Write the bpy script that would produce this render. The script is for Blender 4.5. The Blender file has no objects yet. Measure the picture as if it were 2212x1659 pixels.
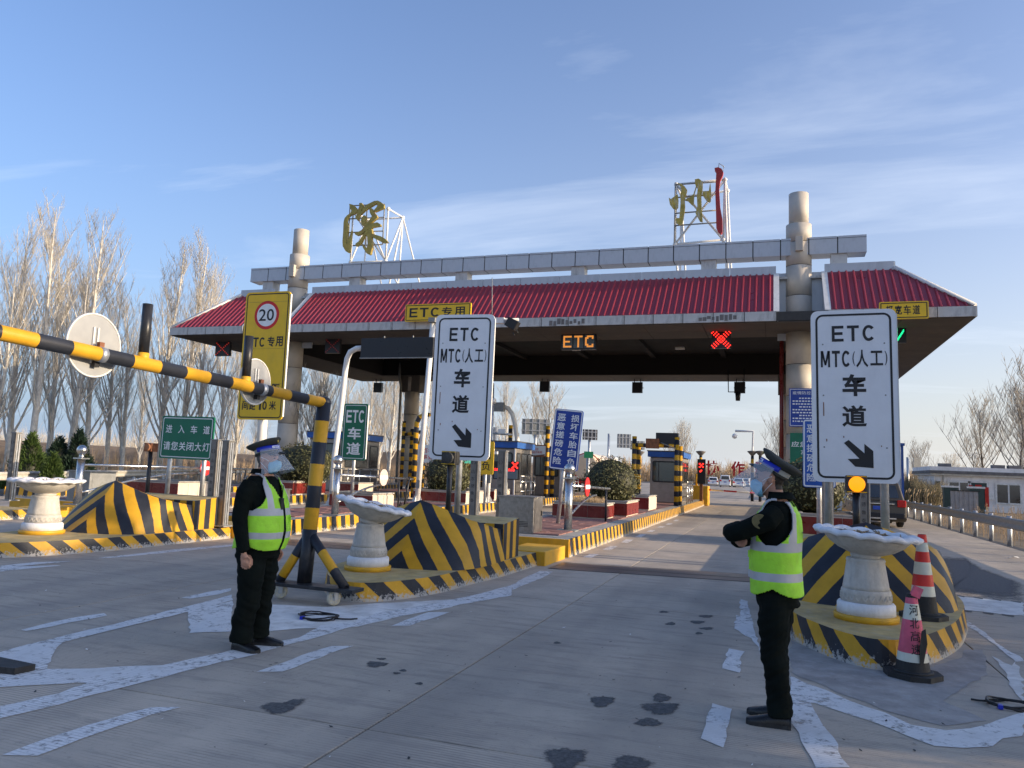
import bpy, math, random
from mathutils import Vector, Matrix
R_ = math.radians
SC = bpy.context.scene
COL = SC.collection

# ------------------------------------------------------------------ camera
F_, CX_, CY_ = 1662.0, 1106.0, 829.5          # focal length and centre in a 2212 x 1659 frame
PITCH, ROLL, YAW, EYE = R_(6.3), R_(2.25), R_(18.9), 1.62
FW = Vector((-math.sin(YAW)*math.cos(PITCH), math.cos(YAW)*math.cos(PITCH), math.sin(PITCH)))
RT0 = Vector((math.cos(YAW), math.sin(YAW), 0)); UP0 = RT0.cross(FW)
RT = RT0*math.cos(ROLL)+UP0*math.sin(ROLL); UP = UP0*math.cos(ROLL)-RT0*math.sin(ROLL)
CAM = Vector((0, 0, EYE))
cd = bpy.data.cameras.new('camera'); cam = bpy.data.objects.new('camera', cd); COL.objects.link(cam)
cd.sensor_width = 36.0; cd.lens = 36.0*F_/2212.0; cd.clip_start = 0.05; cd.clip_end = 3000
cam.matrix_world = Matrix(((RT.x, UP.x, -FW.x, 0), (RT.y, UP.y, -FW.y, 0), (RT.z, UP.z, -FW.z, EYE), (0, 0, 0, 1)))
SC.camera = cam
SC.render.resolution_x = 1024; SC.render.resolution_y = 768

# ------------------------------------------------------------------ sky and sun
SUN_AZ = R_(87.0)      # measured from +Y (the road) towards +X
SUN_EL = R_(13.5)
w = bpy.data.worlds.new('World'); SC.world = w; w.use_nodes = True
nt = w.node_tree; nt.nodes.clear()
def wn(t, **k):
    n = nt.nodes.new(t)
    for a, b in k.items(): setattr(n, a, b)
    return n
def wl(a, b): nt.links.new(a, b)
wo = wn('ShaderNodeOutputWorld'); wb = wn('ShaderNodeBackground'); wb.inputs[1].default_value = 0.115
sk = wn('ShaderNodeTexSky', sky_type='NISHITA'); sk.sun_disc = False
sk.sun_elevation = SUN_EL; sk.sun_rotation = SUN_AZ
sk.altitude = 20; sk.air_density = 1.05; sk.dust_density = 2.2; sk.ozone_density = 2.2
tc = wn('ShaderNodeTexCoord'); sp = wn('ShaderNodeSeparateXYZ'); wl(tc.outputs['Generated'], sp.inputs[0])
dv = wn('ShaderNodeMath', operation='ADD'); dv.inputs[1].default_value = 0.12; wl(sp.outputs[2], dv.inputs[0])
vm = wn('ShaderNodeVectorMath', operation='DIVIDE'); cb = wn('ShaderNodeCombineXYZ')
for i in range(3): wl(dv.outputs[0], cb.inputs[i])
wl(tc.outputs['Generated'], vm.inputs[0]); wl(cb.outputs[0], vm.inputs[1])
mp = wn('ShaderNodeMapping'); mp.inputs['Rotation'].default_value = (0, 0, R_(-28)); mp.inputs['Scale'].default_value = (0.5, 1.5, 0.2)
wl(vm.outputs[0], mp.inputs[0])
nz = wn('ShaderNodeTexNoise'); nz.inputs['Scale'].default_value = 1.1; nz.inputs['Detail'].default_value = 7; nz.inputs['Roughness'].default_value = 0.6; nz.inputs['Distortion'].default_value = 0.5
wl(mp.outputs[0], nz.inputs['Vector'])
cr = wn('ShaderNodeMapRange'); cr.inputs[1].default_value = 0.53; cr.inputs[2].default_value = 0.86; cr.inputs[3].default_value = 0; cr.inputs[4].default_value = 0.5; wl(nz.outputs[0], cr.inputs[0])
mx = wn('ShaderNodeMix', data_type='RGBA'); mx.inputs['B'].default_value = (3.6, 3.9, 4.4, 1)
# pale winter haze low in the sky, whiter towards the sun
hs = wn('ShaderNodeVectorMath', operation='DOT_PRODUCT'); hs.inputs[1].default_value = (math.sin(SUN_AZ), math.cos(SUN_AZ), 0); wl(tc.outputs['Generated'], hs.inputs[0])
hr = wn('ShaderNodeMapRange'); hr.inputs[1].default_value = -.8; hr.inputs[2].default_value = .55; wl(hs.outputs['Value'], hr.inputs[0])
hc_ = wn('ShaderNodeMix', data_type='RGBA'); hc_.inputs['A'].default_value = (1.35, 1.85, 2.6, 1); hc_.inputs['B'].default_value = (3.5, 3.3, 3.0, 1); wl(hr.outputs[0], hc_.inputs['Factor'])
ha = wn('ShaderNodeMath', operation='ABSOLUTE'); wl(sp.outputs[2], ha.inputs[0])
he = wn('ShaderNodeMath', operation='MULTIPLY'); he.inputs[1].default_value = -4.2; wl(ha.outputs[0], he.inputs[0])
hx = wn('ShaderNodeMath', operation='EXPONENT'); wl(he.outputs[0], hx.inputs[0])
hf = wn('ShaderNodeMath', operation='MULTIPLY'); hf.inputs[1].default_value = .93; wl(hx.outputs[0], hf.inputs[0])
tn = wn('ShaderNodeMix', data_type='RGBA', blend_type='MULTIPLY'); tn.inputs['Factor'].default_value = 1; tn.inputs['B'].default_value = (.66, .74, .95, 1); wl(sk.outputs[0], tn.inputs['A'])
hg = wn('ShaderNodeMapRange', interpolation_type='SMOOTHSTEP'); hg.inputs[1].default_value = .34; hg.inputs[2].default_value = .80; hg.inputs[3].default_value = 1; hg.inputs[4].default_value = .12; wl(hs.outputs['Value'], hg.inputs[0])
hk = wn('ShaderNodeMath', operation='MULTIPLY'); wl(hf.outputs[0], hk.inputs[0]); wl(hg.outputs[0], hk.inputs[1])
hm = wn('ShaderNodeMix', data_type='RGBA'); wl(hk.outputs[0], hm.inputs['Factor']); wl(tn.outputs['Result'], hm.inputs['A']); wl(hc_.outputs['Result'], hm.inputs['B'])
wl(cr.outputs[0], mx.inputs['Factor']); wl(hm.outputs['Result'], mx.inputs['A'])
wl(mx.outputs['Result'], wb.inputs[0]); wl(wb.outputs[0], wo.inputs[0])
sd = bpy.data.lights.new('sun', 'SUN'); sd.energy = 2.4; sd.angle = R_(0.53); sd.color = (1.0, 0.80, 0.56)
sun = bpy.data.objects.new('sun', sd); COL.objects.link(sun)
sdir = Vector((math.sin(SUN_AZ)*math.cos(SUN_EL), math.cos(SUN_AZ)*math.cos(SUN_EL), math.sin(SUN_EL)))
sun.rotation_euler = sdir.to_track_quat('Z', 'Y').to_euler(); sun.location = (30, 0, 30)
SC.view_settings.view_transform = 'Standard'; SC.view_settings.look = 'None'; SC.view_settings.gamma = 1.0
SC.view_settings.use_curve_mapping = False; SC.view_settings.exposure = 1.4

# ------------------------------------------------------------------ pixel (2212 wide) -> place
def ray(x, y): return FW+RT*((x-CX_)/F_)-UP*((y-CY_)/F_)
def G(x, y, z=0.0):
    d = ray(x, y); return CAM+d*((z-EYE)/d.z)
def AY(x, y, Y):
    d = ray(x, y); return CAM+d*(Y/d.y)
def AX(x, y, X):
    d = ray(x, y); return CAM+d*(X/d.x)
def AD(x, y, D): return CAM+ray(x, y)*D

# ------------------------------------------------------------------ materials
MATS = {}
def newmat(name):
    m = bpy.data.materials.new(name); m.use_nodes = True; MATS[name] = m
    t = m.node_tree; return m, t, t.nodes['Principled BSDF']
def N(t, ty, **k):
    n = t.nodes.new(ty)
    for a, b in k.items(): setattr(n, a, b)
    return n
def mixc(t, fac, a, b, blend='MIX'):
    n = N(t, 'ShaderNodeMix', data_type='RGBA', blend_type=blend)
    for key, val in (('Factor', fac), ('A', a), ('B', b)):
        s = n.inputs[key] if key != 'Factor' else n.inputs['Factor']
        if isinstance(val, (int, float)): s.default_value = val
        elif isinstance(val, (tuple, list)): s.default_value = tuple(val)+((1,) if len(val) == 3 else ())
        else: t.links.new(val, s)
    return n.outputs['Result']
def noise(t, scale, detail=4, rough=.55, vec=None, dist=0):
    n = N(t, 'ShaderNodeTexNoise'); n.inputs['Scale'].default_value = scale; n.inputs['Detail'].default_value = detail
    n.inputs['Roughness'].default_value = rough; n.inputs['Distortion'].default_value = dist
    if vec is not None: t.links.new(vec, n.inputs['Vector'])
    return n.outputs[0]
def rng(t, v, a, b, c=0., d=1.):
    n = N(t, 'ShaderNodeMapRange')
    for i, x in enumerate((a, b, c, d)): n.inputs[i+1].default_value = x
    t.links.new(v, n.inputs[0]); return n.outputs[0]
def mth(t, op, a, b=None):
    n = N(t, 'ShaderNodeMath', operation=op)
    for i, x in enumerate((a, b)):
        if x is None: continue
        if isinstance(x, (int, float)): n.inputs[i].default_value = x
        else: t.links.new(x, n.inputs[i])
    return n.outputs[0]
def bumpn(t, p, h, strength=.3, dist=.01):
    b = N(t, 'ShaderNodeBump'); b.inputs['Strength'].default_value = strength; b.inputs['Distance'].default_value = dist
    t.links.new(h, b.inputs['Height']); t.links.new(b.outputs[0], p.inputs['Normal'])
def scalec(c, k): return tuple(min(1, max(0, x*k)) for x in c)
def M(name, col, rough=.55, metal=0., var=.18, vs=6., bump=0., bs=60., dirt=0., dirtc=(.12, .1, .08), spec=.4, coat=0., world=False):
    m, t, p = newmat(name)
    if world: vec = N(t, 'ShaderNodeNewGeometry').outputs['Position']
    else: vec = N(t, 'ShaderNodeTexCoord').outputs['Object']
    n1 = noise(t, vs, 5, .6, vec)
    c = mixc(t, rng(t, n1, .3, .7), scalec(col, 1-var), scalec(col, 1+var))
    if dirt > 0:
        mpn = N(t, 'ShaderNodeMapping'); mpn.inputs['Scale'].default_value = (1, 1, .35); t.links.new(vec, mpn.inputs[0])
        n2 = noise(t, vs*1.7, 8, .7, mpn.outputs[0])
        c = mixc(t, rng(t, n2, .5, .78, 0, dirt), c, dirtc)
    t.links.new(c, p.inputs['Base Color'])
    p.inputs['Metallic'].default_value = metal; p.inputs['Specular IOR Level'].default_value = spec
    t.links.new(rng(t, n1, .25, .75, max(.02, rough-.1), min(1, rough+.1)), p.inputs['Roughness'])
    if coat: p.inputs['Coat Weight'].default_value = coat
    if bump > 0: bumpn(t, p, noise(t, bs, 3, .6, vec), bump, .01)
    return m
def EM(name, col, strength, base=(.02, .02, .02)):
    m, t, p = newmat(name); p.inputs['Base Color'].default_value = base+(1,)
    p.inputs['Emission Color'].default_value = col+(1,); p.inputs['Emission Strength'].default_value = strength
    return m
YEL = (.62, .33, .02); BLK = (.016, .018, .024)
def HAZ(name, period, duty=.5, phase=0., wear=.35, slant=0., base_wear=False, rough=.5):
    """Yellow and black bands along UV.x (metres)."""
    m, t, p = newmat(name)
    uv = N(t, 'ShaderNodeUVMap').outputs[0]; s = N(t, 'ShaderNodeSeparateXYZ'); t.links.new(uv, s.inputs[0])
    vec = N(t, 'ShaderNodeTexCoord').outputs['Object']
    u = s.outputs[0]
    if slant: u = mth(t, 'ADD', u, mth(t, 'MULTIPLY', s.outputs[1], slant))
    edge = mth(t, 'MULTIPLY', mth(t, 'SUBTRACT', noise(t, 14, 3, .6, vec), .5), .02)
    fr = mth(t, 'FRACT', mth(t, 'ADD', mth(t, 'DIVIDE', mth(t, 'ADD', u, edge), period), phase))
    st = mth(t, 'LESS_THAN', fr, duty)
    n1 = noise(t, 3.5, 6, .6, vec); n2 = noise(t, 26, 6, .7, vec)
    ye = mixc(t, rng(t, n1, .3, .7), scalec(YEL, .8), scalec(YEL, 1.12)); bk = mixc(t, rng(t, n1, .3, .7), BLK, scalec(BLK, 1.9))
    c = mixc(t, st, ye, bk)
    # chipped paint down to concrete, more of it near the bottom edge
    if base_wear: th = rng(t, s.outputs[1], 0., .17, .34, .0)
    chip = rng(t, n2, .66, .72, 0, wear)
    c = mixc(t, chip, c, (.42, .40, .37))
    if base_wear:
        lim = mth(t, 'ADD', n2, th)
        c = mixc(t, rng(t, lim, .70, .80, 0, .9), c, (.45, .43, .40))
    t.links.new(c, p.inputs['Base Color']); p.inputs['Roughness'].default_value = rough; p.inputs['Specular IOR Level'].default_value = .3
    bumpn(t, p, noise(t, 40, 4, .6, vec), .15, .01)
    return m

# concrete road: transverse grooves, stains, slab-to-slab tone
def concrete_road(name):
    m, t, p = newmat(name)
    pos = N(t, 'ShaderNodeNewGeometry').outputs['Position']
    big = noise(t, .22, 5, .6, pos, .6); mid = noise(t, 1.7, 6, .65, pos); fine = noise(t, 60, 3, .7, pos)
    mpn = N(t, 'ShaderNodeMapping'); mpn.inputs['Scale'].default_value = (.9, 5.5, 1); t.links.new(pos, mpn.inputs[0])
    streak = noise(t, 1.6, 7, .7, mpn.outputs[0], .4)
    mpt = N(t, 'ShaderNodeMapping'); mpt.inputs['Scale'].default_value = (1.1, .05, 1); t.links.new(pos, mpt.inputs[0])
    tyre = noise(t, 1.0, 3, .5, mpt.outputs[0])
    oi = N(t, 'ShaderNodeObjectInfo')
    c = mixc(t, rng(t, big, .3, .7), (.36, .305, .245), (.54, .46, .365))
    pit = noise(t, 17, 5, .75, pos)
    c = mixc(t, rng(t, pit, .56, .68, 0, .55), c, (.15, .135, .12))
    c = mixc(t, rng(t, mid, .42, .68, 0, .6), c, (.60, .51, .40))
    c = mixc(t, rng(t, streak, .50, .68, 0, .6), c, (.15, .14, .13))
    c = mixc(t, rng(t, tyre, .48, .7, 0, .5), c, (.14, .135, .13))
    c = mixc(t, rng(t, fine, .58, .78, 0, .6), c, (.085, .082, .08))
    c = mixc(t, .28, c, mixc(t, oi.outputs['Random'], (.29, .255, .21), (.62, .53, .42)))
    s = N(t, 'ShaderNodeSeparateXYZ'); t.links.new(pos, s.inputs[0])
    wob = mth(t, 'MULTIPLY', mth(t, 'SUBTRACT', noise(t, 1.3, 2, .5, pos), .5), .05)
    gy = mth(t, 'FRACT', mth(t, 'DIVIDE', mth(t, 'ADD', mth(t, 'ADD', s.outputs[1], mth(t, 'MULTIPLY', s.outputs[0], .03)), wob), .034))
    gr = mth(t, 'LESS_THAN', gy, .22)
    grm = mth(t, 'MULTIPLY', gr, rng(t, noise(t, .9, 4, .6, pos), .42, .6))
    c = mixc(t, mth(t, 'MULTIPLY', grm, .42), c, (.06, .058, .056))
    t.links.new(c, p.inputs['Base Color'])
    t.links.new(rng(t, mid, .3, .7, .62, .85), p.inputs['Roughness']); p.inputs['Specular IOR Level'].default_value = .3
    h = mth(t, 'SUBTRACT', mth(t, 'ADD', fine, mth(t, 'MULTIPLY', mid, .5)), mth(t, 'MULTIPLY', grm, .8))
    bumpn(t, p, h, .35, .006)
    return m
def worn_white(name):
    m, t, p = newmat(name)
    pos = N(t, 'ShaderNodeNewGeometry').outputs['Position']
    a = noise(t, 2.2, 6, .65, pos); b = noise(t, 13, 7, .75, pos)
    c = mixc(t, rng(t, a, .3, .7), (.58, .575, .56), (.80, .79, .77))
    c = mixc(t, rng(t, noise(t, 6, 6, .7, pos), .52, .72, 0, .5), c, (.40, .37, .33))
    s = N(t, 'ShaderNodeSeparateXYZ'); t.links.new(pos, s.inputs[0])
    gy = mth(t, 'LESS_THAN', mth(t, 'FRACT', mth(t, 'DIVIDE', mth(t, 'ADD', s.outputs[1], mth(t, 'MULTIPLY', s.outputs[0], .03)), .034)), .3)
    c = mixc(t, mth(t, 'MULTIPLY', gy, rng(t, a, .42, .6, .08, .5)), c, (.22, .2, .18))
    t.links.new(c, p.inputs['Base Color']); p.inputs['Roughness'].default_value = .7
    t.links.new(rng(t, mth(t, 'ADD', b, mth(t, 'MULTIPLY', a, .55)), .80, .98, 1., .06), p.inputs['Alpha'])
    bumpn(t, p, b, .2, .004)
    return m
def patchmat(name, col):
    """dark patch: fades out unevenly towards its rim (UV.x runs 0 centre .. 1 rim)"""
    m, t, p = newmat(name)
    pos = N(t, 'ShaderNodeNewGeometry').outputs['Position']; uv = N(t, 'ShaderNodeUVMap').outputs[0]; s = N(t, 'ShaderNodeSeparateXYZ'); t.links.new(uv, s.inputs[0])
    n = noise(t, 30, 6, .75, pos); n2 = noise(t, 6, 4, .6, pos)
    t.links.new(mixc(t, rng(t, n, .35, .65), scalec(col, .6), scalec(col, 1.9)), p.inputs['Base Color']); p.inputs['Roughness'].default_value = .9
    e = mth(t, 'ADD', s.outputs[0], mth(t, 'MULTIPLY', mth(t, 'SUBTRACT', mth(t, 'ADD', mth(t, 'MULTIPLY', n, .6), mth(t, 'MULTIPLY', n2, .4)), .5), 1.1))
    t.links.new(rng(t, e, .66, .92, .93, 0.), p.inputs['Alpha'])
    bumpn(t, p, n, .6, .006); return m
def foliage(name, c1, c2, trans=.15):
    m, t, p = newmat(name)
    pos = N(t, 'ShaderNodeNewGeometry').outputs['Position']
    n = noise(t, 9, 3, .6, pos); n2 = noise(t, 60, 2, .6, pos)
    c = mixc(t, rng(t, mth(t, 'ADD', mth(t, 'MULTIPLY', n, .5), mth(t, 'MULTIPLY', n2, .5)), .38, .62), c1, c2)
    t.links.new(c, p.inputs['Base Color']); p.inputs['Roughness'].default_value = .55
    p.inputs['Specular IOR Level'].default_value = .3
    return m
def glassmat(name, col, alpha):
    m, t, p = newmat(name); p.inputs['Base Color'].default_value = col+(1,); p.inputs['Roughness'].default_value = .06
    p.inputs['Alpha'].default_value = alpha; p.inputs['Specular IOR Level'].default_value = .8
    return m

concrete_road('road_concrete'); worn_white('marking_white')
M('road_base', (.10, .095, .09), .9, vs=2, world=True)
M('asphalt', (.055, .056, .06), .8, vs=3, var=.35, bump=.4, bs=120, world=True)
patchmat('asphalt_patch', (.07, .07, .07)); patchmat('painted_shade', (.075, .075, .078))  # second material carries tree shade in its colour
M('chalk', (.66, .64, .60), .9, vs=3, var=.25, dirt=.9, dirtc=(.36, .32, .27), world=True)
M('earth', (.17, .135, .095), .95, vs=.8, var=.35, dirt=.6, dirtc=(.26, .21, .14), bump=.6, bs=20, world=True)
M('kerb_concrete', (.36, .34, .30), .85, vs=5, var=.25, dirt=.5, bump=.3, bs=60)
M('nose_top', (.46, .34, .14), .75, vs=5, var=.3, dirt=.85, dirtc=(.42, .37, .29), bump=.3, bs=50)
M('yellow_paint', (.62, .34, .02), .5, vs=5, var=.15, dirt=.45, dirtc=(.35, .25, .1), bump=.15, bs=40)
M('black_paint', (.018, .019, .022), .38, vs=8, var=.3, dirt=.25, dirtc=(.2, .19, .18))
M('paver_red', (.27, .135, .115), .85, vs=3, var=.3, dirt=.5, dirtc=(.3, .27, .24), bump=.5, bs=70, world=True)
HAZ('hazard_kerb', .50, .5, wear=.3, slant=1.2, base_wear=True); HAZ('hazard_kerb_square', .42, .5, wear=.3, base_wear=True)
HAZ('hazard_nose', .40, .5, wear=.12); HAZ('hazard_tube', .44, .5, wear=.12, phase=.1); HAZ('hazard_post', .52, .5, wear=.1, phase=.327)
HAZ('hazard_boom', .585, .5, wear=.12, phase=.436); HAZ('hazard_brace', .62, .55, wear=.15, phase=.06)
M('urn_stone', (.52, .49, .44), .8, vs=7, var=.18, dirt=.6, dirtc=(.25, .23, .2), bump=.35, bs=45)
M('urn_white', (.72, .72, .73), .7, vs=7, var=.12, dirt=.5, dirtc=(.4, .39, .38), bump=.25, bs=45)
M('soil', (.10, .072, .048), .95, vs=14, var=.4, bump=.8, bs=30)
M('steel', (.55, .55, .54), .28, 1., vs=5, var=.12); M('steel_brushed', (.33, .31, .29), .38, .9, vs=12, var=.2, dirt=.3)
M('steel_worn', (.22, .205, .19), .5, .6, vs=6, var=.25, dirt=.5, dirtc=(.2, .17, .14))
M('galv', (.45, .47, .49), .45, .7, vs=10, var=.18, dirt=.25, dirtc=(.3, .29, .27)); M('galv_dull', (.26, .265, .26), .6, .35, vs=7, var=.2, dirt=.4, dirtc=(.22, .2, .17))
M('white_tube', (.72, .71, .68), .42, vs=6, var=.08, dirt=.25, dirtc=(.45, .42, .38))
M('sign_white', (.76, .77, .79), .42, vs=3, var=.05, dirt=.12, dirtc=(.4, .4, .42)); M('sign_black', (.013, .014, .018), .45, vs=5)
M('sign_yellow', (.78, .49, .02), .45, vs=3, var=.08, dirt=.15, dirtc=(.4, .3, .1)); M('sign_green', (.005, .14, .075), .4, vs=3, var=.1, dirt=.15, dirtc=(.1, .25, .18))
M('sign_blue', (.014, .05, .30), .4, vs=4, var=.2, dirt=.35, dirtc=(.06, .10, .30)); M('sign_red', (.60, .02, .02), .45, vs=4, var=.1)
M('sign_blue_worn', (.02, .10, .42), .4, vs=4, var=.2, dirt=.7, dirtc=(.35, .42, .55))
M('sign_grey_back', (.33, .335, .335), .5, .2, vs=5, var=.1, dirt=.35, dirtc=(.42, .41, .39)); M('text_white', (.78, .80, .80), .5, vs=6, var=.06)
M('alu_panel', (.46, .49, .53), .4, .2, vs=1.2, var=.08, dirt=.4, dirtc=(.2, .2, .2)); M('alu_stained', (.50, .50, .49), .55, .05, vs=1.6, var=.12, dirt=.85, dirtc=(.13, .125, .12))
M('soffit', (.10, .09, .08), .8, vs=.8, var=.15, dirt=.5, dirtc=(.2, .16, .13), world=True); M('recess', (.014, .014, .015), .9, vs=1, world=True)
M('column_clad', (.50, .455, .39), .6, vs=1.5, var=.1, dirt=.35, dirtc=(.3, .27, .24)); M('joint_dark', (.05, .05, .05), .9)
M('roof_red', (.27, .03, .048), .34, .0, vs=1.2, var=.12, dirt=.2, dirtc=(.2, .03, .05), spec=.5); M('white_trim', (.72, .70, .66), .5, vs=3, var=.06, dirt=.3)
M('gold', (.36, .28, .07), .5, .35, vs=3, var=.25, dirt=.4, dirtc=(.35, .08, .06)); M('gold_flaked', (.42, .31, .06), .5, .2, vs=4, var=.3, dirt=.95, dirtc=(.55, .57, .58)); M('letter_red', (.36, .03, .03), .5, vs=3, var=.2)
M('tile_red', (.17, .018, .014), .3, vs=3, var=.25, dirt=.25, dirtc=(.3, .2, .16)); M('tile_cream', (.60, .52, .42), .6, vs=3, var=.12, dirt=.3)
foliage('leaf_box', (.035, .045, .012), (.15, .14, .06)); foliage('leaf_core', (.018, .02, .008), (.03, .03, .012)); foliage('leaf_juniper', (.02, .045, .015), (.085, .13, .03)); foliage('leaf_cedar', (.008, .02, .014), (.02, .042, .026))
M('bark_pale', (.60, .56, .49), .9, vs=3, var=.3, dirt=.5, dirtc=(.16, .14, .12)); M('bark_dark', (.10, .085, .07), .9, vs=3, var=.3); M('twig', (.40, .36, .30), .9, vs=2, var=.25); M('twig_tan', (.36, .26, .16), .9, vs=2, var=.3); M('reed', (.34, .25, .15), .9, vs=2, var=.25)
M('lamp_box', (.03, .028, .024), .5, vs=8); M('rust', (.22, .09, .045), .85, vs=10, var=.35, dirt=.4, dirtc=(.1, .05, .03)); M('lens_rust', (.36, .16, .08), .8, vs=30, var=.3); M('lens_dark', (.05, .05, .05), .5, vs=40, var=.3)
EM('amber_lit', (1.0, .27, .0), .62, (.5, .2, .02)); EM('led_red', (1, .02, .012), 1.6); EM('led_red_dim', (1, .05, .02), .22, (.2, .02, .02)); EM('led_green', (.01, .85, .28), .8); EM('led_amber', (1, .36, .06), .33, (.3, .15, .05)); EM('led_blue', (.05, .08, 1), 1.2)
M('led_board', (.012, .013, .018), .35, vs=8); M('led_face', (.13, .165, .19), .5, vs=40, var=.25)
M('cone_red', (.62, .03, .025), .45, vs=6, var=.15, dirt=.3); M('cone_white', (.62, .62, .52), .5, vs=8, var=.1, dirt=.35, dirtc=(.35, .33, .25)); M('cone_pink', (.62, .10, .16), .6, vs=5, var=.3, dirt=.4, dirtc=(.65, .5, .5)); M('rubber', (.022, .022, .022), .7, vs=8, var=.3, dirt=.35, dirtc=(.12, .115, .11))
M('skin', (.46, .25, .17), .55, vs=12, var=.1); M('skin_dark', (.40, .215, .15), .55, vs=12, var=.1); M('uniform', (.006, .0085, .0075), .9, vs=5, var=.4, bump=.6, bs=9, spec=.08); M('hair', (.012, .011, .01), .6); M('hair_grey', (.09, .085, .08), .7, vs=30, var=.3)
M('cap_cloth', (.04, .042, .036), .85, vs=10); M('cap_band', (.36, .38, .36), .6, vs=10); M('shield_blue', (.012, .03, .42), .4); M('shield_text', (.75, .78, .82), .5); M('mask_blue', (.20, .48, .66), .8, vs=25, var=.1, bump=.3, bs=40); M('leather', (.012, .012, .013), .3, vs=8)
M('vest_yellow', (.36, .74, .04), .65, vs=7, var=.16, bump=1., bs=11); M('vest_tape', (.42, .43, .45), .45, vs=9, var=.12); M('patch_olive', (.12, .11, .05), .7, vs=20, var=.3)
glassmat('shield_clear', (.80, .85, .9), .27); M('glass_dark', (.03, .035, .04), .08, vs=1.5, var=.4, spec=.9); M('glass_green', (.055, .075, .07), .1, vs=1.2, var=.4, spec=.8); M('booth_steel', (.30, .27, .24), .45, .55, vs=3, var=.18, dirt=.35, dirtc=(.2, .17, .14)); M('booth_dark', (.10, .095, .095), .5, .3, vs=3); M('booth_blue', (.02, .10, .36), .5, vs=2, var=.15)
M('car_white', (.72, .73, .74), .25, vs=2, var=.03, coat=.6); M('car_bronze', (.085, .07, .05), .42, .2, vs=2, var=.06, coat=.15); M('tyre', (.018, .018, .018), .8); M('tail_red', (.45, .01, .01), .2); M('chrome', (.6, .6, .6), .15, 1.); M('plate_blue', (.03, .08, .4), .4)
M('truck_yellow', (.62, .28, .02), .4, vs=3, var=.1); M('tank_cream', (.80, .66, .50), .4, vs=2, var=.06); M('truck_green', (.02, .25, .2), .4); M('truck_white', (.7, .7, .7), .4)
M('house_wall', (.80, .77, .74), .9, vs=1.5, var=.12, dirt=.45, dirtc=(.36, .34, .33)); M('house_dark', (.16, .15, .145), .9, vs=3, var=.3); M('house_white', (.7, .69, .66), .8, dirt=.2); M('door_green', (.035, .06, .055), .6); M('corr_iron', (.30, .29, .30), .6, .3, vs=3, var=.2, dirt=.6, dirtc=(.36, .22, .12)); M('red_paper', (.5, .03, .02), .8)
M('banner', (.72, .72, .68), .6, vs=2, var=.06); M('letter_scarlet', (.52, .015, .015), .6); M('cable', (.016, .016, .018), .5); M('plastic_red', (.45, .02, .02), .5); M('litter', (.75, .74, .7), .9); M('blue_post', (.03, .09, .35), .5); M('pale_blue_board', (.42, .52, .66), .5, vs=2)
EM('led_red_dim2', (1, .05, .02), .05, (.12, .02, .02)); M('disc_peeling', (.62, .52, .44), .6, vs=5, var=.1, dirt=.9, dirtc=(.6, .06, .03))
M('castor_tyre', (.55, .52, .42), .5, vs=10, dirt=.4)
m, t, p = newmat('barrier_stripes'); uv = N(t, 'ShaderNodeUVMap').outputs[0]; s_ = N(t, 'ShaderNodeSeparateXYZ'); t.links.new(uv, s_.inputs[0]); t.links.new(mixc(t, mth(t, 'LESS_THAN', mth(t, 'FRACT', mth(t, 'DIVIDE', s_.outputs[0], 1.4)), .5), (.7, .68, .65), (.5, .03, .03)), p.inputs['Base Color'])
M('earth_brown', (.20, .14, .085), .95, vs=.5, var=.35, dirt=.5, dirtc=(.11, .08, .05), world=True); M('twig_olive', (.20, .17, .10), .9, vs=2, var=.3)
HAZ('lamp_bands', 1.5, .35, wear=.05)
M('galv_sunlit', (.56, .53, .46), .5, .2, vs=5, var=.12, dirt=.3, dirtc=(.35, .32, .27))  # paler copy of the rail steel, sunlight put into the colour

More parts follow.
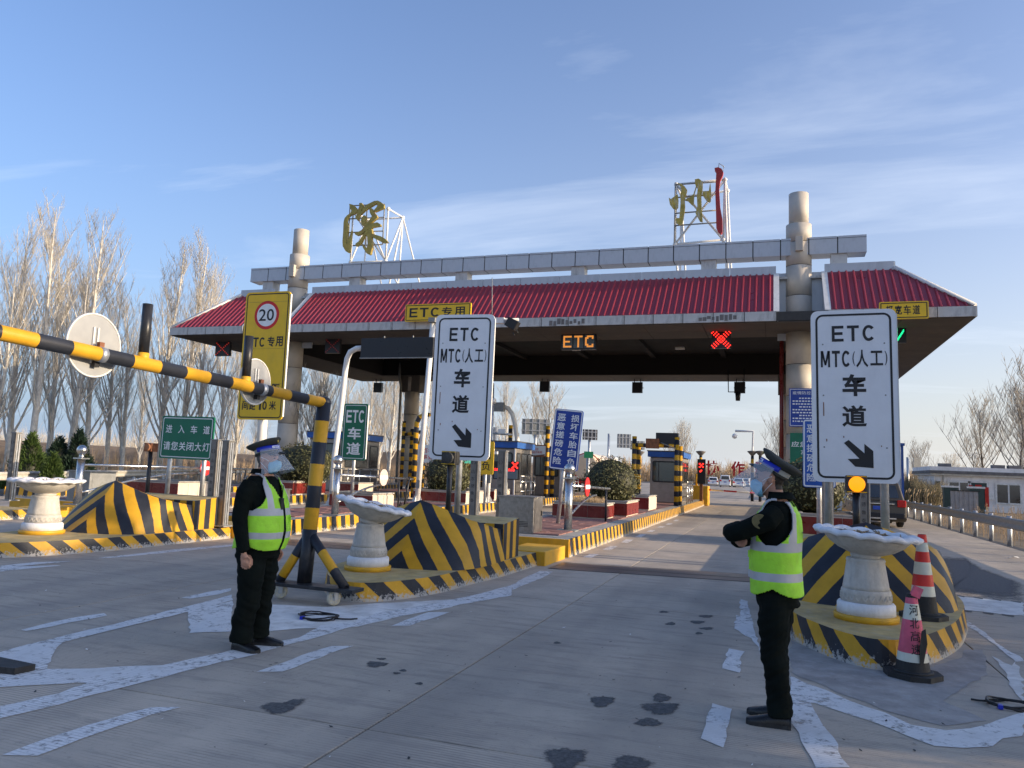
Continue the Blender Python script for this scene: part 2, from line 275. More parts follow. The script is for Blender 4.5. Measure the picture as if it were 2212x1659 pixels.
# ------------------------------------------------------------------ mesh helpers
def mats_of(m): return [MATS[x] for x in ((m,) if isinstance(m, str) else m)]
class MB:
    def __init__(s): s.v = []; s.f = []; s.uv = []; s.mi = []; s.sm = []
    def add(s, vs): i = len(s.v); s.v.extend(Vector(p) for p in vs); return i
    def face(s, idx, uv=None, m=0, sm=False):
        s.f.append(tuple(idx)); s.uv.append(uv or [(0, 0)]*len(idx)); s.mi.append(m); s.sm.append(sm)
    def box(s, c, d, rz=0., m=0, rot=None, skip=()):
        hx, hy, hz = d[0]/2, d[1]/2, d[2]/2; c = Vector(c)
        mt = rot if rot is not None else Matrix.Rotation(rz, 3, 'Z')
        i = s.add([c+mt @ Vector((x*hx, y*hy, z*hz)) for z in (-1, 1) for y in (-1, 1) for x in (-1, 1)])
        for k, q in enumerate(((0, 2, 3, 1), (4, 5, 7, 6), (0, 1, 5, 4), (2, 6, 7, 3), (0, 4, 6, 2), (1, 3, 7, 5))):
            if k in skip: continue
            s.face([i+a for a in q], [(0, 0), (1, 0), (1, 1), (0, 1)], m)
        return s
    def ring(s, c, ax, r, n, ph=0., sx=1., sy=1., ref=None):
        ax = Vector(ax).normalized(); ref = ref or (Vector((0, 0, 1)) if abs(ax.z) < .9 else Vector((1, 0, 0)))
        a = ref.cross(ax).normalized(); b = ax.cross(a)
        return s.add([Vector(c)+a*(math.cos(ph+2*math.pi*k/n)*r*sx)+b*(math.sin(ph+2*math.pi*k/n)*r*sy) for k in range(n)])
    def tube(s, pts, r, n=10, caps=True, m=0, u0=0., ref=None, sm=True):
        pts = [Vector(p) for p in pts]; L = len(pts)
        rs = r if isinstance(r, (list, tuple)) else [r]*L
        st = []; u = [u0]
        for i in range(L):
            t = (pts[min(i+1, L-1)]-pts[max(i-1, 0)])
            if i: u.append(u[-1]+(pts[i]-pts[i-1]).length)
            if 0 < i < L-1:
                t = (pts[i]-pts[i-1]).normalized()+(pts[i+1]-pts[i]).normalized()
            if ref is None:
                d0 = (pts[-1]-pts[0]); rf = Vector((0, 0, 1)) if abs(d0.normalized().z if d0.length else 0) < .8 else Vector((1, 0, 0))
            else: rf = ref
            st.append(s.ring(pts[i], t, rs[i], n, ref=rf))
        for i in range(L-1):
            for k in range(n):
                q = (k+1) % n
                s.face((st[i]+k, st[i]+q, st[i+1]+q, st[i+1]+k), [(u[i], k/n), (u[i], (k+1)/n), (u[i+1], (k+1)/n), (u[i+1], k/n)], m, sm)
        if caps:
            s.face([st[0]+k for k in reversed(range(n))], [(u[0], 0)]*n, m); s.face([st[-1]+k for k in range(n)], [(u[-1], 0)]*n, m)
        return s
    def cyl(s, a, b, r, r1=None, n=12, caps=True, m=0, u0=0.): return s.tube([a, b], [r, r if r1 is None else r1], n, caps, m, u0)
    def lathe(s, prof, n=20, c=(0, 0, 0), m=0, sm=True, cap=True, ph=0., mod=None):
        c = Vector(c); st = []
        for j, (r, z) in enumerate(prof):
            st.append(s.add([c+Vector(((r*(mod(j, k) if mod else 1))*math.cos(ph+2*math.pi*k/n), (r*(mod(j, k) if mod else 1))*math.sin(ph+2*math.pi*k/n), z)) for k in range(n)]))
        for i in range(len(prof)-1):
            for k in range(n):
                q = (k+1) % n; s.face((st[i]+k, st[i]+q, st[i+1]+q, st[i+1]+k), [(prof[i][1], k/n), (prof[i][1], (k+1)/n), (prof[i+1][1], (k+1)/n), (prof[i+1][1], k/n)], m, sm)
        if cap: s.face([st[0]+k for k in reversed(range(n))], None, m); s.face([st[-1]+k for k in range(n)], None, m)
        return s
    def ball(s, c, r, n=14, m=0, sc=(1, 1, 1)):
        c = Vector(c); rows = max(6, n//2); st = []
        for j in range(rows+1):
            a = -math.pi/2+math.pi*j/rows; rr = max(1e-4, math.cos(a))
            st.append(s.add([c+Vector((r*sc[0]*rr*math.cos(2*math.pi*k/n), r*sc[1]*rr*math.sin(2*math.pi*k/n), r*sc[2]*math.sin(a))) for k in range(n)]))
        for i in range(rows):
            for k in range(n): q = (k+1) % n; s.face((st[i]+k, st[i]+q, st[i+1]+q, st[i+1]+k), None, m, True)
        return s
    def prism(s, poly, vec, m=0, ms=None, back=True):
        """poly: list of 3D points (front face); extruded by vec."""
        n = len(poly); vec = Vector(vec); i = s.add(poly); j = s.add([Vector(p)+vec for p in poly])
        s.face(range(i, i+n), None, m)
        if back: s.face([j+k for k in reversed(range(n))], None, m)
        for k in range(n):
            q = (k+1) % n; s.face((i+q, i+k, j+k, j+q), None, m if ms is None else ms)
        return s
    def sheet(s, poly, m=0):
        i = s.add(poly); s.face(range(i, i+len(poly)), [(p[0], p[1]) for p in poly], m); return s
    def quad(s, a, b, c, d, m=0, uv=None, sm=False): i = s.add((a, b, c, d)); s.face((i, i+1, i+2, i+3), uv, m, sm); return s
    def mesh(s, name, mat, off=None):
        me = bpy.data.meshes.new(name)
        vs = s.v if off is None else [p-off for p in s.v]
        me.from_pydata([tuple(p) for p in vs], [], s.f)
        for x in mats_of(mat): me.materials.append(x)
        ul = me.uv_layers.new(name='UVMap'); flat = [c for f in s.uv for p in f for c in (p[0], p[1])]
        ul.data.foreach_set('uv', flat); me.polygons.foreach_set('material_index', s.mi); me.polygons.foreach_set('use_smooth', s.sm)
        me.update(); return me
    def build(s, name, mat, parent=None, world=False, bevel=0., loc=None):
        off = None
        if world and parent is not None:
            off = WL[parent.name] if parent.name in WL else Vector((0, 0, 0))
        elif world and loc is not None: off = Vector(loc)
        return put(name, s.mesh(name, mat, off), parent, loc, bevel)
WL = {}
def put(name, me, parent=None, loc=None, bevel=0.):
    o = bpy.data.objects.new(name, me); COL.objects.link(o)
    if parent is not None:
        o.parent = parent
        if parent.name in WL: WL[o.name] = WL[parent.name]
    if loc is not None: o.location = loc; WL[o.name] = Vector(loc)
    if bevel:
        b = o.modifiers.new('bevel', 'BEVEL'); b.width = bevel; b.segments = 2; b.limit_method = 'ANGLE'; b.angle_limit = R_(40)
    return o
def tag(o, label=None, cat=None, group=None, kind=None):
    if label: o['label'] = label
    if cat: o['category'] = cat
    if group: o['group'] = group
    if kind: o['kind'] = kind
    return o
def T(name, label, cat, loc=(0, 0, 0), rz=0., group=None):
    o = bpy.data.objects.new(name, None); o.empty_display_size = .2; COL.objects.link(o); o.location = loc; o.rotation_euler = (0, 0, rz)
    WL[o.name] = Vector(loc); return tag(o, label, cat, group)
KIDS = {}
def copy_tree(o, loc=None, rz=None, label=None, group=None, sc=None, parent=None):
    c = o.copy(); COL.objects.link(c)
    if parent is not None: c.parent = parent
    if loc is not None: c.location = loc
    if rz is not None: c.rotation_euler = (0, 0, rz)
    if sc is not None: c.scale = sc
    if label: c['label'] = label
    if group: c['group'] = group
    for ch in list(o.children): copy_tree(ch, parent=c)
    return c

# ------------------------------------------------------------------ lettering
GL = {}
def glyph(ch, bold=0.):
    k = (ch, bold)
    if k in GL: return GL[k]
    cu = bpy.data.curves.new('g', 'FONT'); cu.body = ch; cu.size = 1.; cu.offset = bold; cu.resolution_u = 3; cu.fill_mode = 'FRONT'
    o = bpy.data.objects.new('g', cu); COL.objects.link(o)
    dg = bpy.context.evaluated_depsgraph_get(); me = bpy.data.meshes.new_from_object(o.evaluated_get(dg))
    vs = [v.co.copy() for v in me.vertices]; fs = [tuple(p.vertices) for p in me.polygons]
    bpy.data.objects.remove(o); bpy.data.curves.remove(cu); bpy.data.meshes.remove(me)
    if vs:
        x0 = min(v.x for v in vs); x1 = max(v.x for v in vs); y0 = min(v.y for v in vs); y1 = max(v.y for v in vs)
        vs = [((v.x-x0)/max(1e-6, x1-x0), (v.y-y0)/max(1e-6, y1-y0)) for v in vs]
    GL[k] = (vs, fs); return GL[k]
def arc(cx, cy, r0, r1, a0, a1, n=18, ry=1.):
    A = [R_(a0+(a1-a0)*k/n) for k in range(n+1)]
    vs = [(cx+r0*math.cos(a), cy+r0*ry*math.sin(a)) for a in A]+[(cx+r1*math.cos(a), cy+(r1+(r0-r0*1))*ry*math.sin(a)) for a in A]
    return vs, [(k, k+1, n+2+k, n+1+k) for k in range(n)]
def poly_letters():
    t = .21; th = .175
    GL['E*'] = ([(0, 0), (t*1.15, 0), (t*1.15, 1), (0, 1), (t*1.15, 0), (1, 0), (1, th), (t*1.15, th), (t*1.15, .42), (.92, .42), (.92, .42+th), (t*1.15, .42+th), (t*1.15, 1-th), (1, 1-th), (1, 1), (t*1.15, 1)], [(0, 1, 2, 3), (4, 5, 6, 7), (8, 9, 10, 11), (12, 13, 14, 15)])
    GL['T*'] = ([(0, 1-th), (1, 1-th), (1, 1), (0, 1), (.5-t*.6, 0), (.5+t*.6, 0), (.5+t*.6, 1-th), (.5-t*.6, 1-th)], [(0, 1, 2, 3), (4, 5, 6, 7)])
    vs = []; n = 30
    for r, rz_ in ((.5, .5), (.5-t*1.12, .5-th)):
        for k in range(n+1): a = R_(42+276*k/n); vs.append((.5+r*math.cos(a)*(1.18 if math.cos(a) > 0 else 1.), .5+rz_*math.sin(a)))
    GL['C*'] = (vs, [(k, k+1, n+2+k, n+1+k) for k in range(n)])
    GL['M*'] = ([(0, 0), (t, 0), (t, 1), (0, 1), (1-t, 0), (1, 0), (1, 1), (1-t, 1), (0, 1), (t*1.25, 1), (.5+t*.42, .12), (.5-t*.42, .12), (1, 1), (1-t*1.25, 1), (.5-t*.42, .12), (.5+t*.42, .12)], [(0, 1, 2, 3), (4, 5, 6, 7), (8, 11, 10, 9), (12, 13, 14, 15)])
poly_letters()
def put_char(mb, ch, x, z, w, h, y, bold=0., m=0, rot=0.):
    if ch+'*' in GL and bold >= .015: ch = ch+'*'; GL[(ch, bold)] = GL[ch]
    _put_char(mb, ch, x, z, w, h, y, bold, m)
def _put_char(mb, ch, x, z, w, h, y, bold=0., m=0, rot=0.):
    """one glyph filling the box x..x+w, z..z+h in the local XZ plane at depth y, facing -Y"""
    vs, fs = glyph(ch, bold)
    i = mb.add([(x+a*w, y, z+b*h) for a, b in vs])
    for f in fs: mb.face([i+k for k in f], None, m)
def put_row(mb, text, x, z, w, h, y, bold=0., gap=.15, m=0, wide=None):
    n = len(text); tot = sum((wide or {}).get(c, 1.) for c in text)+gap*(n-1); u = w/tot; cx = x
    for c in text:
        cw = (wide or {}).get(c, 1.)*u
        if c != ' ': put_char(mb, c, cx, z, cw, h, y, bold, m)
        cx += cw+gap*u
def rrect(x0, x1, z0, z1, r, y, n=5):
    pts = []
    for cx, cz, a0 in ((x1-r, z1-r, 0), (x0+r, z1-r, 90), (x0+r, z0+r, 180), (x1-r, z0+r, 270)):
        for k in range(n+1):
            a = R_(a0+90*k/n); pts.append(Vector((cx+r*math.cos(a), y, cz+r*math.sin(a))))
    return pts
def plate(mb, x0, x1, z0, z1, r, y, th, m=0): mb.prism(rrect(x0, x1, z0, z1, r, y), (0, th, 0), m); return mb
def frame(mb, x0, x1, z0, z1, r, y, wd, th=.002, m=0):
    a = rrect(x0, x1, z0, z1, r, y); b = rrect(x0+wd, x1-wd, z0+wd, z1-wd, max(.005, r-wd), y); n = len(a)
    i = mb.add(a); j = mb.add(b)
    for k in range(n): q = (k+1) % n; mb.face((i+k, i+q, j+q, j+k), None, m)
    return mb
def fit(tl, tr, br, bl, Y):
    p = [AY(*c, Y) for c in (tl, tr, br, bl)]
    cx = sum(q.x for q in p)/4; wd = ((p[1].x-p[0].x)+(p[2].x-p[3].x))/2; z1 = (p[0].z+p[1].z)/2; z0 = (p[2].z+p[3].z)/2
    lean = math.atan2((p[0].x+p[1].x-p[2].x-p[3].x)/2, z1-z0)
    return (p[2].x+p[3].x)/2, z0, wd, z1-z0, lean
def sign_root(name, label, cat, corners, Y, group=None, keeplean=False, rz=0.):
    cx, z0, wd, ht, lean = fit(*corners, Y)
    if not keeplean: lean *= .0
    o = T(name, label, cat, (cx, Y, z0), rz, group); o.rotation_euler = (0, lean, rz); return o, wd, ht

# ================================================================== THE SETTING
rnd = random.Random(7)
ground = MB().sheet([(-900, -200, -.12), (900, -200, -.12), (900, 1400, -.12), (-900, 1400, -.12)]).build('ground', 'earth'); tag(ground, 'dry bare winter earth on both sides of the toll plaza', 'ground', kind='structure')
road = MB().sheet([(-27, -25, -.03), (6.6, -25, -.03), (6.6, 260, -.03), (-27, 260, -.03)]).build('road', 'asphalt'); tag(road, 'grey concrete toll plaza roadway with patched slabs', 'road', kind='structure')
# far plaza surface past the slabs
far = MB().sheet([(-26, 61.3, -.012), (6.4, 61.3, -.012), (6.4, 150, -.012), (-26, 150, -.012)]).build('far_carriageway', 'road_concrete', road)
xs = [-25.36, -20.76, -16.16, -11.56, -6.96, -2.36, 1.9, 6.2]; ys = [-6+5.2*k for k in range(14)]
for i in range(len(xs)-1):
    for j in range(len(ys)-1):
        g = .007
        x0, x1, y0, y1 = xs[i]+g, xs[i+1]-g, ys[j]+g, ys[j+1]-g
        MB().box(((x0+x1)/2, (y0+y1)/2, -.06), (x1-x0, y1-y0, .12)).build('concrete_slab', 'road_concrete', road, bevel=.006)
# steel weighing strips let into the lane
def strips(x0, x1, y0, slope=.12):
    for k, (dy, wd, mt) in enumerate(((0, .05, 'cable'), (.04, .40, 'rust_plate'), (.47, .04, 'cable'), (.5, .42, 'rust_plate'), (1.0, .03, 'cable'))):
        mb = MB(); a = slope*(x1-x0)
        z = .004+.001*(k % 2)
        mb.sheet([(x0, y0+dy, z), (x1, y0+dy+a, z), (x1, y0+dy+wd+a, z), (x0, y0+dy+wd, z)])
        mb.build('weighing_strip', mt, road)
M('rust_plate', (.15, .115, .10), .42, .45, vs=2.5, var=.3, dirt=.5, dirtc=(.24, .17, .13), world=True)
strips(-3.55, .05, 12.55, .115); strips(-9.7, -6.2, 12.8, .06)

M('apron_dust', (.30, .28, .26), .9, vs=3.5, var=.3, dirt=.8, dirtc=(.42, .41, .40), world=True, bump=.3, bs=40)
# painted markings traced on the ground
def mark(pts, name='lane_marking', mt='marking_white', z=.004, jag=.0):
    P3 = [G(*p) for p in pts]; mb = MB()
    if jag:
        out = []
        for a, b in zip(P3, P3[1:]+P3[:1]):
            n = max(1, int((b-a).length/.12))
            for k in range(n): q = a.lerp(b, k/n); out.append(q+Vector((rnd.uniform(-jag, jag), rnd.uniform(-jag, jag), 0)))
        P3 = out
    if mt in ('asphalt_patch', 'painted_shade'):
        c = sum(P3, Vector())/len(P3); i = mb.add([(c.x, c.y, z)]); j = mb.add([(c.x+(p.x-c.x)*1.12, c.y+(p.y-c.y)*1.12, z) for p in P3]); n = len(P3)
        for k in range(n): mb.face((i, j+k, j+(k+1) % n), [(0, 0), (1, 0), (1, 0)])
        return mb.build(name, mt, road)
    mb.sheet([(p.x, p.y, z) for p in P3]); return mb.build(name, mt, road)
J = .012
def nat(*pts, s=1.): return [(x*.5486, y*.5486) for x, y in pts]
def cp(ox, oy, s, *pts): return [((ox+x*s)*.5486, (oy+y*s)*.5486) for x, y in pts]
c1 = lambda *p: cp(0, 2268, .4557, *p); c2 = lambda *p: cp(1008, 2268, .4557, *p); c3 = lambda *p: cp(2016, 2268, .4557, *p); c4 = lambda *p: cp(3024, 2268, .4557, *p)
mark(c1((35, 1550), (330, 1553), (700, 1420), (1300, 1210), (1555, 1140), (1310, 1138), (1100, 1185), (600, 1350), (200, 1480)), jag=J)
mark(c2((10, 828), (240, 830), (420, 760), (700, 650), (840, 606), (650, 606), (400, 690)), jag=J)
mark(c2((1170, 433), (1320, 432), (1500, 375), (1680, 316), (1500, 315), (1350, 365)), jag=J)
mark(c1((170, 470), (240, 480), (560, 415), (935, 345), (900, 325), (700, 350), (400, 410)), jag=J)
mark(c1((1570, 190), (1650, 200), (1900, 160), (2000, 130), (2000, 108), (1800, 140)), jag=J)
# long solid line sweeping past both guards to the islands
mark(c1((0, 1238), (200, 1190), (520, 1110), (930, 1000), (1400, 880), (1900, 750), (2212, 680))+c2((0, 675), (350, 580), (560, 520), (800, 450), (1100, 380), (1500, 300), (1900, 225), (2212, 170), (2212, 80), (1900, 165), (1500, 245), (1050, 325), (860, 400), (560, 430), (380, 535), (0, 600))+c1((1900, 670), (1550, 745), (1050, 850), (800, 915), (500, 1020), (0, 1135)), jag=J)
mark(c1((0, 965), (300, 950), (700, 925), (1000, 940), (1500, 830), (1520, 770), (1200, 780), (800, 800), (400, 810), (450, 680), (540, 585), (380, 565), (100, 630), (0, 665)), z=.0045, jag=J)
mark(c1((380, 565), (540, 580), (900, 490), (1170, 420), (1600, 320), (2010, 210), (2010, 165), (1600, 270), (1200, 365), (900, 440), (650, 495)), z=.005, jag=J)
mark(c1((1620, 300), (1640, 495), (2000, 485), (2010, 215), (1800, 265)), z=.0042, jag=J)
mark(c2((70, 250), (75, 480), (500, 450), (900, 440), (1200, 360), (1700, 270), (1800, 200), (1500, 215), (1000, 240), (600, 270), (250, 255)), z=.0038, mt='chalk', jag=.02)
mark(cp(0, 1700, .4557, (0, 1165), (0, 1210), (300, 1180), (520, 1160), (480, 1155), (250, 1165)), jag=J)
mark(cp(0, 1700, .4557, (840, 1095), (1000, 1090), (1500, 1040), (2010, 990), (2010, 975), (1500, 1020), (1100, 1065)), jag=J)
mark(cp(0, 1700, .4557, (0, 1160), (300, 1130), (620, 1120), (300, 1150), (0, 1180)), jag=J, z=.0046)
# lane edge dashes on the right of the centre lane
mark(c3((1640, 1405), (1840, 1490), (1850, 1390), (1890, 1150), (1730, 1103), (1690, 1230)), jag=J)
mark(c3((1818, 800), (1960, 840), (1985, 700), (2000, 655), (1865, 627)), jag=J)
for q in (((610, 1085), (690, 1090), (750, 1060), (680, 1057)), ((780, 1020), (850, 1025), (915, 990), (850, 988)), ((940, 958), (1000, 962), (1050, 933), (985, 930)), ((1060, 910), (1115, 915), (1160, 888), (1110, 885)), ((1160, 865), (1210, 868), (1240, 852), (1195, 850)), ((1250, 828), (1300, 830), (1325, 818), (1280, 816)), ((1325, 803), (1365, 805), (1392, 793), (1350, 791)), ((1390, 773), (1425, 775), (1447, 762), (1415, 760))):
    mark(cp(2016, 1700, .4557, *q), jag=J*.7)
mark(cp(2016, 1700, .4557, (0, 1370), (60, 1345), (280, 1255), (355, 1212), (240, 1205), (100, 1270), (0, 1325)), jag=J)
# apron lines round the right island
mark(c4((195, 870), (215, 880), (400, 950), (700, 1080), (1000, 1180), (1250, 1290), (1550, 1340), (1750, 1320), (2000, 1250), (2212, 1180), (2212, 1390), (2030, 1410), (1950, 1480), (1700, 1495), (1450, 1480), (1200, 1380), (900, 1260), (600, 1170), (400, 1100), (350, 1100)), jag=J)
mark(c4((195, 870), (200, 1260), (260, 1360), (420, 1659), (690, 1659), (560, 1400), (370, 1120), (330, 1000), (215, 880)), z=.0045, jag=J)
mark(c4((1700, 380), (1850, 470), (2000, 600), (2212, 720), (2212, 740), (2140, 745), (1960, 590), (1800, 480), (1700, 420)), jag=J)
mark(c4((1950, 700), (2050, 850), (2150, 1020), (2212, 1100), (2212, 900), (2140, 740), (2100, 780)), z=.0045, mt='chalk', jag=.02)
mark(c4((200, 560), (420, 640), (660, 730), (1000, 800), (1420, 790), (1640, 720), (1710, 640), (1860, 640), (1900, 860), (1700, 960), (1500, 1080), (1900, 1250), (1500, 1300), (1000, 1160), (600, 1000), (200, 840)), z=.003, mt='apron_dust', jag=.02)
mark(cp(3500, 1980, .3014, (805, 1195), (850, 1215), (1400, 1275), (1765, 1305), (1765, 1480), (1500, 1460), (1200, 1425), (950, 1400), (830, 1300)), z=.005, mt='chalk', jag=.02)
for a, b in (((830, 1195), (990, 1225)), ((1100, 1230), (1230, 1250)), ((1350, 1250), (1470, 1275)), ((1590, 1280), (1730, 1300)), ((940, 1400), (1090, 1420)), ((1220, 1430), (1370, 1450)), ((1470, 1455), (1640, 1480))):
    mark(cp(3500, 1980, .3014, a, b, (b[0]-5, b[1]+16), (a[0]+10, a[1]+14)), 'rubber_strip', 'cable', .007)
mark(c3((1970, 200), (2030, 220), (2100, 480), (2170, 740), (2212, 860), (2180, 770), (2130, 620), (2060, 540), (1915, 455), (1940, 340), (1975, 350)), jag=J)
# dark asphalt patches and oil spots on the concrete
def blob(cx, cy, rx, ry, name='asphalt_patch', mt='asphalt_patch', z=.0032):
    n = 26; ph = rnd.random()*6
    pts = []
    for k in range(n):
        a = 2*math.pi*k/n; q = 1+.14*math.sin(3*a+ph)+.08*math.sin(7*a+ph*2)+rnd.uniform(-.05, .05)
        pts.append((cx+rx*q*math.cos(a), cy+ry*q*math.sin(a)))
    return mark(pts, name, mt, z)
for (x, y, a, b) in ((777, 1085, 110, 50), (1290, 1055, 82, 38), (1290, 1145, 172, 55), (1180, 1268, 118, 38), (460, 1580, 195, 105), (1030, 1620, 172, 66)):
    p = c3((x, y))[0]; blob(p[0], p[1], a*.25, b*.25)
for (x, y, a, b) in ((1310, 312, 45, 9), (1370, 415, 48, 14), (1680, 350, 65, 13), (1605, 400, 68, 14), (1680, 455, 65, 12), (1615, 497, 32, 11), (390, 580, 33, 10)):
    p = c3((x, y))[0]; blob(p[0], p[1], a*.25, b*.25)
for (x, y, a, b) in ((1040, 765, 98, 26), (1085, 718, 42, 10), (1270, 818, 32, 10), (1215, 842, 34, 9), (1410, 932, 35, 11)):
    p = c2((x, y))[0]; blob(p[0], p[1], a*.25, b*.25)
mark(c2((20, 1130), (120, 1090), (230, 1095), (340, 1065), (445, 1062), (430, 1095), (330, 1160), (250, 1190), (160, 1200), (100, 1185), (60, 1160)), 'asphalt_patch', 'asphalt_patch', .0032, jag=.01)
# tree shade on the right lane, painted as a dark strip
mark(cp(3500, 1980, .3014, (640, 700), (1000, 720), (1200, 850), (1765, 1060), (1765, 1300), (800, 1190), (760, 900)), 'shade_patch', 'painted_shade', .0028, jag=.02)

# ------------------------------------------------------------------ traffic islands
NZ = .22; MZ = .33
def kerb_wall(mb, chain, h, m=0, batter=.03, closed=False):
    """outward sloping kerb face along a plan chain; UV = (length, height)"""
    u = 0; n = len(chain)
    for k in range(n if closed else n-1):
        a = Vector(chain[k]); b = Vector(chain[(k+1) % n]); L = (b-a).length
        mb.quad((a.x, a.y, -.02), (b.x, b.y, -.02), (b.x+bx_(a, b, batter)[0], b.y+bx_(a, b, batter)[1], h), (a.x+bx_(a, b, batter)[0], a.y+bx_(a, b, batter)[1], h), m, [(u, -.02), (u+L, -.02), (u+L, h), (u, h)])
        u += L
def bx_(a, b, t):
    d = (b-a).normalized(); return (-d.y*t, d.x*t)
def nose_island(label, outline, zt=NZ):
    cx = sum(p[0] for p in outline)/len(outline); y0 = min(p[1] for p in outline)
    root = T('traffic_island', label, 'traffic island', (cx, y0, 0))
    cps = [Vector((x, y, 0)) for x, y in outline]; ch = []
    for i in range(len(cps)-1):
        p0, p1, p2, p3 = cps[max(0, i-1)], cps[i], cps[i+1], cps[min(len(cps)-1, i+2)]
        for k in range(5):
            t = k/5; q = .5*((2*p1)+(p2-p0)*t+(2*p0-5*p1+4*p2-p3)*t*t+(3*p1-p0-3*p2+p3)*t**3); ch.append((q.x, q.y))
    ch.append(tuple(outline[-1]))
    k = MB(); kerb_wall(k, ch, zt); k.build('striped_kerb', 'hazard_kerb', root, True)
    top = MB(); inner = []
    for i, p in enumerate(ch):
        a = Vector(ch[max(0, i-1)]); b = Vector(ch[min(len(ch)-1, i+1)]); o = bx_(a, b, .03); inner.append((p[0]+o[0], p[1]+o[1], zt))
    top.sheet(inner); top.build('island_top', 'nose_top', root, True)
    return root
isl1 = nose_island('left traffic island with striped nose and concrete flower urn beside the green headlight sign', [(-12.6, 14.5), (-12.6, 11.5), (-12.5, 10.2), (-12.15, 9.2), (-11.6, 8.5), (-11.2, 8.35), (-10.92, 8.69), (-10.68, 9.25), (-10.47, 10.27), (-10.45, 12.0), (-10.42, 14.5)])
isl2 = nose_island('middle traffic island whose striped nose stands behind the wheeled height bar', [(-5.9, 14.3), (-5.88, 11), (-5.8, 9.8), (-5.64, 9.14), (-5.18, 8.44), (-4.68, 8.18), (-4.31, 8.52), (-4.06, 9.3), (-4.0, 10.06), (-3.88, 11.13), (-3.81, 12.85)])
isl3 = nose_island('right traffic island with striped nose beside the two traffic cones', [(.12, 13.8), (.11, 11), (.12, 9.4), (.16, 8.76), (.34, 8.25), (.60, 7.80), (.9, 7.62), (1.24, 7.9), (1.67, 8.76), (1.95, 9.63), (2.2, 10.95), (2.3, 13.8)], .26)
def main_island(root, x0, x1, y0, y1, pav=(0, 0), step=None):
    k = MB()
    kerb_wall(k, [(x0, y1), (x0, y0), (x1, y0), (x1, y1)], MZ, 0, .04)
    k.build('long_kerb', 'hazard_kerb_square', root, True)
    b = MB(); b.sheet([(x0+.05, y0+.05, MZ), (x1-.05, y0+.05, MZ), (x1-.05, y1, MZ), (x0+.05, y1, MZ)]); b.build('kerb_border', 'kerb_concrete', root, True)
    px0, px1 = x0+.42, x1-.42
    if pav[1] > pav[0]:
        nx = 5; w = (px1-px0)/nx; l = .235; ny = int((pav[1]-pav[0])/l)
        me = MB().box((0, 0, 0), (w-.014, l-.014, .03)).mesh('paver', 'paver_red')
        base = WL[root.name]
        for j in range(ny):
            for i in range(nx):
                o = put('paver', me, root); o.location = Vector((px0+(i+.5)*w+(w/2-.02 if False else 0), pav[0]+(j+.5)*l, MZ+.004+rnd.uniform(-.003, .004)))-base
                o.rotation_euler = (rnd.uniform(-.012, .012), rnd.uniform(-.012, .012), rnd.uniform(-.02, .02))
        MB().sheet([(px0, pav[1], MZ+.006), (px1, pav[1], MZ+.006), (px1, y1-1, MZ+.006), (px0, y1-1, MZ+.006)]).build('far_paving', 'paver_red', root, True)
    else:
        MB().sheet([(px0, y0+.6, MZ+.006), (px1, y0+.6, MZ+.006), (px1, y1-1, MZ+.006), (px0, y1-1, MZ+.006)]).build('far_paving', 'paver_red', root, True)
    if step:
        s = MB(); s.box((step[0], step[1], .115), (step[2], step[3], .25)); s.build('yellow_step', 'yellow_paint', root, True, bevel=.015)
        s = MB(); s.box(((x0+x1)/2, y0-.013, MZ/2+.002), (x1-x0-.02, .05, MZ)); s.build('yellow_end', 'yellow_paint', root, True)
main_island(isl2, -6.35, -3.65, 14.4, 46, (15.1, 26.5), (-4.05, 13.5, .75, 1.35))
main_island(isl1, -12.6, -9.93, 14.6, 46, (15.3, 21.5), (-10.3, 13.9, .75, 1.3))
main_island(isl3, .12, 2.35, 13.9, 46, (14.6, 20))
isl0 = T('traffic_island', 'far left traffic island with bright yellow step and grey steel cabinet', 'traffic island', (-18, 13, 0))
main_island(isl0, -19.4, -16.72, 15.5, 46, (0, 0), (-17.1, 14.85, .8, 1.3))
k = MB(); kerb_wall(k, [(-19.4, 14.3), (-19.4, 12.2), (-18.8, 11.6), (-17.4, 11.6), (-16.75, 12.2), (-16.72, 14.3)], NZ); k.build('striped_kerb', 'hazard_kerb', isl0, True)
MB().sheet([(-19.37, 14.2, NZ), (-19.37, 12.2, NZ), (-18.8, 11.63, NZ), (-17.4, 11.63, NZ), (-16.78, 12.2, NZ), (-16.75, 14.2, NZ)]).build('island_top', 'nose_top', isl0, True)
isl9 = T('traffic_island', 'farthest traffic island along the left guardrail lane', 'traffic island', (-24, 18, 0))
main_island(isl9, -25.4, -23.2, 20, 46)

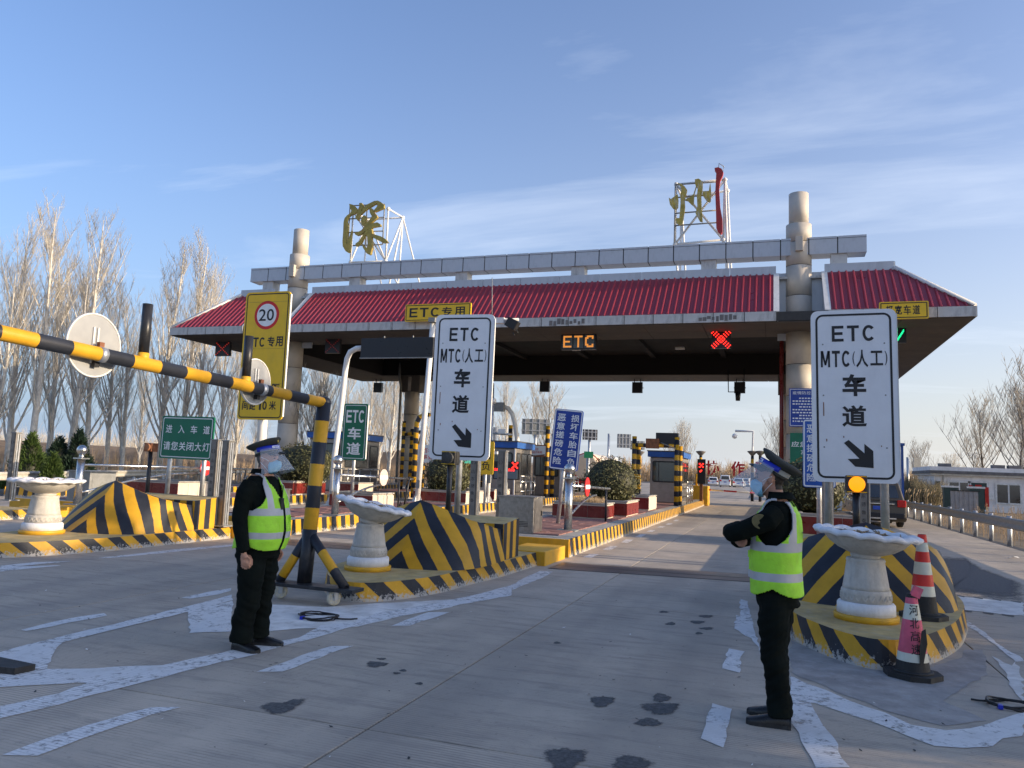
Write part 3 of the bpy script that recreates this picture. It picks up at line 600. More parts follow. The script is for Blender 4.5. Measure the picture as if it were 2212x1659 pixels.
# ------------------------------------------------------------------ crash noses
def crash_nose(label, cx, y0, z0, hw=.95, rear=True):
    root = T('crash_barrier', label, 'crash barrier', (cx, y0, z0), 0, 'striped crash noses on the islands')
    base = [(0, 0), (.3, .04), (.58, .12), (.82, .30), (.94, .6), (.97, 1.0), (.97, 1.4), (.97, 1.75)]
    top = [(0, .72, .90), (.24, .73, .83), (.5, .78, .74), (.74, .88, .64), (.84, 1.02, .60), (.88, 1.2, .56), (.89, 1.45, .51), (.89, 1.75, .47)]
    cen = [(0, .72, .90), (0, .80, .885), (0, .9, .86), (0, 1.02, .81), (0, 1.15, .75), (0, 1.32, .67), (0, 1.52, .57), (0, 1.75, .49)]
    s = hw/.97; mb = MB()
    S = [0.]
    for i in range(1, len(base)): S.append(S[-1]+math.dist(base[i], base[i-1]))
    def lev(x, y, z, i): return S[i]+z*(.92 if i <= 3 else .92-.13*(i-3))
    rows = 6
    for sgn in (1, -1):
        grid = []
        for i in range(len(base)):
            b = Vector((base[i][0]*s*sgn, base[i][1], 0)); t = Vector((top[i][0]*s*sgn, top[i][1], top[i][2])); col = []
            for r in range(rows+1):
                f = r/rows; p = b.lerp(t, f); bul = (.03 if 0 < i < 5 else 0)*math.sin(math.pi*f)
                n = Vector((sgn*min(1, base[i][0]), -max(0, 1-base[i][1]), .35)).normalized(); p += n*bul
                col.append((mb.add([p]), lev(p.x, p.y, p.z, i)))
            c = Vector(cen[i]); f2 = []
            for r in range(1, 4):
                p = t.lerp(c, r/3); col.append((mb.add([p]), lev(p.x, p.y, p.z, i)))
            grid.append(col)
        for i in range(len(grid)-1):
            for r in range(len(grid[0])-1):
                q = [grid[i][r], grid[i+1][r], grid[i+1][r+1], grid[i][r+1]]
                if sgn < 0: q = q[::-1]
                mb.face([a for a, _ in q], [(u, 0) for _, u in q], 0, True)
    mb.build('nose', 'hazard_nose', root)
    bk = MB(); hwb = hw*.97; y1, y2, h = 1.75, 2.5, .55
    u = .0
    P4 = [(hwb, y1), (hwb, y2), (-hwb, y2), (-hwb, y1)]
    for k in range(4):
        a = P4[k]; b = P4[(k+1) % 4]; L = math.dist(a, b)
        bk.quad((a[0], a[1], 0), (b[0], b[1], 0), (b[0], b[1], h+(.06 if b[1] == y2 else 0)), (a[0], a[1], h+(.06 if a[1] == y2 else 0)), 0, [(u, 0), (u+L, 0), (u+L, h), (u, h)]); u += L
    i = bk.add([(hwb, y1, h), (hwb, y2, h+.06), (-hwb, y2, h+.06), (-hwb, y1, h)]); bk.face((i, i+1, i+2, i+3), None, 1)
    bk.build('rear_block', ('hazard_tube_fine', 'nose_top'), root)
    return root
HAZ('hazard_tube_fine', .3, .5, wear=.2)
crash_nose('black and yellow chevron crash nose below the green headlight sign', -11.5, 10.5, NZ, .98)
crash_nose('black and yellow chevron crash nose behind the tilted flower urn', -4.87, 9.62, NZ, .97)
crash_nose('black and yellow chevron crash nose behind the two traffic cones', 1.03, 9.33, .26, .95)

# ------------------------------------------------------------------ canopy
can = T('toll_canopy', 'wide toll canopy with red ribbed roof and tall round columns', 'canopy', (-11.4, 41, 0))
EY0, EY1 = 31.3, 51.0; EX0, EX1 = -29.4, 6.95; EZ0, EZ1 = 7.78, 8.16
RUN = 2.35; PY = EY0+RUN; PZ0, PZ1 = 10.2, 10.58
COLX = (1.0, -23.8); COLY = (34.0, 48.2)
def column(x, y, front):
    core = MB().cyl((x, y, .3), (x, y, 12.2), .47, n=24); core.build('column_core', 'joint_dark', can, True)
    zs = [.3, 1.9, 3.5, 5.1, 6.4, 7.9, 9.3, 10.6, 11.6, 12.42] if front else [.3, 1.9, 3.5, 5.1, 6.7, 7.7]
    for a, b in zip(zs, zs[1:]):
        MB().cyl((x, y, a+.012), (x, y, b-.012), .515, n=32).build('column_drum', 'column_clad', can, True)
    if front:
        MB().lathe([(.40, 12.35), (.40, 13.79)], 32, (x, y, 0)).build('column_top', 'column_clad', can, True)
        MB().box((x, y-.56, 11.45), (.3, .24, .62)).build('beam_stub', 'column_clad', can, True, bevel=.01)
for x in COLX:
    column(x, COLY[0], True); column(x, COLY[1], False)
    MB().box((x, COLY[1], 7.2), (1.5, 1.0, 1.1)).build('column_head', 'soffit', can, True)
# brick-red pipe and rainwater pipe at the right front column
MB().cyl((COLX[0]-.68, 34.3, .3), (COLX[0]-.68, 34.3, 7.8), .09, n=10).build('downpipe', 'tile_red', can, True)
MB().tube([(-24.6, 47.7, 9), (-24.5, 47.5, 7.6), (-24.35, 47.5, 7.0), (-24.3, 47.5, .4)], .09, 10).build('downpipe', 'galv_dull', can, True)
# top beam with cladding panels
bx0, bx1 = -26.55, 3.62
MB().box(((bx0+bx1)/2, 34, 11.38), (bx1-bx0-.04, .74, .70)).build('beam_core', 'joint_dark', can, True)
np_ = 27; pw = (bx1-bx0)/np_
pm = MB(); g = .022
for (y0, y1, z0, z1) in ((-.40, .40, -.36, -.24), (-.385, .385, -.24, .27), (-.40, .40, .285, .37)):
    pm.box((0, (y0+y1)/2, (z0+z1)/2), (pw-g*2, y1-y0, z1-z0))
pme = pm.mesh('beam_panel', 'alu_panel')
for k in range(np_):
    o = put('beam_panel', pme, can); o.location = Vector((bx0+(k+.5)*pw, 34, 11.38))-WL[can.name]
for px in (585, 771, 1000, 1250, 1531, 1812):
    x = AY(px, 600, 33.9).x; MB().box((x, 34.0, 10.8), (.62, .62, .46)).build('beam_post', 'alu_stained', can, True)
# fascia, parapet, ribbed slopes (all four sides)
corner_e = [(EX0, EY0), (EX1, EY0), (EX1, EY1), (EX0, EY1)]
corner_p = [(EX0+RUN, PY), (EX1-RUN, PY), (EX1-RUN, EY1-RUN), (EX0+RUN, EY1-RUN)]
def run_panels(a, b, z0, z1, th, pitch, mt, name, gap=.012):
    a = Vector(a+(0,)); b = Vector(b+(0,)); L = (b-a).length; n = max(1, round(L/pitch)); d = (b-a)/L; rz = math.atan2(d.y, d.x)
    me = MB().box((0, 0, 0), (L/n-2*gap, th, z1-z0)).mesh(name, mt)
    for k in range(n):
        o = put(name, me, can); c = a+d*(L*(k+.5)/n); o.location = Vector((c.x, c.y, (z0+z1)/2))-WL[can.name]; o.rotation_euler = (0, 0, rz)
notch = [(-24.95, -22.65), (.10, 1.98)]
segs = [(EX0, notch[0][0]), (notch[0][1], notch[1][0]), (notch[1][1], EX1)]
MB().box(((EX0+EX1)/2, EY0+.11, (EZ0+EZ1)/2), (EX1-EX0-.1, .1, EZ1-EZ0-.02)).build('fascia_backing', 'joint_dark', can, True)
for i, (a, b) in enumerate(segs):
    run_panels((a, EY0+.04), (b, EY0+.04), EZ0, EZ1, .08, 1.2, 'alu_stained', 'fascia_panel')
for a, b in ((1, 2), (2, 3), (3, 0)):
    run_panels(corner_e[a], corner_e[b], EZ0, EZ1, .08, 2.4, 'alu_stained', 'fascia_panel')
for pa, pb in ((1186, 1264), (1508, 1592)):
    rg = random.Random(pa); x0 = AY(pa, 690, EY0).x; x1 = AY(pb, 690, EY0).x
    for k in range(9): MB().box((x0+(x1-x0)*(k+.5)/9, EY0-.004, EZ0+rg.uniform(.1, .2)), ((x1-x0)/9*rg.uniform(.6, .95), .006, rg.uniform(.12, .26))).build('grime_mark', 'house_dark', can, True)
psegs = [(corner_p[0][0], notch[0][0]), (notch[0][1], notch[1][0]), (notch[1][1], corner_p[1][0])]
for a, b in psegs: run_panels((a, PY), (b, PY), PZ0, PZ1, .1, 1.9, 'alu_panel', 'parapet_panel')
for a, b in ((1, 2), (2, 3), (3, 0)): run_panels(corner_p[a], corner_p[b], PZ0, PZ1, .1, 3.6, 'alu_panel', 'parapet_panel')
# slopes
def slope_quad(p): return MB().quad(*p)
for (a, b), (c, d) in zip(segs, psegs):
    y0, y1 = EY0+.1, PY-.05
    MB().quad((a, y0, EZ1-.01), (b, y0, EZ1-.01), (d, y1, PZ0+.02), (c, y1, PZ0+.02)).build('roof_sheet', 'roof_red', can, True)
    pitch = .262; n = int((b-a)/pitch)
    full = None
    for k in range(1, n):
        x = a+(b-a)*k/n
        # shorten where the hip cuts the sheet
        t = 1.
        if a == EX0 and x < EX0+RUN: t = (x-EX0)/RUN
        if b == EX1 and x > EX1-RUN: t = (EX1-x)/RUN
        if t < .06: continue
        A = Vector((0, 0, 0)); B = Vector((0, (y1-y0)*t, (PZ0+.02-EZ1)*t)); nrm = Vector((0, -(PZ0-EZ1), (y1-y0))).normalized()*.068
        if t == 1. and full: me = full
        else:
            m = MB(); i = m.add([A+Vector((-.062, 0, 0)), A+Vector((.062, 0, 0)), A+nrm+Vector((.022, 0, 0)), A+nrm+Vector((-.022, 0, 0)), B+Vector((-.062, 0, 0)), B+Vector((.062, 0, 0)), B+nrm+Vector((.022, 0, 0)), B+nrm+Vector((-.022, 0, 0))])
            for q in ((0, 1, 2, 3), (1, 5, 6, 2), (3, 2, 6, 7), (0, 3, 7, 4), (4, 7, 6, 5)): m.face([i+z for z in q])
            me = m.mesh('roof_rib', 'roof_red')
            if t == 1.: full = me
        o = put('roof_rib', me, can); o.location = Vector((x, y0, EZ1-.01))-WL[can.name]
sides = [((EX1-.05, EY0), (EX1-.05, EY1), corner_p[2], corner_p[1]), ((EX1, EY1-.05), (EX0, EY1-.05), corner_p[3], corner_p[2]), ((EX0+.05, EY1), (EX0+.05, EY0), corner_p[0], corner_p[3])]
for a, b, c, d in sides:
    MB().quad((*a, EZ1-.01), (*b, EZ1-.01), (*c, PZ0+.02), (*d, PZ0+.02)).build('roof_sheet', 'roof_red', can, True)
# hip caps and the white end trims at the column notches
for (e, p) in zip(corner_e[:2], corner_p[:2]):
    MB().tube([(e[0], e[1]+.1, EZ1+.02), (p[0], p[1], PZ0+.12)], .1, 4, ref=Vector((0, 0, 1))).build('hip_cap', 'white_trim', can, True)
for i, x in enumerate((notch[0][0], notch[0][1], notch[1][0], notch[1][1])):
    y0, y1 = EY0+.08, PY-.02; s = 1 if i % 2 else -1
    MB().prism([(x-.11, y0, EZ1+.03), (x+.11, y0, EZ1+.03), (x+.11, y1, PZ0+.08), (x-.11, y1, PZ0+.08)], (0, .04, -.1)).build('slope_end_trim', 'white_trim', can, True)
    MB().prism([(x+s*-.03, y0+.02, EZ0), (x+s*-.03, y1+.4, EZ0), (x+s*-.03, y1+.4, PZ0), (x+s*-.03, y1, PZ0), (x+s*-.03, y0+.02, EZ1)], (s*-.04, 0, 0)).build('notch_side', 'alu_panel', can, True)
for a, b in notch:
    MB().box(((a+b)/2, 34.02, 8.9), (b-a-.1, .08, 2.9)).build('notch_panel', 'alu_panel', can, True)
MB().box(((EX0+EX1)/2, (PY+EY1-RUN)/2, PZ0-.1), (EX1-EX0-2*RUN-.2, EY1-EY0-2*RUN-.2, .1)).build('roof_deck', 'alu_stained', can, True)
# soffit ring with joints, dark recess, ceiling lamps
ix0, ix1, iy0, iy1 = -25.9, 3.45, 34.75, 47.6
def soff(x0, x1, y0, y1, nx, ny):
    for i in range(nx):
        for j in range(ny):
            a, b = x0+(x1-x0)*i/nx, x0+(x1-x0)*(i+1)/nx; c, d = y0+(y1-y0)*j/ny, y0+(y1-y0)*(j+1)/ny
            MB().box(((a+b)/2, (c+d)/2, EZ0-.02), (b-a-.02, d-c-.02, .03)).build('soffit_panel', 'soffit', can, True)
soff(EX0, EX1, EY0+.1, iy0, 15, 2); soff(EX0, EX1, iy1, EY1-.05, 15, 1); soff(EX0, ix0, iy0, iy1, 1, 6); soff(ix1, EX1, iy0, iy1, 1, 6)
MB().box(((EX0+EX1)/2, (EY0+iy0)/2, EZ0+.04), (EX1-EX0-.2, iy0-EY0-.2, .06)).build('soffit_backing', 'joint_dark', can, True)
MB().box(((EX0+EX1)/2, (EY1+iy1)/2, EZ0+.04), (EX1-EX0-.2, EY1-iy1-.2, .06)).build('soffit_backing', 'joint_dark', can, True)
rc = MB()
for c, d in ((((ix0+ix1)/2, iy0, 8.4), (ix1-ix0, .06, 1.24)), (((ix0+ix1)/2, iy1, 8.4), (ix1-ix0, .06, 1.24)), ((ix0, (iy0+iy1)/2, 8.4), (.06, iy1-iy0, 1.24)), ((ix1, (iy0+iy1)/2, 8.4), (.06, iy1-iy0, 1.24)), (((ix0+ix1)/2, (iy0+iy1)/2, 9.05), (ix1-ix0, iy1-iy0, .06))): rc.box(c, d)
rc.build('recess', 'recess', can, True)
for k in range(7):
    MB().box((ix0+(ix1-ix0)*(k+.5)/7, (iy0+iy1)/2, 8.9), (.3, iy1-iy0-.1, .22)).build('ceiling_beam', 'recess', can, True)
for x, y in ((-20, 38), (-14, 38), (-8, 38), (-2.2, 38), (-17, 43.5), (-11, 43.5), (-5, 43.5), (1.2, 43.5)):
    MB().box((x, y, 8.74), (.5, .3, .1)).build('ceiling_lamp', 'white_tube', can, True)

# ================================================================== THINGS ON AND UNDER THE CANOPY
def truss_letter(name, label, strokes, crop, Y, mats, rear):
    ox, oy, s = crop
    q = lambda x, y, yy=Y: AY((ox+x*s)*.5486, (oy+y*s)*.5486, yy)
    xs_ = [p[0] for st in strokes for p in st]; base = q(sum(xs_)/len(xs_), max(p[1] for st in strokes for p in st))
    root = T(name, label, 'rooftop letter', (base.x, Y, PZ0))
    for k, st in enumerate(strokes):
        mb = MB(); mb.prism([q(x, y)+Vector((0, -.004*k, 0)) for x, y in st], (0, .16+.004*k, 0)); mb.build('brush_stroke', mats[k], root, True)
    return root, q
S1 = [[(310,215),(380,235),(440,300),(440,345),(400,375),(330,400),(285,440),(270,500),(290,590),(285,650),(270,760),(258,880),(300,790),(348,645),(350,680),(330,880),(320,990),(290,1015),(250,990),(205,910),(200,830),(210,700),(218,520),(235,450),(280,400),(330,370),(345,330),(320,280)],
 [(475,205),(510,200),(540,245),(520,300),(490,380),(460,480),(445,490),(410,440),(440,380),(455,310),(475,260)],
 [(470,400),(520,330),(530,290),(600,230),(720,170),(780,165),(830,190),(880,240),(880,285),(820,310),(730,350),(705,330),(760,270),(780,220),(760,200),(700,240),(620,290),(560,330),(500,390)],
 [(640,300),(680,290),(705,330),(720,360),(765,410),(770,440),(740,470),(680,520),(600,560),(550,585),(520,565),(500,500),(520,430),(560,400),(590,430),(580,490),(560,550),(620,500),(660,460),(680,420),(650,370)],
 [(395,685),(450,680),(510,650),(560,590),(620,545),(700,535),(770,520),(820,550),(825,580),(760,590),(690,605),(640,640),(600,640),(520,710),(440,735),(410,720)],
 [(600,640),(640,660),(560,740),(510,850),(440,910),(415,905),(415,870),(470,830),(540,720)],
 [(620,650),(680,620),(690,700),(680,800),(685,940),(660,1040),(640,1050),(600,1030),(540,940),(520,880),(530,870),(560,920),(600,940),(615,880),(610,760),(580,720),(620,690)],
 [(650,700),(700,710),(830,750),(900,790),(950,850),(860,855),(780,810),(700,770)]]
L1, q1 = truss_letter('roof_letter', 'gold brush character with long sweeping left strokes on a white pipe truss', S1, (1300, 750, .2411), 36.0, ['gold']*8, 39)
def pipe(root, pts, r, name='truss_pipe', mt='white_tube', n=8): MB().tube(pts, r, n).build(name, mt, root, True)
f = Vector((0, .25, 0))
for a, b in (((290, 225), (850, 200)), ((290, 440), (830, 415)), ((280, 665), (820, 640)), ((330, 880), (815, 862)), ((288, 225), (255, 880)), ((855, 195), (820, 860)), ((570, 210), (535, 870))):
    pipe(L1, [q1(*a)+f, q1(*b)+f], .035, 'letter_frame', 'galv_dull', 6)
TL, TR_, BL, BR = (q1(300, 295)+f*2, q1(880, 250)+f*2, q1(255, 1135)+f*2, q1(835, 1115)+f*2)
RT_ = AY((1300+1190*.2411)*.5486, (750+440*.2411)*.5486, 38.6); RM = AY((1300+625*.2411)*.5486, (750+480*.2411)*.5486, 38.6)
zb = PZ0
def down(p, dx=0, dy=0): return Vector((p.x+dx, p.y+dy, zb-.1))
for a, b in ((TL, BR), (TL, BL), (TR_, BR), (BL, BR), (BL, RM), (TR_, RT_), (TL, RM), (RM, RT_), (BR, RT_), (RM, BR), (BL, down(BL, 1.2, 1)), (BR, down(BR, 1.2, 1)), (RT_, down(RT_, -.1, 0)), (RT_, down(RT_, 1.6, .6)), (RM, down(RM, -.2, 0)), (RM, down(RM, 1.6, 0)), (RT_, down(BR, -.6, 1.2)), (down(BR, 1.4, .6), BR+Vector((0, 0, -.05)))):
    pipe(L1, [a, b], .05)
for p in (TL, TR_, BL, BR, RT_, RM): MB().ball(p, .11, 12).build('truss_node', 'white_tube', L1, True)
S2 = [[(245,360),(300,370),(345,410),(380,460),(365,520),(345,600),(350,700),(330,860),(310,940),(270,955),(220,920),(210,880),(225,860),(270,860),(280,740),(290,640),(285,520),(300,460),(280,400)],
 [(120,570),(150,590),(245,520),(255,600),(250,700),(225,730),(180,720),(135,660)],
 [(350,600),(430,560),(470,520),(510,395),(515,400),(480,520),(475,640),(465,680),(430,650),(390,610)],
 [(490,310),(545,300),(600,340),(600,440),(580,540),(585,700),(595,830),(600,910),(560,900),(500,790),(525,700),(520,560),(530,440),(495,380)],
 [(600,480),(690,475),(700,400),(710,365),(720,480),(715,610),(700,630),(650,600),(600,530)],
 [(770,150),(820,140),(870,160),(895,210),(885,260),(850,330),(835,450),(850,700),(880,860),(880,1060),(865,1090),(820,1060),(795,1000),(790,760),(780,500),(790,300),(795,210),(775,190)]]
L2, q2 = truss_letter('roof_letter', 'flaking gold and red brush character of upright strokes on a pipe truss', S2, (2600, 620, .2773), 36.0, ['gold_flaked', 'gold_flaked', 'gold', 'gold_flaked', 'gold_flaked', 'letter_red'], 39)
for a, b in (((210, 360), (790, 320)), ((205, 545), (790, 500)), ((200, 770), (790, 725)), ((200, 945), (880, 895)), ((205, 330), (190, 1190))):
    pipe(L2, [q2(*a)+f, q2(*b)+f], .035, 'letter_frame', 'galv_dull', 6)
A2, B2, C2, D2 = q2(210, 330)+f*2, q2(910, 260)+f*2, q2(190, 1190)+f*2, q2(885, 1125)+f*2
E2 = AY((2600+955*.2773)*.5486, (620+475*.2773)*.5486, 38.6); F2 = AY((2600+300*.2773)*.5486, (620+560*.2773)*.5486, 38.6)
for a, b in ((A2, B2), (A2, C2), (B2, D2), (C2, D2), (C2, B2), (A2, D2), (B2, E2), (E2, down(E2)), (E2, down(E2, .3, -.5)), (B2, down(B2, .2, 0)), (F2, down(F2)), (F2, down(F2, .35, 0)), (A2, F2), (F2, E2), (C2, down(C2, .2, .6)), (D2, down(D2, .3, .6)), (down(C2, 2.2, .6), C2+Vector((1.1, 0, -.8)))):
    pipe(L2, [a, b], .055)
for p in (A2, B2, C2, D2, E2): MB().ball(p, .11, 12).build('truss_node', 'white_tube', L2, True)
pipe(L2, [q2(820, 150)+f, q2(828, 55)+f, q2(898, 98)+f, q2(885, 165)+f], .022, 'lightning_loop', 'galv_dull', 6)
for k, px in enumerate((960, 1030)):
    r = T('roof_truss_foot', 'low white pipe tripod standing behind the top beam', 'truss', AY(px, 612, 44), 0, 'pipe tripods on the canopy roof'); r.location.z = PZ0
    for dx, dy in ((-.9, 0), (-.4, .5), (.1, .7), (.6, .4), (1., -.2)): MB().tube([(0, 0, 1.15), (dx, dy, -.05)], .05, 6).build('truss_pipe', 'white_tube', r)
    MB().ball((0, 0, 1.15), .1, 10).build('truss_node', 'white_tube', r)

# signs hung on the eave
def eave_sign(name, label, corners, Y, text, wide=None):
    o, wd, ht = sign_root(name, label, 'sign', corners, Y)
    plate(MB(), -wd/2, wd/2, 0, ht, .05, 0, .08).build('panel', 'sign_yellow', o)
    frame(MB(), -wd/2+.04, wd/2-.04, .04, ht-.04, .04, -.003, .035).build('border', 'sign_black', o)
    tx = MB(); put_row(tx, text, -wd/2+.22, ht*.24, wd-.5, ht*.54, -.004, .02, .22, wide=wide); tx.build('lettering', 'sign_black', o)
    for x in (-wd*.3, wd*.3): MB().cyl((x, .06, ht*.6), (x, 1.1, ht*.6+.3), .03, n=6).build('bracket', 'galv_dull', o)
eave_sign('lane_sign', 'yellow ETC lane sign fixed on the red canopy eave', ((875, 658), (1015.5, 653.4), (1016.7, 690), (873.7, 696)), 31.0, 'ETC专用', {'E': .8, 'T': .85, 'C': .85})
eave_sign('lane_sign', 'yellow wide lane sign at the right canopy corner', ((1898.3, 652.9), (2004.8, 649.4), (2006.7, 686.5), (1899.5, 691)), 31.0, '超宽车道')
def xboard(px0, py0, px1, py1, mt, label, cross=True):
    Y = 33.2; a = AY(px0, py0, Y); b = AY(px1, py1, Y); wd, ht = b.x-a.x, a.z-b.z
    o = T('lane_signal', label, 'lane signal', ((a.x+b.x)/2, Y, b.z))
    MB().box((0, .09, ht/2), (wd*1.06, .16, ht*1.06)).build('housing', 'led_board', o)
    m = MB(); r = wd*.028
    n = 9
    if cross:
        for k in range(n):
            t = -.88+1.76*k/(n-1)
            for s in (1, -1):
                for e in (-1, 0, 1):
                    if mt != 'led_red' and e: continue
                    cx = t*wd/2-e*s*.075*wd; cz = ht/2+s*t*ht/2+e*.075*wd
                    m.cyl((cx, .0, cz), (cx, -.02, cz), r*(1.25 if mt == 'led_red' else 1), n=8)
    m.build('led_cross', mt, o)
    for x in (-.36, .36): MB().box((x*wd, .09, (ht+7.76-b.z)/2), (.05, .05, 7.76-b.z-ht+.05)).build('hanger', 'led_board', o)
    return o, wd, ht
xboard(1538.5, 714.6, 1577, 750.8, 'led_red', 'lane signal showing a bright red cross under the canopy')
xboard(467, 739.8, 493.5, 767.6, 'led_red_dim', 'lane signal with dim red dotted cross at the left canopy corner')
xboard(704, 732.8, 732, 761.6, 'led_red_dim2', 'nearly dark lane signal with faint cross beside the left column')
o, wd, ht = xboard(1919, 704, 1957, 739, 'led_green', 'lane signal with green arrow under the right canopy corner', False)
m = MB()
for k in range(8):
    for e in range(3):
        for s in (1, -1):
            cx = s*(.08+.11*k)*wd/2+0; cz = ht*(.12+.085*k)+e*.06*ht
            if k < 7: m.cyl((cx, 0, cz), (cx, -.02, cz), wd*.03, n=8)
for k in range(8): m.cyl((0, 0, ht*(.2+.1*k)), (0, -.02, ht*(.2+.1*k)), wd*.03, n=8)
m.build('led_arrow', 'led_green', o)
a = AY(1212.7, 721.3, 33.2); b = AY(1287, 754.6, 33.2); wd, ht = b.x-a.x, a.z-b.z
o = T('led_sign', 'lit amber ETC panel sign hanging under the canopy', 'led sign', ((a.x+b.x)/2, 33.2, b.z))
MB().box((0, .1, ht/2), (wd, .2, ht)).build('housing', 'led_board', o)
tx = MB()
for k, ch in enumerate('ETC'):
    x = -wd/2+.06+k*(wd-.1)/3; MB().box((x+(wd-.1)/6-.01, -.004, ht/2), ((wd-.1)/3-.05, .012, ht-.14)).build('led_tile', 'led_face', o)
    # dot matrix letters
    pat = {'E': ('11111', '10000', '10000', '11110', '10000', '10000', '11111'), 'T': ('11111', '00100', '00100', '00100', '00100', '00100', '00100'), 'C': ('01111', '11001', '10000', '10000', '10000', '11001', '01111')}[ch]
    cw = ((wd-.1)/3-.12)/5; chh = (ht-.2)/7
    for r in range(7):
        for c in range(5):
            if pat[r][c] == '1':
                for e in range(2):
                    for g2 in range(2): tx.box((x+.045+cw*(c+.25+.5*e), -.014, ht-.1-chh*(r+.25+.5*g2)), (cw*.44, .006, chh*.44))
tx.build('led_letters', 'led_amber', o)
for x in (-.4, .4): MB().box((x*wd, .1, (ht+7.76-b.z)/2), (.06, .05, max(.05, 7.76-b.z-ht))).build('hanger', 'led_board', o)
for px, py in ((817, 838), (1177, 836), (1377, 838), (1598, 838)):
    p = AY(px, py, 49.6); o = T('lane_signal', 'black lane signal box hanging from the rear canopy edge', 'lane signal', (p.x, 49.6, p.z-.35), 0, 'rear lane signals')
    MB().box((0, 0, .37), (.66, .24, .7)).build('housing', 'led_board', o)
    for x in (-.2, .2): MB().box((x, 0, .72+(7.76-p.z+.35-.72)/2), (.05, .05, max(.06, 7.76-p.z+.35-.72))).build('hanger', 'led_board', o)
    MB().box((0, .16, .37), (.72, .16, .05)).build('visor', 'led_board', o)
p = AY(1590, 860, 45); o = T('canopy_camera', 'camera on a U shaped hanger under the rear canopy', 'camera', (p.x, 45, p.z))
MB().tube([(-.45, 0, 7.75-p.z), (-.42, 0, .35), (.45, 0, .35), (.42, 0, 7.75-p.z)], .035, 6).build('hanger', 'led_board', o); MB().cyl((.1, 0, .35), (.1, 0, -.15), .16, .12, 12).build('camera_body', 'led_board', o)

# ================================================================== SIGNS IN FRONT
def arrow_sign(label, corners, Y, poles, group=None, rz=0.):
    o, wd, ht = sign_root('lane_sign', label, 'sign', corners, Y, None, True, rz)
    plate(MB(), -wd/2, wd/2, 0, ht, .09, 0, .035).build('panel', 'sign_white', o)
    frame(MB(), -wd/2+.055*wd, wd/2-.055*wd, .022*ht, ht-.022*ht, .1, -.003, .028).build('border', 'sign_black', o)
    tx = MB(); W = wd
    put_row(tx, 'ETC', -W*.25, ht*.815, W*.50, ht*.093, -.004, .035, .3)
    put_row(tx, 'MTC', -W*.385, ht*.665, W*.345, ht*.096, -.004, .018, .25, wide={'M': 1.15})
    put_row(tx, '(', -W*.012, ht*.672, W*.03, ht*.083, -.004, .0); put_row(tx, ')', W*.36, ht*.672, W*.03, ht*.083, -.004, .0)
    put_char(tx, '人', W*.03, ht*.662, W*.14, ht*.102, -.004, .022); put_char(tx, '工', W*.195, ht*.672, W*.145, ht*.085, -.004, .022)
    put_char(tx, '车', -W*.135, ht*.495, W*.275, ht*.128, -.004, .032)
    put_char(tx, '道', -W*.145, ht*.318, W*.285, ht*.124, -.004, .026)
    tx.build('lettering', 'sign_black', o)
    ar = MB(); pts = [(-.13, .225), (-.075, .243), (.105, .168), (.105, .222), (.205, .182), (.205, .085), (-.005, .092), (-.09, .134), (.045, .137)]
    ar.sheet([(x*W, -.004, z*ht) for x, z in pts[::1]]); ar.build('arrow', 'sign_black', o)
    ed = MB(); ed.box((wd/2+.006, .02, ht/2), (.012, .05, ht*.94)); ed.build('sunlit_edge', 'white_trim', o)  # pale strip paints sunlight along the right edge
    for x in poles: MB().cyl((x*wd, .085, -(WL[o.name].z-.2)), (x*wd, .085, ht*.9), .055, n=14).build('post', 'galv', o)
    for z in (.2, .5, .8):
        MB().box((0, .05, ht*z), (wd*.8, .03, .05)).build('rail', 'galv_dull', o)
        for x in (-.36, .36): MB().cyl((x*wd, -.003, ht*z), (x*wd, .0, ht*z), .011, n=10).build('rivet', 'galv_dull', o)
    for (x, z, h_) in ((-.33, .24, .03), (-.36, .42, .16), (.3, .21, .015), (-.13, .26, .02)): MB().box((x*wd, -.0028, z*ht), (.012, .002, h_*ht*.5)).build('scuff', 'rust', o)
    return o
arrow_sign('white ETC MTC lane arrow sign behind the striped nose with the tilted urn', ((943, 681), (1069, 678), (1052, 996), (928, 992)), 12.5, (0,), rz=R_(3))
arrow_sign('white ETC MTC lane arrow sign above the lit amber lamp', ((1750, 672), (1936, 667), (1944, 1046), (1757, 1040)), 11.4, (-.32, .33))

o, wd, ht = sign_root('speed_sign', 'tall yellow sign with a red ringed 20 speed limit', 'sign', ((536.5, 630.7), (631.8, 629.7), (609, 908), (511, 905)), 15.2, None, False)
plate(MB(), -wd/2, wd/2, 0, ht, .1, 0, .04).build('panel', 'sign_yellow', o)
frame(MB(), -wd/2+.04, wd/2-.04, .04, ht-.04, .08, -.003, .025).build('border', 'sign_black', o)
cz = ht*.815; rr = wd*.275
MB().cyl((0, -.004, cz), (0, -.001, cz), rr, n=40).build('red_ring', 'sign_red', o); MB().cyl((0, -.008, cz), (0, -.005, cz), rr*.79, n=40).build('white_disc', 'text_white', o)
tx = MB(); put_row(tx, '20', -rr*.62, cz-rr*.40, rr*1.22, rr*.82, -.0115, .008, .12); tx.build('numerals', 'sign_black', o)
tx = MB(); put_row(tx, 'ETC', -wd*.40, ht*.565, wd*.40, ht*.075, -.004, .016, .2); put_row(tx, '专用', wd*.06, ht*.565, wd*.34, ht*.08, -.004, .024, .15); tx.build('lettering', 'sign_black', o)
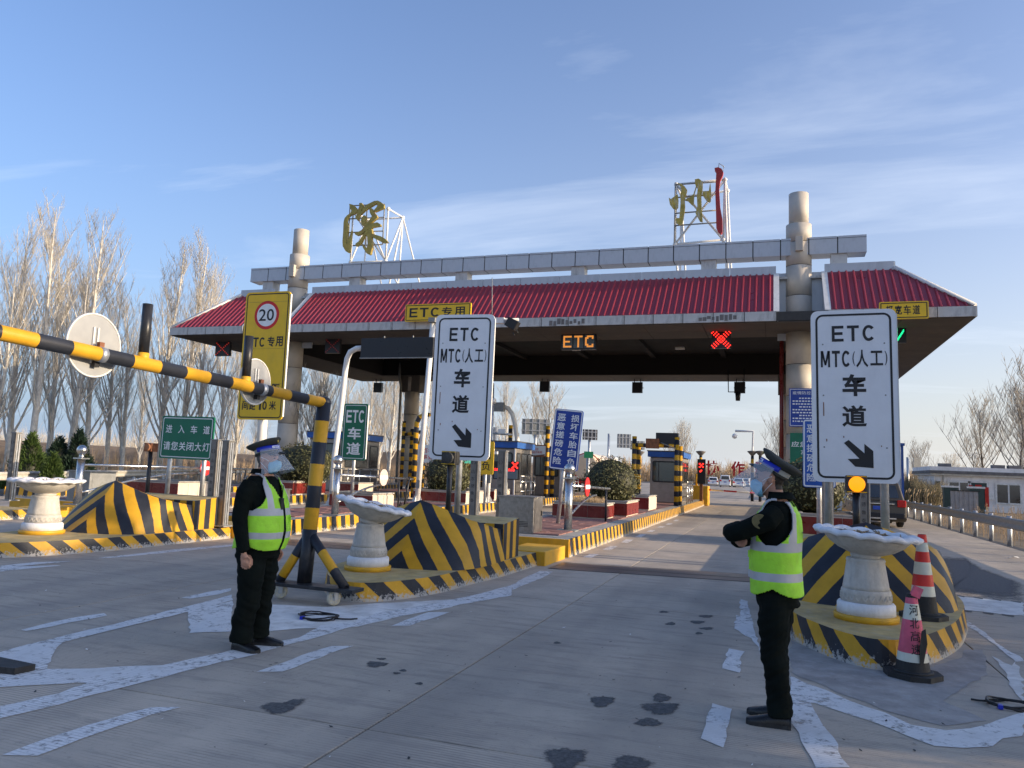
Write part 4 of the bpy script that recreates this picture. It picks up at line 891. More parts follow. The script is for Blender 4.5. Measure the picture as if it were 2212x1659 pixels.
tx = MB(); put_row(tx, '保持车距', -wd*.40, ht*.20, wd*.8, ht*.075, -.004, .022, .15); tx.build('lettering', 'sign_black', o); tx = MB(); put_row(tx, '间距', -wd*.40, ht*.075, wd*.30, ht*.07, -.004, .022, .15); put_row(tx, '10', -wd*.02, ht*.075, wd*.17, ht*.068, -.004, .02, .3, wide={'1': .45}); put_char(tx, '米', wd*.20, ht*.075, wd*.15, ht*.07, -.004, .022)
tx.build('lettering', 'sign_black', o)
MB().box((wd/2+.008, .02, ht/2), (.014, .05, ht*.95)).build('sunlit_edge', 'white_trim', o)  # right edge whitened to show the sun on it
for z in (.28, .55, .92): MB().box((0, -.0035, ht*z), (wd*.88, .001, .006)).build('panel_seam', 'gold', o)
MB().cyl((.02, .12, -WL[o.name].z+.3), (.02, .12, ht*.85), .11, n=18).build('post', 'white_tube', o)
for z in (.15, .5, .8): MB().box((0, .06, ht*z), (wd*.7, .04, .06)).build('rail', 'galv_dull', o)

o, wd, ht = sign_root('lane_sign', 'narrow green ETC lane sign on a thin post by the height bar post', 'sign', ((744, 871), (795.5, 873), (788.7, 994.5), (735, 993)), 18.3, None, True)
plate(MB(), -wd/2, wd/2, 0, ht, .06, 0, .035).build('panel', 'sign_green', o); frame(MB(), -wd/2+.04, wd/2-.04, .04, ht-.04, .05, -.003, .016).build('border', 'text_white', o)
tx = MB(); put_row(tx, 'ETC', -wd*.37, ht*.66, wd*.74, ht*.225, -.004, .03, .12); tx.build('lettering', 'text_white', o); tx = MB(); put_char(tx, '车', -wd*.27, ht*.365, wd*.54, ht*.215, -.004, .025); put_char(tx, '道', -wd*.28, ht*.09, wd*.57, ht*.22, -.004, .022); tx.build('lettering', 'text_white', o)
MB().cyl((0, .08, -WL[o.name].z+.33), (0, .08, ht*.8), .045, n=12).build('post', 'galv', o); MB().box((wd/2+.006, .02, ht/2), (.012, .05, ht*.95)).build('sunlit_edge', 'white_trim', o)  # white strip stands for the sunlit side of the panel

o, wd, ht = sign_root('lane_sign', 'wide green sign telling drivers to switch off headlights', 'sign', ((351, 898), (465, 900.8), (455, 994.6), (343.7, 989.6)), 13.7, None, True)
plate(MB(), -wd/2, wd/2, 0, ht, .05, 0, .035).build('panel', 'sign_green', o); frame(MB(), -wd/2+.035, wd/2-.035, .035, ht-.035, .05, -.003, .018).build('border', 'text_white', o)
tx = MB(); put_row(tx, '进入车道', -wd*.41, ht*.60, wd*.84, ht*.19, -.004, .012, .95); tx.build('lettering', 'text_white', o); tx = MB(); put_row(tx, '请您关闭大灯', -wd*.43, ht*.20, wd*.88, ht*.20, -.004, .012, .16); tx.build('lettering', 'text_white', o)
for x in (-.33, .33): MB().cyl((x*wd, .08, -WL[o.name].z+.3), (x*wd, .08, ht*.8), .05, n=12).build('post', 'galv', o)

def blue_sign(label, corners, Y, base_px, cols, mt, keep=True):
    o, wd, ht = sign_root('warning_sign', label, 'sign', corners, Y, None, keep)
    plate(MB(), -wd/2, wd/2, 0, ht, .06, 0, .035).build('panel', mt, o); frame(MB(), -wd/2+.012, wd/2-.012, .012, ht-.012, .05, -.003, .028).build('border', 'text_white', o)
    n = 6; chh = ht*.86/n
    for c, word in enumerate(cols):
        tx = MB()
        for k, ch in enumerate(word): put_char(tx, ch, (-wd*.38 if c == 0 else wd*.10), ht*.93-chh*(k+1)+chh*.1, wd*.29, chh*.84, -.004, .016)
        tx.build('lettering', 'text_white', o)
    MB().cyl((.0, .07, -(WL[o.name].z-.33)), (0, .07, ht*.7), .05, n=12).build('post', 'galv', o)
    return o
blue_sign('blue tyre damage warning sign leaning on its post beside the round shrub', ((1198.5, 882), (1262, 887), (1246, 1019.6), (1186, 1010.8)), 18.3, None, ('恶意搓磅危险', '损坏车胎自负'), 'sign_blue')
blue_sign('peeling blue warning sign half hidden behind the white arrow sign', ((1731, 907), (1801, 905), (1806, 1055), (1734, 1052)), 17.0, None, ('恶意搓磅危险', '损坏车胎自负'), 'sign_blue_worn', False)
# boards on the right column
o, wd, ht = sign_root('notice_board', 'dark blue notice board of white text strapped to the right column', 'sign', ((1704, 840), (1800, 838), (1800, 922), (1705, 922)), 33.35)
plate(MB(), -wd/2, wd/2, 0, ht, .02, 0, .04).build('panel', 'sign_blue', o); frame(MB(), -wd/2+.03, wd/2-.03, .03, ht-.03, .02, -.003, .02).build('border', 'text_white', o)
tx = MB(); put_row(tx, '疫情防控工作要求', -wd*.42, ht*.84, wd*.84, ht*.085, -.004, .006, .12)
tr = random.Random(3)
for r in range(9):
    x = -wd*.42+(wd*.15 if r % 3 == 0 else 0)
    while x < wd*.40:
        w_ = tr.uniform(.05, .11); tx.box((x+w_/2, -.004, ht*(.74-.075*r)), (w_, .003, ht*.032)); x += w_+.035
tx.build('lettering', 'text_white', o)
o, wd, ht = sign_root('notice_board', 'green notice board low on the right column', 'sign', ((1706, 936), (1765, 935), (1765, 1015), (1707, 1016)), 33.3)
plate(MB(), -wd/2, wd/2, 0, ht, .02, 0, .04).build('panel', 'sign_green', o); plate(MB(), -wd/2, wd/2, -.12*ht, -.01, .02, 0, .04).build('lower_strip', 'text_white', o); tx = MB(); put_row(tx, '应急', -wd*.45, ht*.62, wd*.6, ht*.15, -.004, .01, .1); put_char(tx, '车', -wd*.1, ht*.4, wd*.3, ht*.15, -.004, .01); tx.build('lettering', 'text_white', o)

# ------------------------------------------------------------------ flashing lamps on posts
def lamp(label, px, py, size_px, Y, boxm, lensm, lines, post_z):
    c = AY(px, py, Y); s = size_px*(Y*.93)/F_
    o = T('warning_lamp', label, 'warning lamp', (c.x, Y, post_z))
    h = c.z-post_z
    MB().box((0, .1, h), (s, .2, s*.92)).build('housing', boxm, o, bevel=.008)
    MB().lathe([(s*.0, .02), (s*.30, .018), (s*.405, 0), (s*.405, -.02)], 36).build('lens', lensm, o)
    l = o.children[-1]; l.rotation_euler = (R_(90), 0, 0); l.location = (0, -.012, h)
    d = MB()
    for k in range(1, 5):
        n = 9*k
        for j in range(n):
            a = 2*math.pi*j/n; d.box((s*.09*k*math.cos(a), -.026, h+s*.09*k*math.sin(a)), (s*.035, .012, s*.035))
    d.build('lens_dots', lensm, o)
    if lines:
        for z in (-.41, .41): MB().box((0, -.003, h+s*z), (s*.98, .006, s*.045)).build('reflective_strip', 'sign_yellow', o)
    MB().cyl((0, .1, 0), (0, .1, h-s*.4), .045, n=12).build('post', 'black_paint', o)
    for sg in (-1, 1): MB().box((sg*(s/2+.004), .12, h), (.006, .14, s*.7)).build('side_vent', boxm, o)
lamp('lit amber warning lamp in front of the white arrow sign', 1851, 1046, 40, 10.6, 'lamp_box', 'amber_lit', True, .9)
lamp('unlit dark warning lamp in front of the white arrow sign with the tall pole', 968, 989, 37, 11.9, 'lamp_box', 'lens_dark', True, .75)
lamp('rusty orange warning lamp beside the green headlight sign', 319, 966, 27, 13.6, 'rust', 'lens_rust', False, .3)

# ------------------------------------------------------------------ light curtain posts
def curtain(px_top, py_top, px_bot, Y, label, group, zb=MZ, lit=True):
    tp = AY(px_top, py_top, Y); o = T('light_curtain_post', label, 'detector post', (tp.x, Y, zb), 0, group)
    h = tp.z-zb; wd = .17
    MB().box((0, 0, h/2), (wd, .16, h)).build('post_body', 'steel_worn', o, bevel=.006)
    MB().box((wd/2-.035, -.083, h/2), (.012, .006, h*.96)).build('front_groove', 'joint_dark', o)
    s_ = MB()
    for x in (.088,): s_.box((x, -.03, h/2), (.02, .03, h*.97)); s_.box((x, .03, h/2), (.02, .03, h*.97))
    s_.build('side_rail', 'galv', o); MB().box((.088, 0, h/2), (.012, .03, h*.95)).build('sensor_slot', 'joint_dark', o)
    MB().box((0, 0, h+.008), (wd+.03, .19, .02)).build('cap', 'galv_dull', o); MB().box((0, 0, .012), (.32, .3, .024)).build('foot_plate', 'galv_dull', o)
    tx = MB()
    for k, ch in enumerate('山东德鲁泰'): put_char(tx, ch, -.055, h*.72-k*.13*h/1.45, .075, .075, -.0815, .0)
    lg = Vector((-.018, -.0815, h*.86))
    for sx in (-1, 1):
        tx.tube([lg+Vector((sx*(.012+.028*math.sin(a)), 0, .036*math.cos(a))) for a in [math.pi*k/8 for k in range(9)]], .005, 5)
    tx.build('lettering', 'sign_black', o)
curtain(37, 935, 20, 14.6, 'brown steel light curtain post on the far left island', None)
curtain(470, 951, 463, 13.2, 'brown steel light curtain post right beside the green headlight sign', None)
curtain(494, 953, 490, 13.0, 'brown steel light curtain post between the headlight sign and the guard', None, .25)
curtain(1029, 975, 1028, 14.9, 'steel light curtain post half hidden by the white arrow sign', None)
curtain(1087, 975, 1080, 15.3, 'steel light curtain post beside the grey steel cabinet', None)
curtain(1787, 1000, 1787, 15.0, 'steel light curtain post under the left half of the right arrow sign', None)
curtain(1866, 1005, 1866, 15.4, 'steel light curtain post behind the lit amber lamp', None)

# ------------------------------------------------------------------ ball-topped bollards with a swing arm
def bollard(label, loc, arm_end, sign_px, sign_mt, group=None, prop=None):
    o = T('swing_barrier', label, 'swing barrier', loc)
    MB().box((0, 0, .012), (.42, .42, .025)).build('foot_plate', 'galv_dull', o); MB().cyl((0, 0, .02), (0, 0, 1.12), .088, n=20).build('post', 'steel', o)
    MB().box((0, 0, 1.135), (.26, .26, .03)).build('collar', 'steel', o); MB().cyl((0, 0, 1.14), (0, 0, 1.24), .07, .05, 16).build('neck', 'steel', o); MB().ball((0, 0, 1.34), .125, 20).build('ball', 'steel', o)
    e = Vector(arm_end)-Vector(loc); a0 = Vector((0, 0, .98)); d = Vector((e.x, e.y, 0)).normalized()
    a1 = Vector((e.x, e.y, e.z))
    MB().cyl(a0+d*.05, a1, .032, n=12).build('arm', 'steel', o)
    st = []
    for k in range(9):
        t = k/8; st.append(Vector((0, 0, .28))+Vector((a1.x, a1.y, 0))*(t*.62)+Vector((0, 0, (a1.z-.28-.14)*math.sin(t*math.pi/2))))
    MB().tube(st, .026, 10).build('curved_strut', 'steel', o)
    c = a0.lerp(a1, sign_px); rz = math.atan2(d.y, d.x)
    sm = MB(); R2 = .225
    sm.lathe([(R2, -.012), (R2, .012)], 28, (0, 0, 0)); s_ = sm.build('disc', sign_mt, o); s_.rotation_euler = (R_(90), 0, rz); s_.location = c+Vector((d.y, -d.x, 0))*.05
    bm_ = MB(); bm_.box((0, 0, 0), (R2*1.9, .006, R2*.42)); b_ = bm_.build('white_bar', 'text_white', o); b_.rotation_euler = (0, 0, rz); b_.location = c+Vector((d.y, -d.x, 0))*.066
    if prop: MB().cyl((a1.x*prop, a1.y*prop, 0), (a1.x*prop, a1.y*prop, a0.z+(a1.z-a0.z)*prop), .028, n=8).build('prop', 'black_paint', o)
    return o
def flat(p): return (p.x, p.y, MZ)
bollard('swing barrier with red no entry disc beside the leaning blue sign', (-4.25, 16.55, MZ), AX(1317, 1056, -4.18), .35, 'sign_red', prop=.9)
bollard('swing barrier with peeling disc in front of the cream ended planters', (-10.14, 16.65, MZ), AX(891, 1035, -10.1), .55, 'disc_peeling', prop=.8)
bollard('swing barrier with red and white disc behind the green headlight sign', (-16.2, 14.7, MZ), AX(545, 1014, -16.1), .66, 'sign_red', prop=.95)

# ------------------------------------------------------------------ height bar on a wheeled stand
hb = T('height_bar', 'black and yellow height limit bar on a wheeled stand with two disc signs', 'height barrier', (-5.0, 7.95, 0))
PB = Vector((-5.21, 7.98, .2)); PT = Vector((-5.18, 8.1, 2.33))
MB().box((-5.0, 7.9, .185), (1.12, .26, .04), rz=R_(-1)).build('base_plank', 'black_paint', hb, True, bevel=.005)
MB().tube([PB, PT], .084, 20).build('post', 'hazard_post', hb, True); MB().tube([PB, PB+(PT-PB)*.29], .0855, 20).build('post_foot', 'black_paint', hb, True)
MB().ball(PT+Vector((0, .01, .0)), .083, 18).build('elbow', 'black_paint', hb, True)
dB = Vector((-.53, -3.8, .19)).normalized()
MB().tube([PT, PT+dB*7.2], .063, 20).build('bar', 'hazard_boom', hb, True)
MB().tube([PB+(PT-PB)*.27, Vector((-5.50, 7.9, .2))], .055, 14).build('brace', 'hazard_brace', hb, True); MB().tube([PB+(PT-PB)*.27, Vector((-4.60, 7.88, .2))], .055, 14).build('brace', 'hazard_brace', hb, True)
for (x, y, sw) in ((-5.5, 7.95, .2), (-4.73, 7.86, .9)):
    wh = MB(); wh.lathe([(.03, -.02), (.058, -.022), (.078, -.018), (.082, 0), (.078, .018), (.058, .022), (.03, .02)], 26); wo_ = wh.build('castor_wheel', 'castor_tyre', hb); wo_.rotation_euler = (R_(90), 0, sw); wo_.location = Vector((x, y, .082))-WL[hb.name]
    hub = MB(); hub.cyl((0, 0, -.028), (0, 0, .028), .028, n=14)
    for k in range(6):
        a = k*math.pi/3; hub.box((.05*math.cos(a), .05*math.sin(a), .0), (.012, .018, .05))
    h_ = hub.build('hub', 'galv', wo_)
    fk = MB()
    for s_ in (-1, 1): fk.prism([(-.03, s_*.034, .08), (.03, s_*.034, .08), (.025, s_*.034, -.012), (-.01, s_*.034, -.012)], (0, s_*.005, 0))
    fk.box((0, 0, .084), (.08, .08, .012)); fo = fk.build('castor_fork', 'galv', hb); fo.rotation_euler = (0, 0, sw); fo.location = Vector((x+.01, y, .082))-WL[hb.name]
for t, r in ((2.96, .278), (1.03, .25)):
    c = PT+dB*t+Vector((-.10, 0, .085)); rz = math.atan2(dB.y, dB.x)+R_(7)
    d = MB(); d.lathe([(r, -.006), (r, .006)], 40); o = d.build('disc_sign', 'sign_grey_back', hb); o.rotation_euler = (R_(90), 0, rz); o.location = c-WL[hb.name]
    rm = MB(); rm.tube([Vector((r*math.cos(a), r*math.sin(a), .006)) for a in [2*math.pi*k/40 for k in range(41)]], .009, 6, caps=False); q = rm.build('rolled_rim', 'white_trim', o); rm2 = MB(); rm2.tube([Vector((r*math.cos(a), r*math.sin(a), -.006)) for a in [2*math.pi*k/40 for k in range(41)]], .009, 6, caps=False); rm2.build('rolled_rim', 'white_trim', o)
    b = MB()
    for e in (-.022, .022):
        for zz in (-.014, .014): b.box((e, 0, zz), (.016, r*1.15, .014))
    b.build('rear_bracket', 'white_tube', o)
    rg = MB().tube([PT+dB*(t-.03), PT+dB*(t+.03)], .067, 18).build('clamp_band', 'galv', hb, True)
    MB().box(PT+dB*t+Vector((-.02, 0, .085)), (.035, .05, .05)).build('clamp_bolt', 'rust', hb, True); MB().box(PT+dB*t+Vector((-.06, 0, -.085)), (.04, .05, .05)).build('clamp_bolt', 'cable', hb, True)
for t, h in ((2.545, .56), (1.275, .54)):
    p = PT+dB*t; MB().cyl(p+Vector((0, 0, .02)), p+Vector((0, 0, .10)), .05, n=16).build('stub_socket', 'yellow_paint', hb, True); MB().cyl(p+Vector((0, 0, .09)), p+Vector((0, 0, h)), .046, n=16).build('upright_stub', 'black_paint', hb, True)

# ------------------------------------------------------------------ flower urns
def urn(label, loc, tilt=0., tax=(0, 1, 0)):
    o = T('flower_urn', label, 'flower urn', loc, rnd.uniform(0, 1), 'concrete flower urns')
    MB().lathe([(.345, 0), (.35, .05), (.34, .065)], 32).build('painted_base', 'yellow_paint', o)
    p = MB(); p.lathe([(.315, .062), (.312, .165), (.295, .185), (.275, .19)], 32, sm=True); p.build('plinth', 'urn_white', o)
    p = MB(); p.lathe([(.272, .187), (.268, .30), (.262, .315), (.25, .32)], 32)
    for k in range(24):
        a = 2*math.pi*k/24
        for e in (-1, 1):
            c = Vector((.272*math.cos(a+e*.05), .272*math.sin(a+e*.05), .245)); p.box(c, (.012, .012, .07), rot=Matrix.Rotation(a, 3, 'Z') @ Matrix.Rotation(e*.6, 3, 'X'))
    p.build('zigzag_band', 'urn_stone', o)
    p = MB(); p.lathe([(.252, .318), (.238, .36), (.205, .56), (.20, .60), (.212, .615), (.20, .64)], 30, mod=lambda j, k: 1+(.035 if k % 3 else -.02)*(1 if 0 < j < 4 else .3)); p.build('fluted_shaft', 'urn_stone', o)
    R3 = Matrix.Rotation(tilt, 3, Vector(tax))
    def til(mb):
        piv = Vector((0, 0, .66)); mb.v = [piv+R3 @ (v-piv) for v in mb.v]; return mb
    b = MB(); b.lathe([(.15, .63), (.165, .66), (.16, .675), (.20, .69), (.30, .725), (.40, .785), (.46, .845), (.475, .87)], 40); til(b).build('bowl', 'urn_stone', o)
    rm = MB(); n = 84
    prof = [(.47, .862), (.555, .862), (.575, .885), (.565, .905), (.52, .925), (.475, .915), (.46, .89)]
    st = []
    for j, (r, z) in enumerate(prof):
        ring = []
        for k in range(n):
            a = 2*math.pi*k/n; wv = abs(math.sin(a*7)); f = 1+(.035*wv if 0 < j < 4 else .012*wv)
            ring.append((r*f*math.cos(a), r*f*math.sin(a), z+(.022*(wv-.5) if 0 < j < 5 else 0)))
        st.append(rm.add(ring))
    for j in range(len(prof)-1):
        for k in range(n): q = (k+1) % n; rm.face((st[j]+k, st[j]+q, st[j+1]+q, st[j+1]+k), None, 0, True)
    til(rm).build('scalloped_rim', 'urn_white', o)
    s_ = MB(); s_.lathe([(.0, .885), (.2, .895), (.4, .885), (.47, .875)], 30, cap=False, mod=lambda j, k: 1+.05*math.sin(k*2.3+j)); til(s_).build('soil', 'soil', o)
    tw = MB(); r2 = random.Random(hash(label) % 97)
    for k in range(34):
        a = r2.uniform(0, 6.28); r = r2.uniform(0, .40); p0 = Vector((r*math.cos(a), r*math.sin(a), .885)); tw.tube([p0, p0+Vector((r2.uniform(-.1, .1), r2.uniform(-.1, .1), r2.uniform(.01, .05)))], .006, 4)
    tag(til(tw).build('dead_stems', 'twig_tan', o), kind='stuff')
    return o
urn('upright white rimmed flower urn on the left island', G(90, 1152, NZ))
u2 = urn('white rimmed flower urn with its bowl tipped towards the lane', Vector((-5.1, 9.28, NZ)), R_(11), (-.48, .87, 0)); u2.rotation_euler = (0, 0, 0); u2.scale = (.88, .88, .95)
u3 = urn('white rimmed flower urn in front of the lit amber lamp', G(1871, 1338, .26), R_(4), (.1, 1, 0)); u3.rotation_euler = (0, 0, 0); u3.scale = (.87, .87, .95)

# ------------------------------------------------------------------ shrubs
from mathutils import noise as mnoise
def lump(d, seed): return mnoise.noise(Vector((d.x*2.6+seed*3.1, d.y*2.6, d.z*2.6)))+.5*mnoise.noise(Vector((d.x*6+seed, d.y*6, d.z*6)))
def leaf_ball(mb, c, rad, n, leaf, seed, shape=None, m=0, inner=.72):
    r = random.Random(seed); c = Vector(c)
    for _ in range(n):
        d = Vector((r.gauss(0, 1), r.gauss(0, 1), r.gauss(0, 1))).normalized()
        k = r.uniform(inner, 1.04)*(1+.10*lump(d, seed))+(r.uniform(0, .10) if r.random() < .06 else 0)
        if shape: d2 = shape(d); p = c+Vector((d2.x*rad[0], d2.y*rad[1], d2.z*rad[2]))*k
        else: p = c+Vector((d.x*rad[0], d.y*rad[1], d.z*rad[2]))*k
        nrm = (d+Vector((r.uniform(-1, 1), r.uniform(-1, 1), r.uniform(-.6, 1)))*.75).normalized()
        a = nrm.orthogonal().normalized(); a = Matrix.Rotation(r.uniform(0, 6.28), 3, nrm) @ a; b = nrm.cross(a); s = leaf*r.uniform(.6, 1.35)
        mb.quad(p-a*s, p-b*s*.5, p+a*s, p+b*s*.5, m)
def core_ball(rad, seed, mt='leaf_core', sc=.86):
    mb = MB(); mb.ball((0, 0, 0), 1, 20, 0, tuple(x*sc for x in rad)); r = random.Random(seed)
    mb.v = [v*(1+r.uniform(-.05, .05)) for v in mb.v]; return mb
def shrub(label, c, rad, zb, n=4200, leaf=.038, seed=1):
    o = T('clipped_shrub', label, 'shrub', (c[0], c[1], zb), 0, 'clipped evergreen shrubs in planters'); hz = c[2]-zb
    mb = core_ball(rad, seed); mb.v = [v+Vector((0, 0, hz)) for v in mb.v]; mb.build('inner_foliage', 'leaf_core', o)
    f_ = MB(); leaf_ball(f_, (0, 0, hz), rad, n, leaf, seed); f_.build('foliage', 'leaf_box', o)
    st = MB(); r = random.Random(seed)
    for k in range(7):
        a = r.uniform(0, 6.28); st.tube([(r.uniform(-.05, .05), r.uniform(-.05, .05), 0), (.25*math.cos(a)*rad[0], .25*math.sin(a)*rad[1], hz*.45), (.5*math.cos(a)*rad[0], .5*math.sin(a)*rad[1], hz*.8)], [.025, .018, .01], 5)
    st.build('stems', 'bark_dark', o); return o
def planter(label, x0, x1, y0, y1, h=.42, zb=MZ, cream=True, soil_h=0.):
    o = T('tiled_planter', label, 'planter', ((x0+x1)/2, (y0+y1)/2, zb), 0, 'red tiled planters on the islands'); W, L = x1-x0, y1-y0
    MB().box((0, 0, h/2-.01), (W-.03, L-.03, h-.02)).build('planter_body', 'tile_cream', o)
    nx = max(2, round(W/.52)); ny = max(1, round(L/.52))
    ma = MB().box((0, 0, 0), (W/nx-.012, .02, h-.10)).mesh('tile', 'tile_red'); mb_ = MB().box((0, 0, 0), (.02, L/ny-.012, h-.10)).mesh('tile', 'tile_red' if not cream else 'tile_cream')
    for i in range(nx):
        for sy in (-1, 1): q = put('tile', ma, o); q.location = (-W/2+(i+.5)*W/nx, sy*(L/2-.004), h/2)
    for i in range(ny):
        for sx in (-1, 1): q = put('tile', mb_, o); q.location = (sx*(W/2-.004), -L/2+(i+.5)*L/ny, h/2)
    rim = MB()
    for (cx, cy, dx, dy) in ((0, -L/2+.06, W+.03, .12), (0, L/2-.06, W+.03, .12), (-W/2+.06, 0, .12, L-.24), (W/2-.06, 0, .12, L-.24)): rim.box((cx, cy, h+.01), (dx, dy, .04))
    rim.build('rim', 'kerb_concrete', o); MB().box((0, 0, h-.02+soil_h), (W-.26, L-.26, .04)).build('soil', 'soil', o); return o
planter('red tiled planter of dry grass beside the swing barrier with red disc', -5.85, -4.35, 21.0, 22.2, cream=False)
planter('red tiled planter holding the round shrub beside the leaning blue sign', -5.95, -4.1, 22.9, 25.0, .45, cream=False)
planter('red tiled planter next to the striped booth posts', -6.2, -4.2, 27.8, 29.7, .5)
planter('red tiled planter with cream end in front of the peeling disc', -12.15, -10.75, 19.6, 20.9)
planter('red tiled planter behind the tall white pole', -12.3, -10.25, 25.4, 27.4)
planter('red tiled planter beside the white camera post', -12.2, -10.6, 29.3, 31.2)
planter('red tiled planter with shrub behind the standing guard', -18.7, -16.95, 24.8, 27.0, .5, cream=False)
planter('red tiled planter with cream end in front of the grey booth', -18.2, -16.95, 29.6, 30.9)
planter('red tiled planter behind the posts of the green headlight sign', -18.9, -16.95, 18.9, 20.2, .5)
planter('red tiled planter with shrub behind the right arrow sign', .55, 2.0, 19.6, 22.2, .5)
pc = AY(1320, 1042, 24.0); shrub('big round clipped shrub beside the leaning blue sign', pc, (.90, .90, .80), MZ+.4, 5200, .036, 3)
pc = AY(655, 1005, 25.9); shrub('wide clipped shrub behind the standing guard', pc, (1.35, .95, .88), MZ+.45, 4600, .045, 4)
pc = AY(968, 1028, 26.4); shrub('clipped shrub behind the dark warning lamp', pc, (.95, .85, .85), MZ+.4, 3600, .045, 5)
pc = AY(1752, 1052, 21.0); shrub('sunlit clipped shrub behind the right arrow sign', pc, (.92, .85, .75), MZ+.4, 3600, .042, 6)
gs = T('dry_grass', 'dry yellow grass growing in the planter beside the red disc', 'grass', (-5.1, 21.6, MZ+.4)); tag(gs, kind='stuff')
g = MB(); r = random.Random(2)
for k in range(420):
    x, y = r.uniform(-.6, .6), r.uniform(-.4, .4); h = r.uniform(.08, .24); dx, dy = r.uniform(-.1, .1), r.uniform(-.1, .1); g.tube([(x, y, 0), (x+dx*.4, y+dy*.4, h*.6), (x+dx, y+dy, h)], [.006, .005, .001], 3, caps=False)
g.build('blades', 'reed', gs)

# ------------------------------------------------------------------ steel cabinets
def cabinet(label, x0, x1, y0, y1, h, zb=MZ, mt='steel_brushed'):
    o = T('steel_cabinet', label, 'cabinet', ((x0+x1)/2, (y0+y1)/2, zb)); W, L = x1-x0, y1-y0
    MB().box((0, 0, h/2), (W, L, h)).build('body', mt, o, bevel=.008); MB().box((0, 0, h+.012), (W+.05, L+.05, .025)).build('lid', mt, o); MB().box((W/2+.004, 0, h*.5), (.006, L*.8, h*.8)).build('door', mt, o); MB().box((W/2+.015, L*.3, h*.55), (.02, .03, .1)).build('handle', 'cable', o)
    vt = MB()
    for k in range(4): vt.box((W*.2, -L/2-.003, h*.2+k*.03), (W*.3, .004, .012))
    vt.build('vent_slots', 'joint_dark', o)
cabinet('brushed steel cabinet beside the light curtain post behind the tilted urn', -5.35, -4.6, 15.1, 15.75, .72)
cabinet('grey steel cabinet beside the bright yellow step', -17.75, -17.0, 15.75, 16.6, .78, MZ, 'galv_dull')
cabinet('grey steel cabinet right behind the standing guard', -10.9, -10.45, 14.75, 15.2, .62, MZ, 'steel_brushed')

# ------------------------------------------------------------------ poles and gantries
def gantry(name, label, pts, Y, r, mt='white_tube', zb=MZ):
    P3 = [AY(*p, Y) for p in pts]; P3[0].z = zb; o = T(name, label, 'pole', (P3[0].x, Y, zb)); MB().tube(P3, r, 14).build('pole_tube', mt, o, True)
    b = MB(); b.box((0, 0, .01), (.4, .4, .02))
    for k in range(4): b.prism([(.09*math.cos(k*1.57), .09*math.sin(k*1.57), .02), (.2*math.cos(k*1.57), .2*math.sin(k*1.57), .02), (.09*math.cos(k*1.57), .09*math.sin(k*1.57), .25)], (.008*math.sin(k*1.57), .008*math.cos(k*1.57), 0))
    b.build('base_plate', mt, o); return o, P3
o, P3 = gantry('sign_pole', 'white bent pole holding a long black display panel', ((716, 1085), (723, 985), (737, 880), (746, 800), (750, 775), (757, 760), (770, 753), (790, 752)), 20.4, .085)
a = AY(781, 731, 20.2); b = AY(935, 771, 20.2)
MB().box(((a.x+b.x)/2, 20.3, (a.z+b.z)/2), (b.x-a.x, .22, a.z-b.z)).build('display_panel', 'led_board', o, True, bevel=.01)
MB().box(((a.x+b.x)/2, 20.18, b.z-.02), (b.x-a.x, .06, .03)).build('panel_lip', 'galv_dull', o, True)
for x in (.3, .7): MB().tube([(a.x+(b.x-a.x)*x, 20.3, a.z), (a.x+(b.x-a.x)*x, 20.3, a.z+.07)], .02, 6).build('lifting_eye', 'galv_dull', o, True)
o, P3 = gantry('camera_pole', 'tall straight white pole with a floodlight arm behind the white arrow sign', ((901, 1083), (936, 690)), 25.2, .10)
top = P3[1]; MB().tube([top+Vector((0, 0, -.1)), AY(1120, 690, 25.2)], .05, 10).build('arm', 'white_tube', o, True)
fl = AY(1107, 700, 25.1); MB().box(fl, (.42, .3, .34), rot=Matrix.Rotation(.5, 3, 'Y')).build('floodlight', 'cable', o, True, bevel=.02); MB().tube([fl+Vector((.1, 0, -.15)), fl+Vector((.22, 0, -.3)), fl+Vector((.1, 0, -.42)), fl+Vector((.02, 0, -.3))], .018, 6).build('cable_loop', 'cable', o, True)
MB().box(AY(1080, 693, 25.1), (.35, .2, .2)).build('junction_box', 'white_tube', o, True)
for py in (692, 738): MB().box(AY(936-(py-690)*.09, py, 25.1), (.26, .3, .16)).build('pole_clamp', 'galv_dull', o, True)
MB().cyl(AY(1063, 600, 25.3), AY(1063, 690, 25.3), .015, n=6).build('lightning_rod', 'galv_dull', o, True)
MB().box(AY(903, 1046, 25.06), (.12, .02, .3)).build('hand_hole_cover', 'galv_dull', o, True)
o, P3 = gantry('camera_pole', 'thin white post with a camera head beside the red display panel', ((1054, 1062), (1060, 975)), 27.6, .075)
MB().box(P3[1]+Vector((0, -.05, .12)), (.22, .4, .18), rot=Matrix.Rotation(-.6, 3, 'X')).build('camera_head', 'white_tube', o, True, bevel=.02); MB().box(P3[0]+Vector((0, -.12, .9)), (.3, .1, .35)).build('control_box', 'galv_dull', o, True, bevel=.02); MB().box(P3[1]+Vector((.12, 0, -.05)), (.35, .2, .1)).build('bracket', 'white_tube', o, True)
o, P3 = gantry('sign_pole', 'white pole curving over with a small display panel behind the shrubs', ((1123, 1045), (1119, 960), (1112, 915), (1107, 895), (1098, 882), (1085, 878), (1066, 877)), 36.5, .11)
MB().box(AY(1074, 879, 36.3), (.75, .25, .45)).build('display_panel', 'galv_dull', o, True)
o, P3 = gantry('camera_pole', 'slim mast carrying small cameras right of the white arrow sign', ((1062, 1040), (1065, 828)), 33, .06, 'galv')
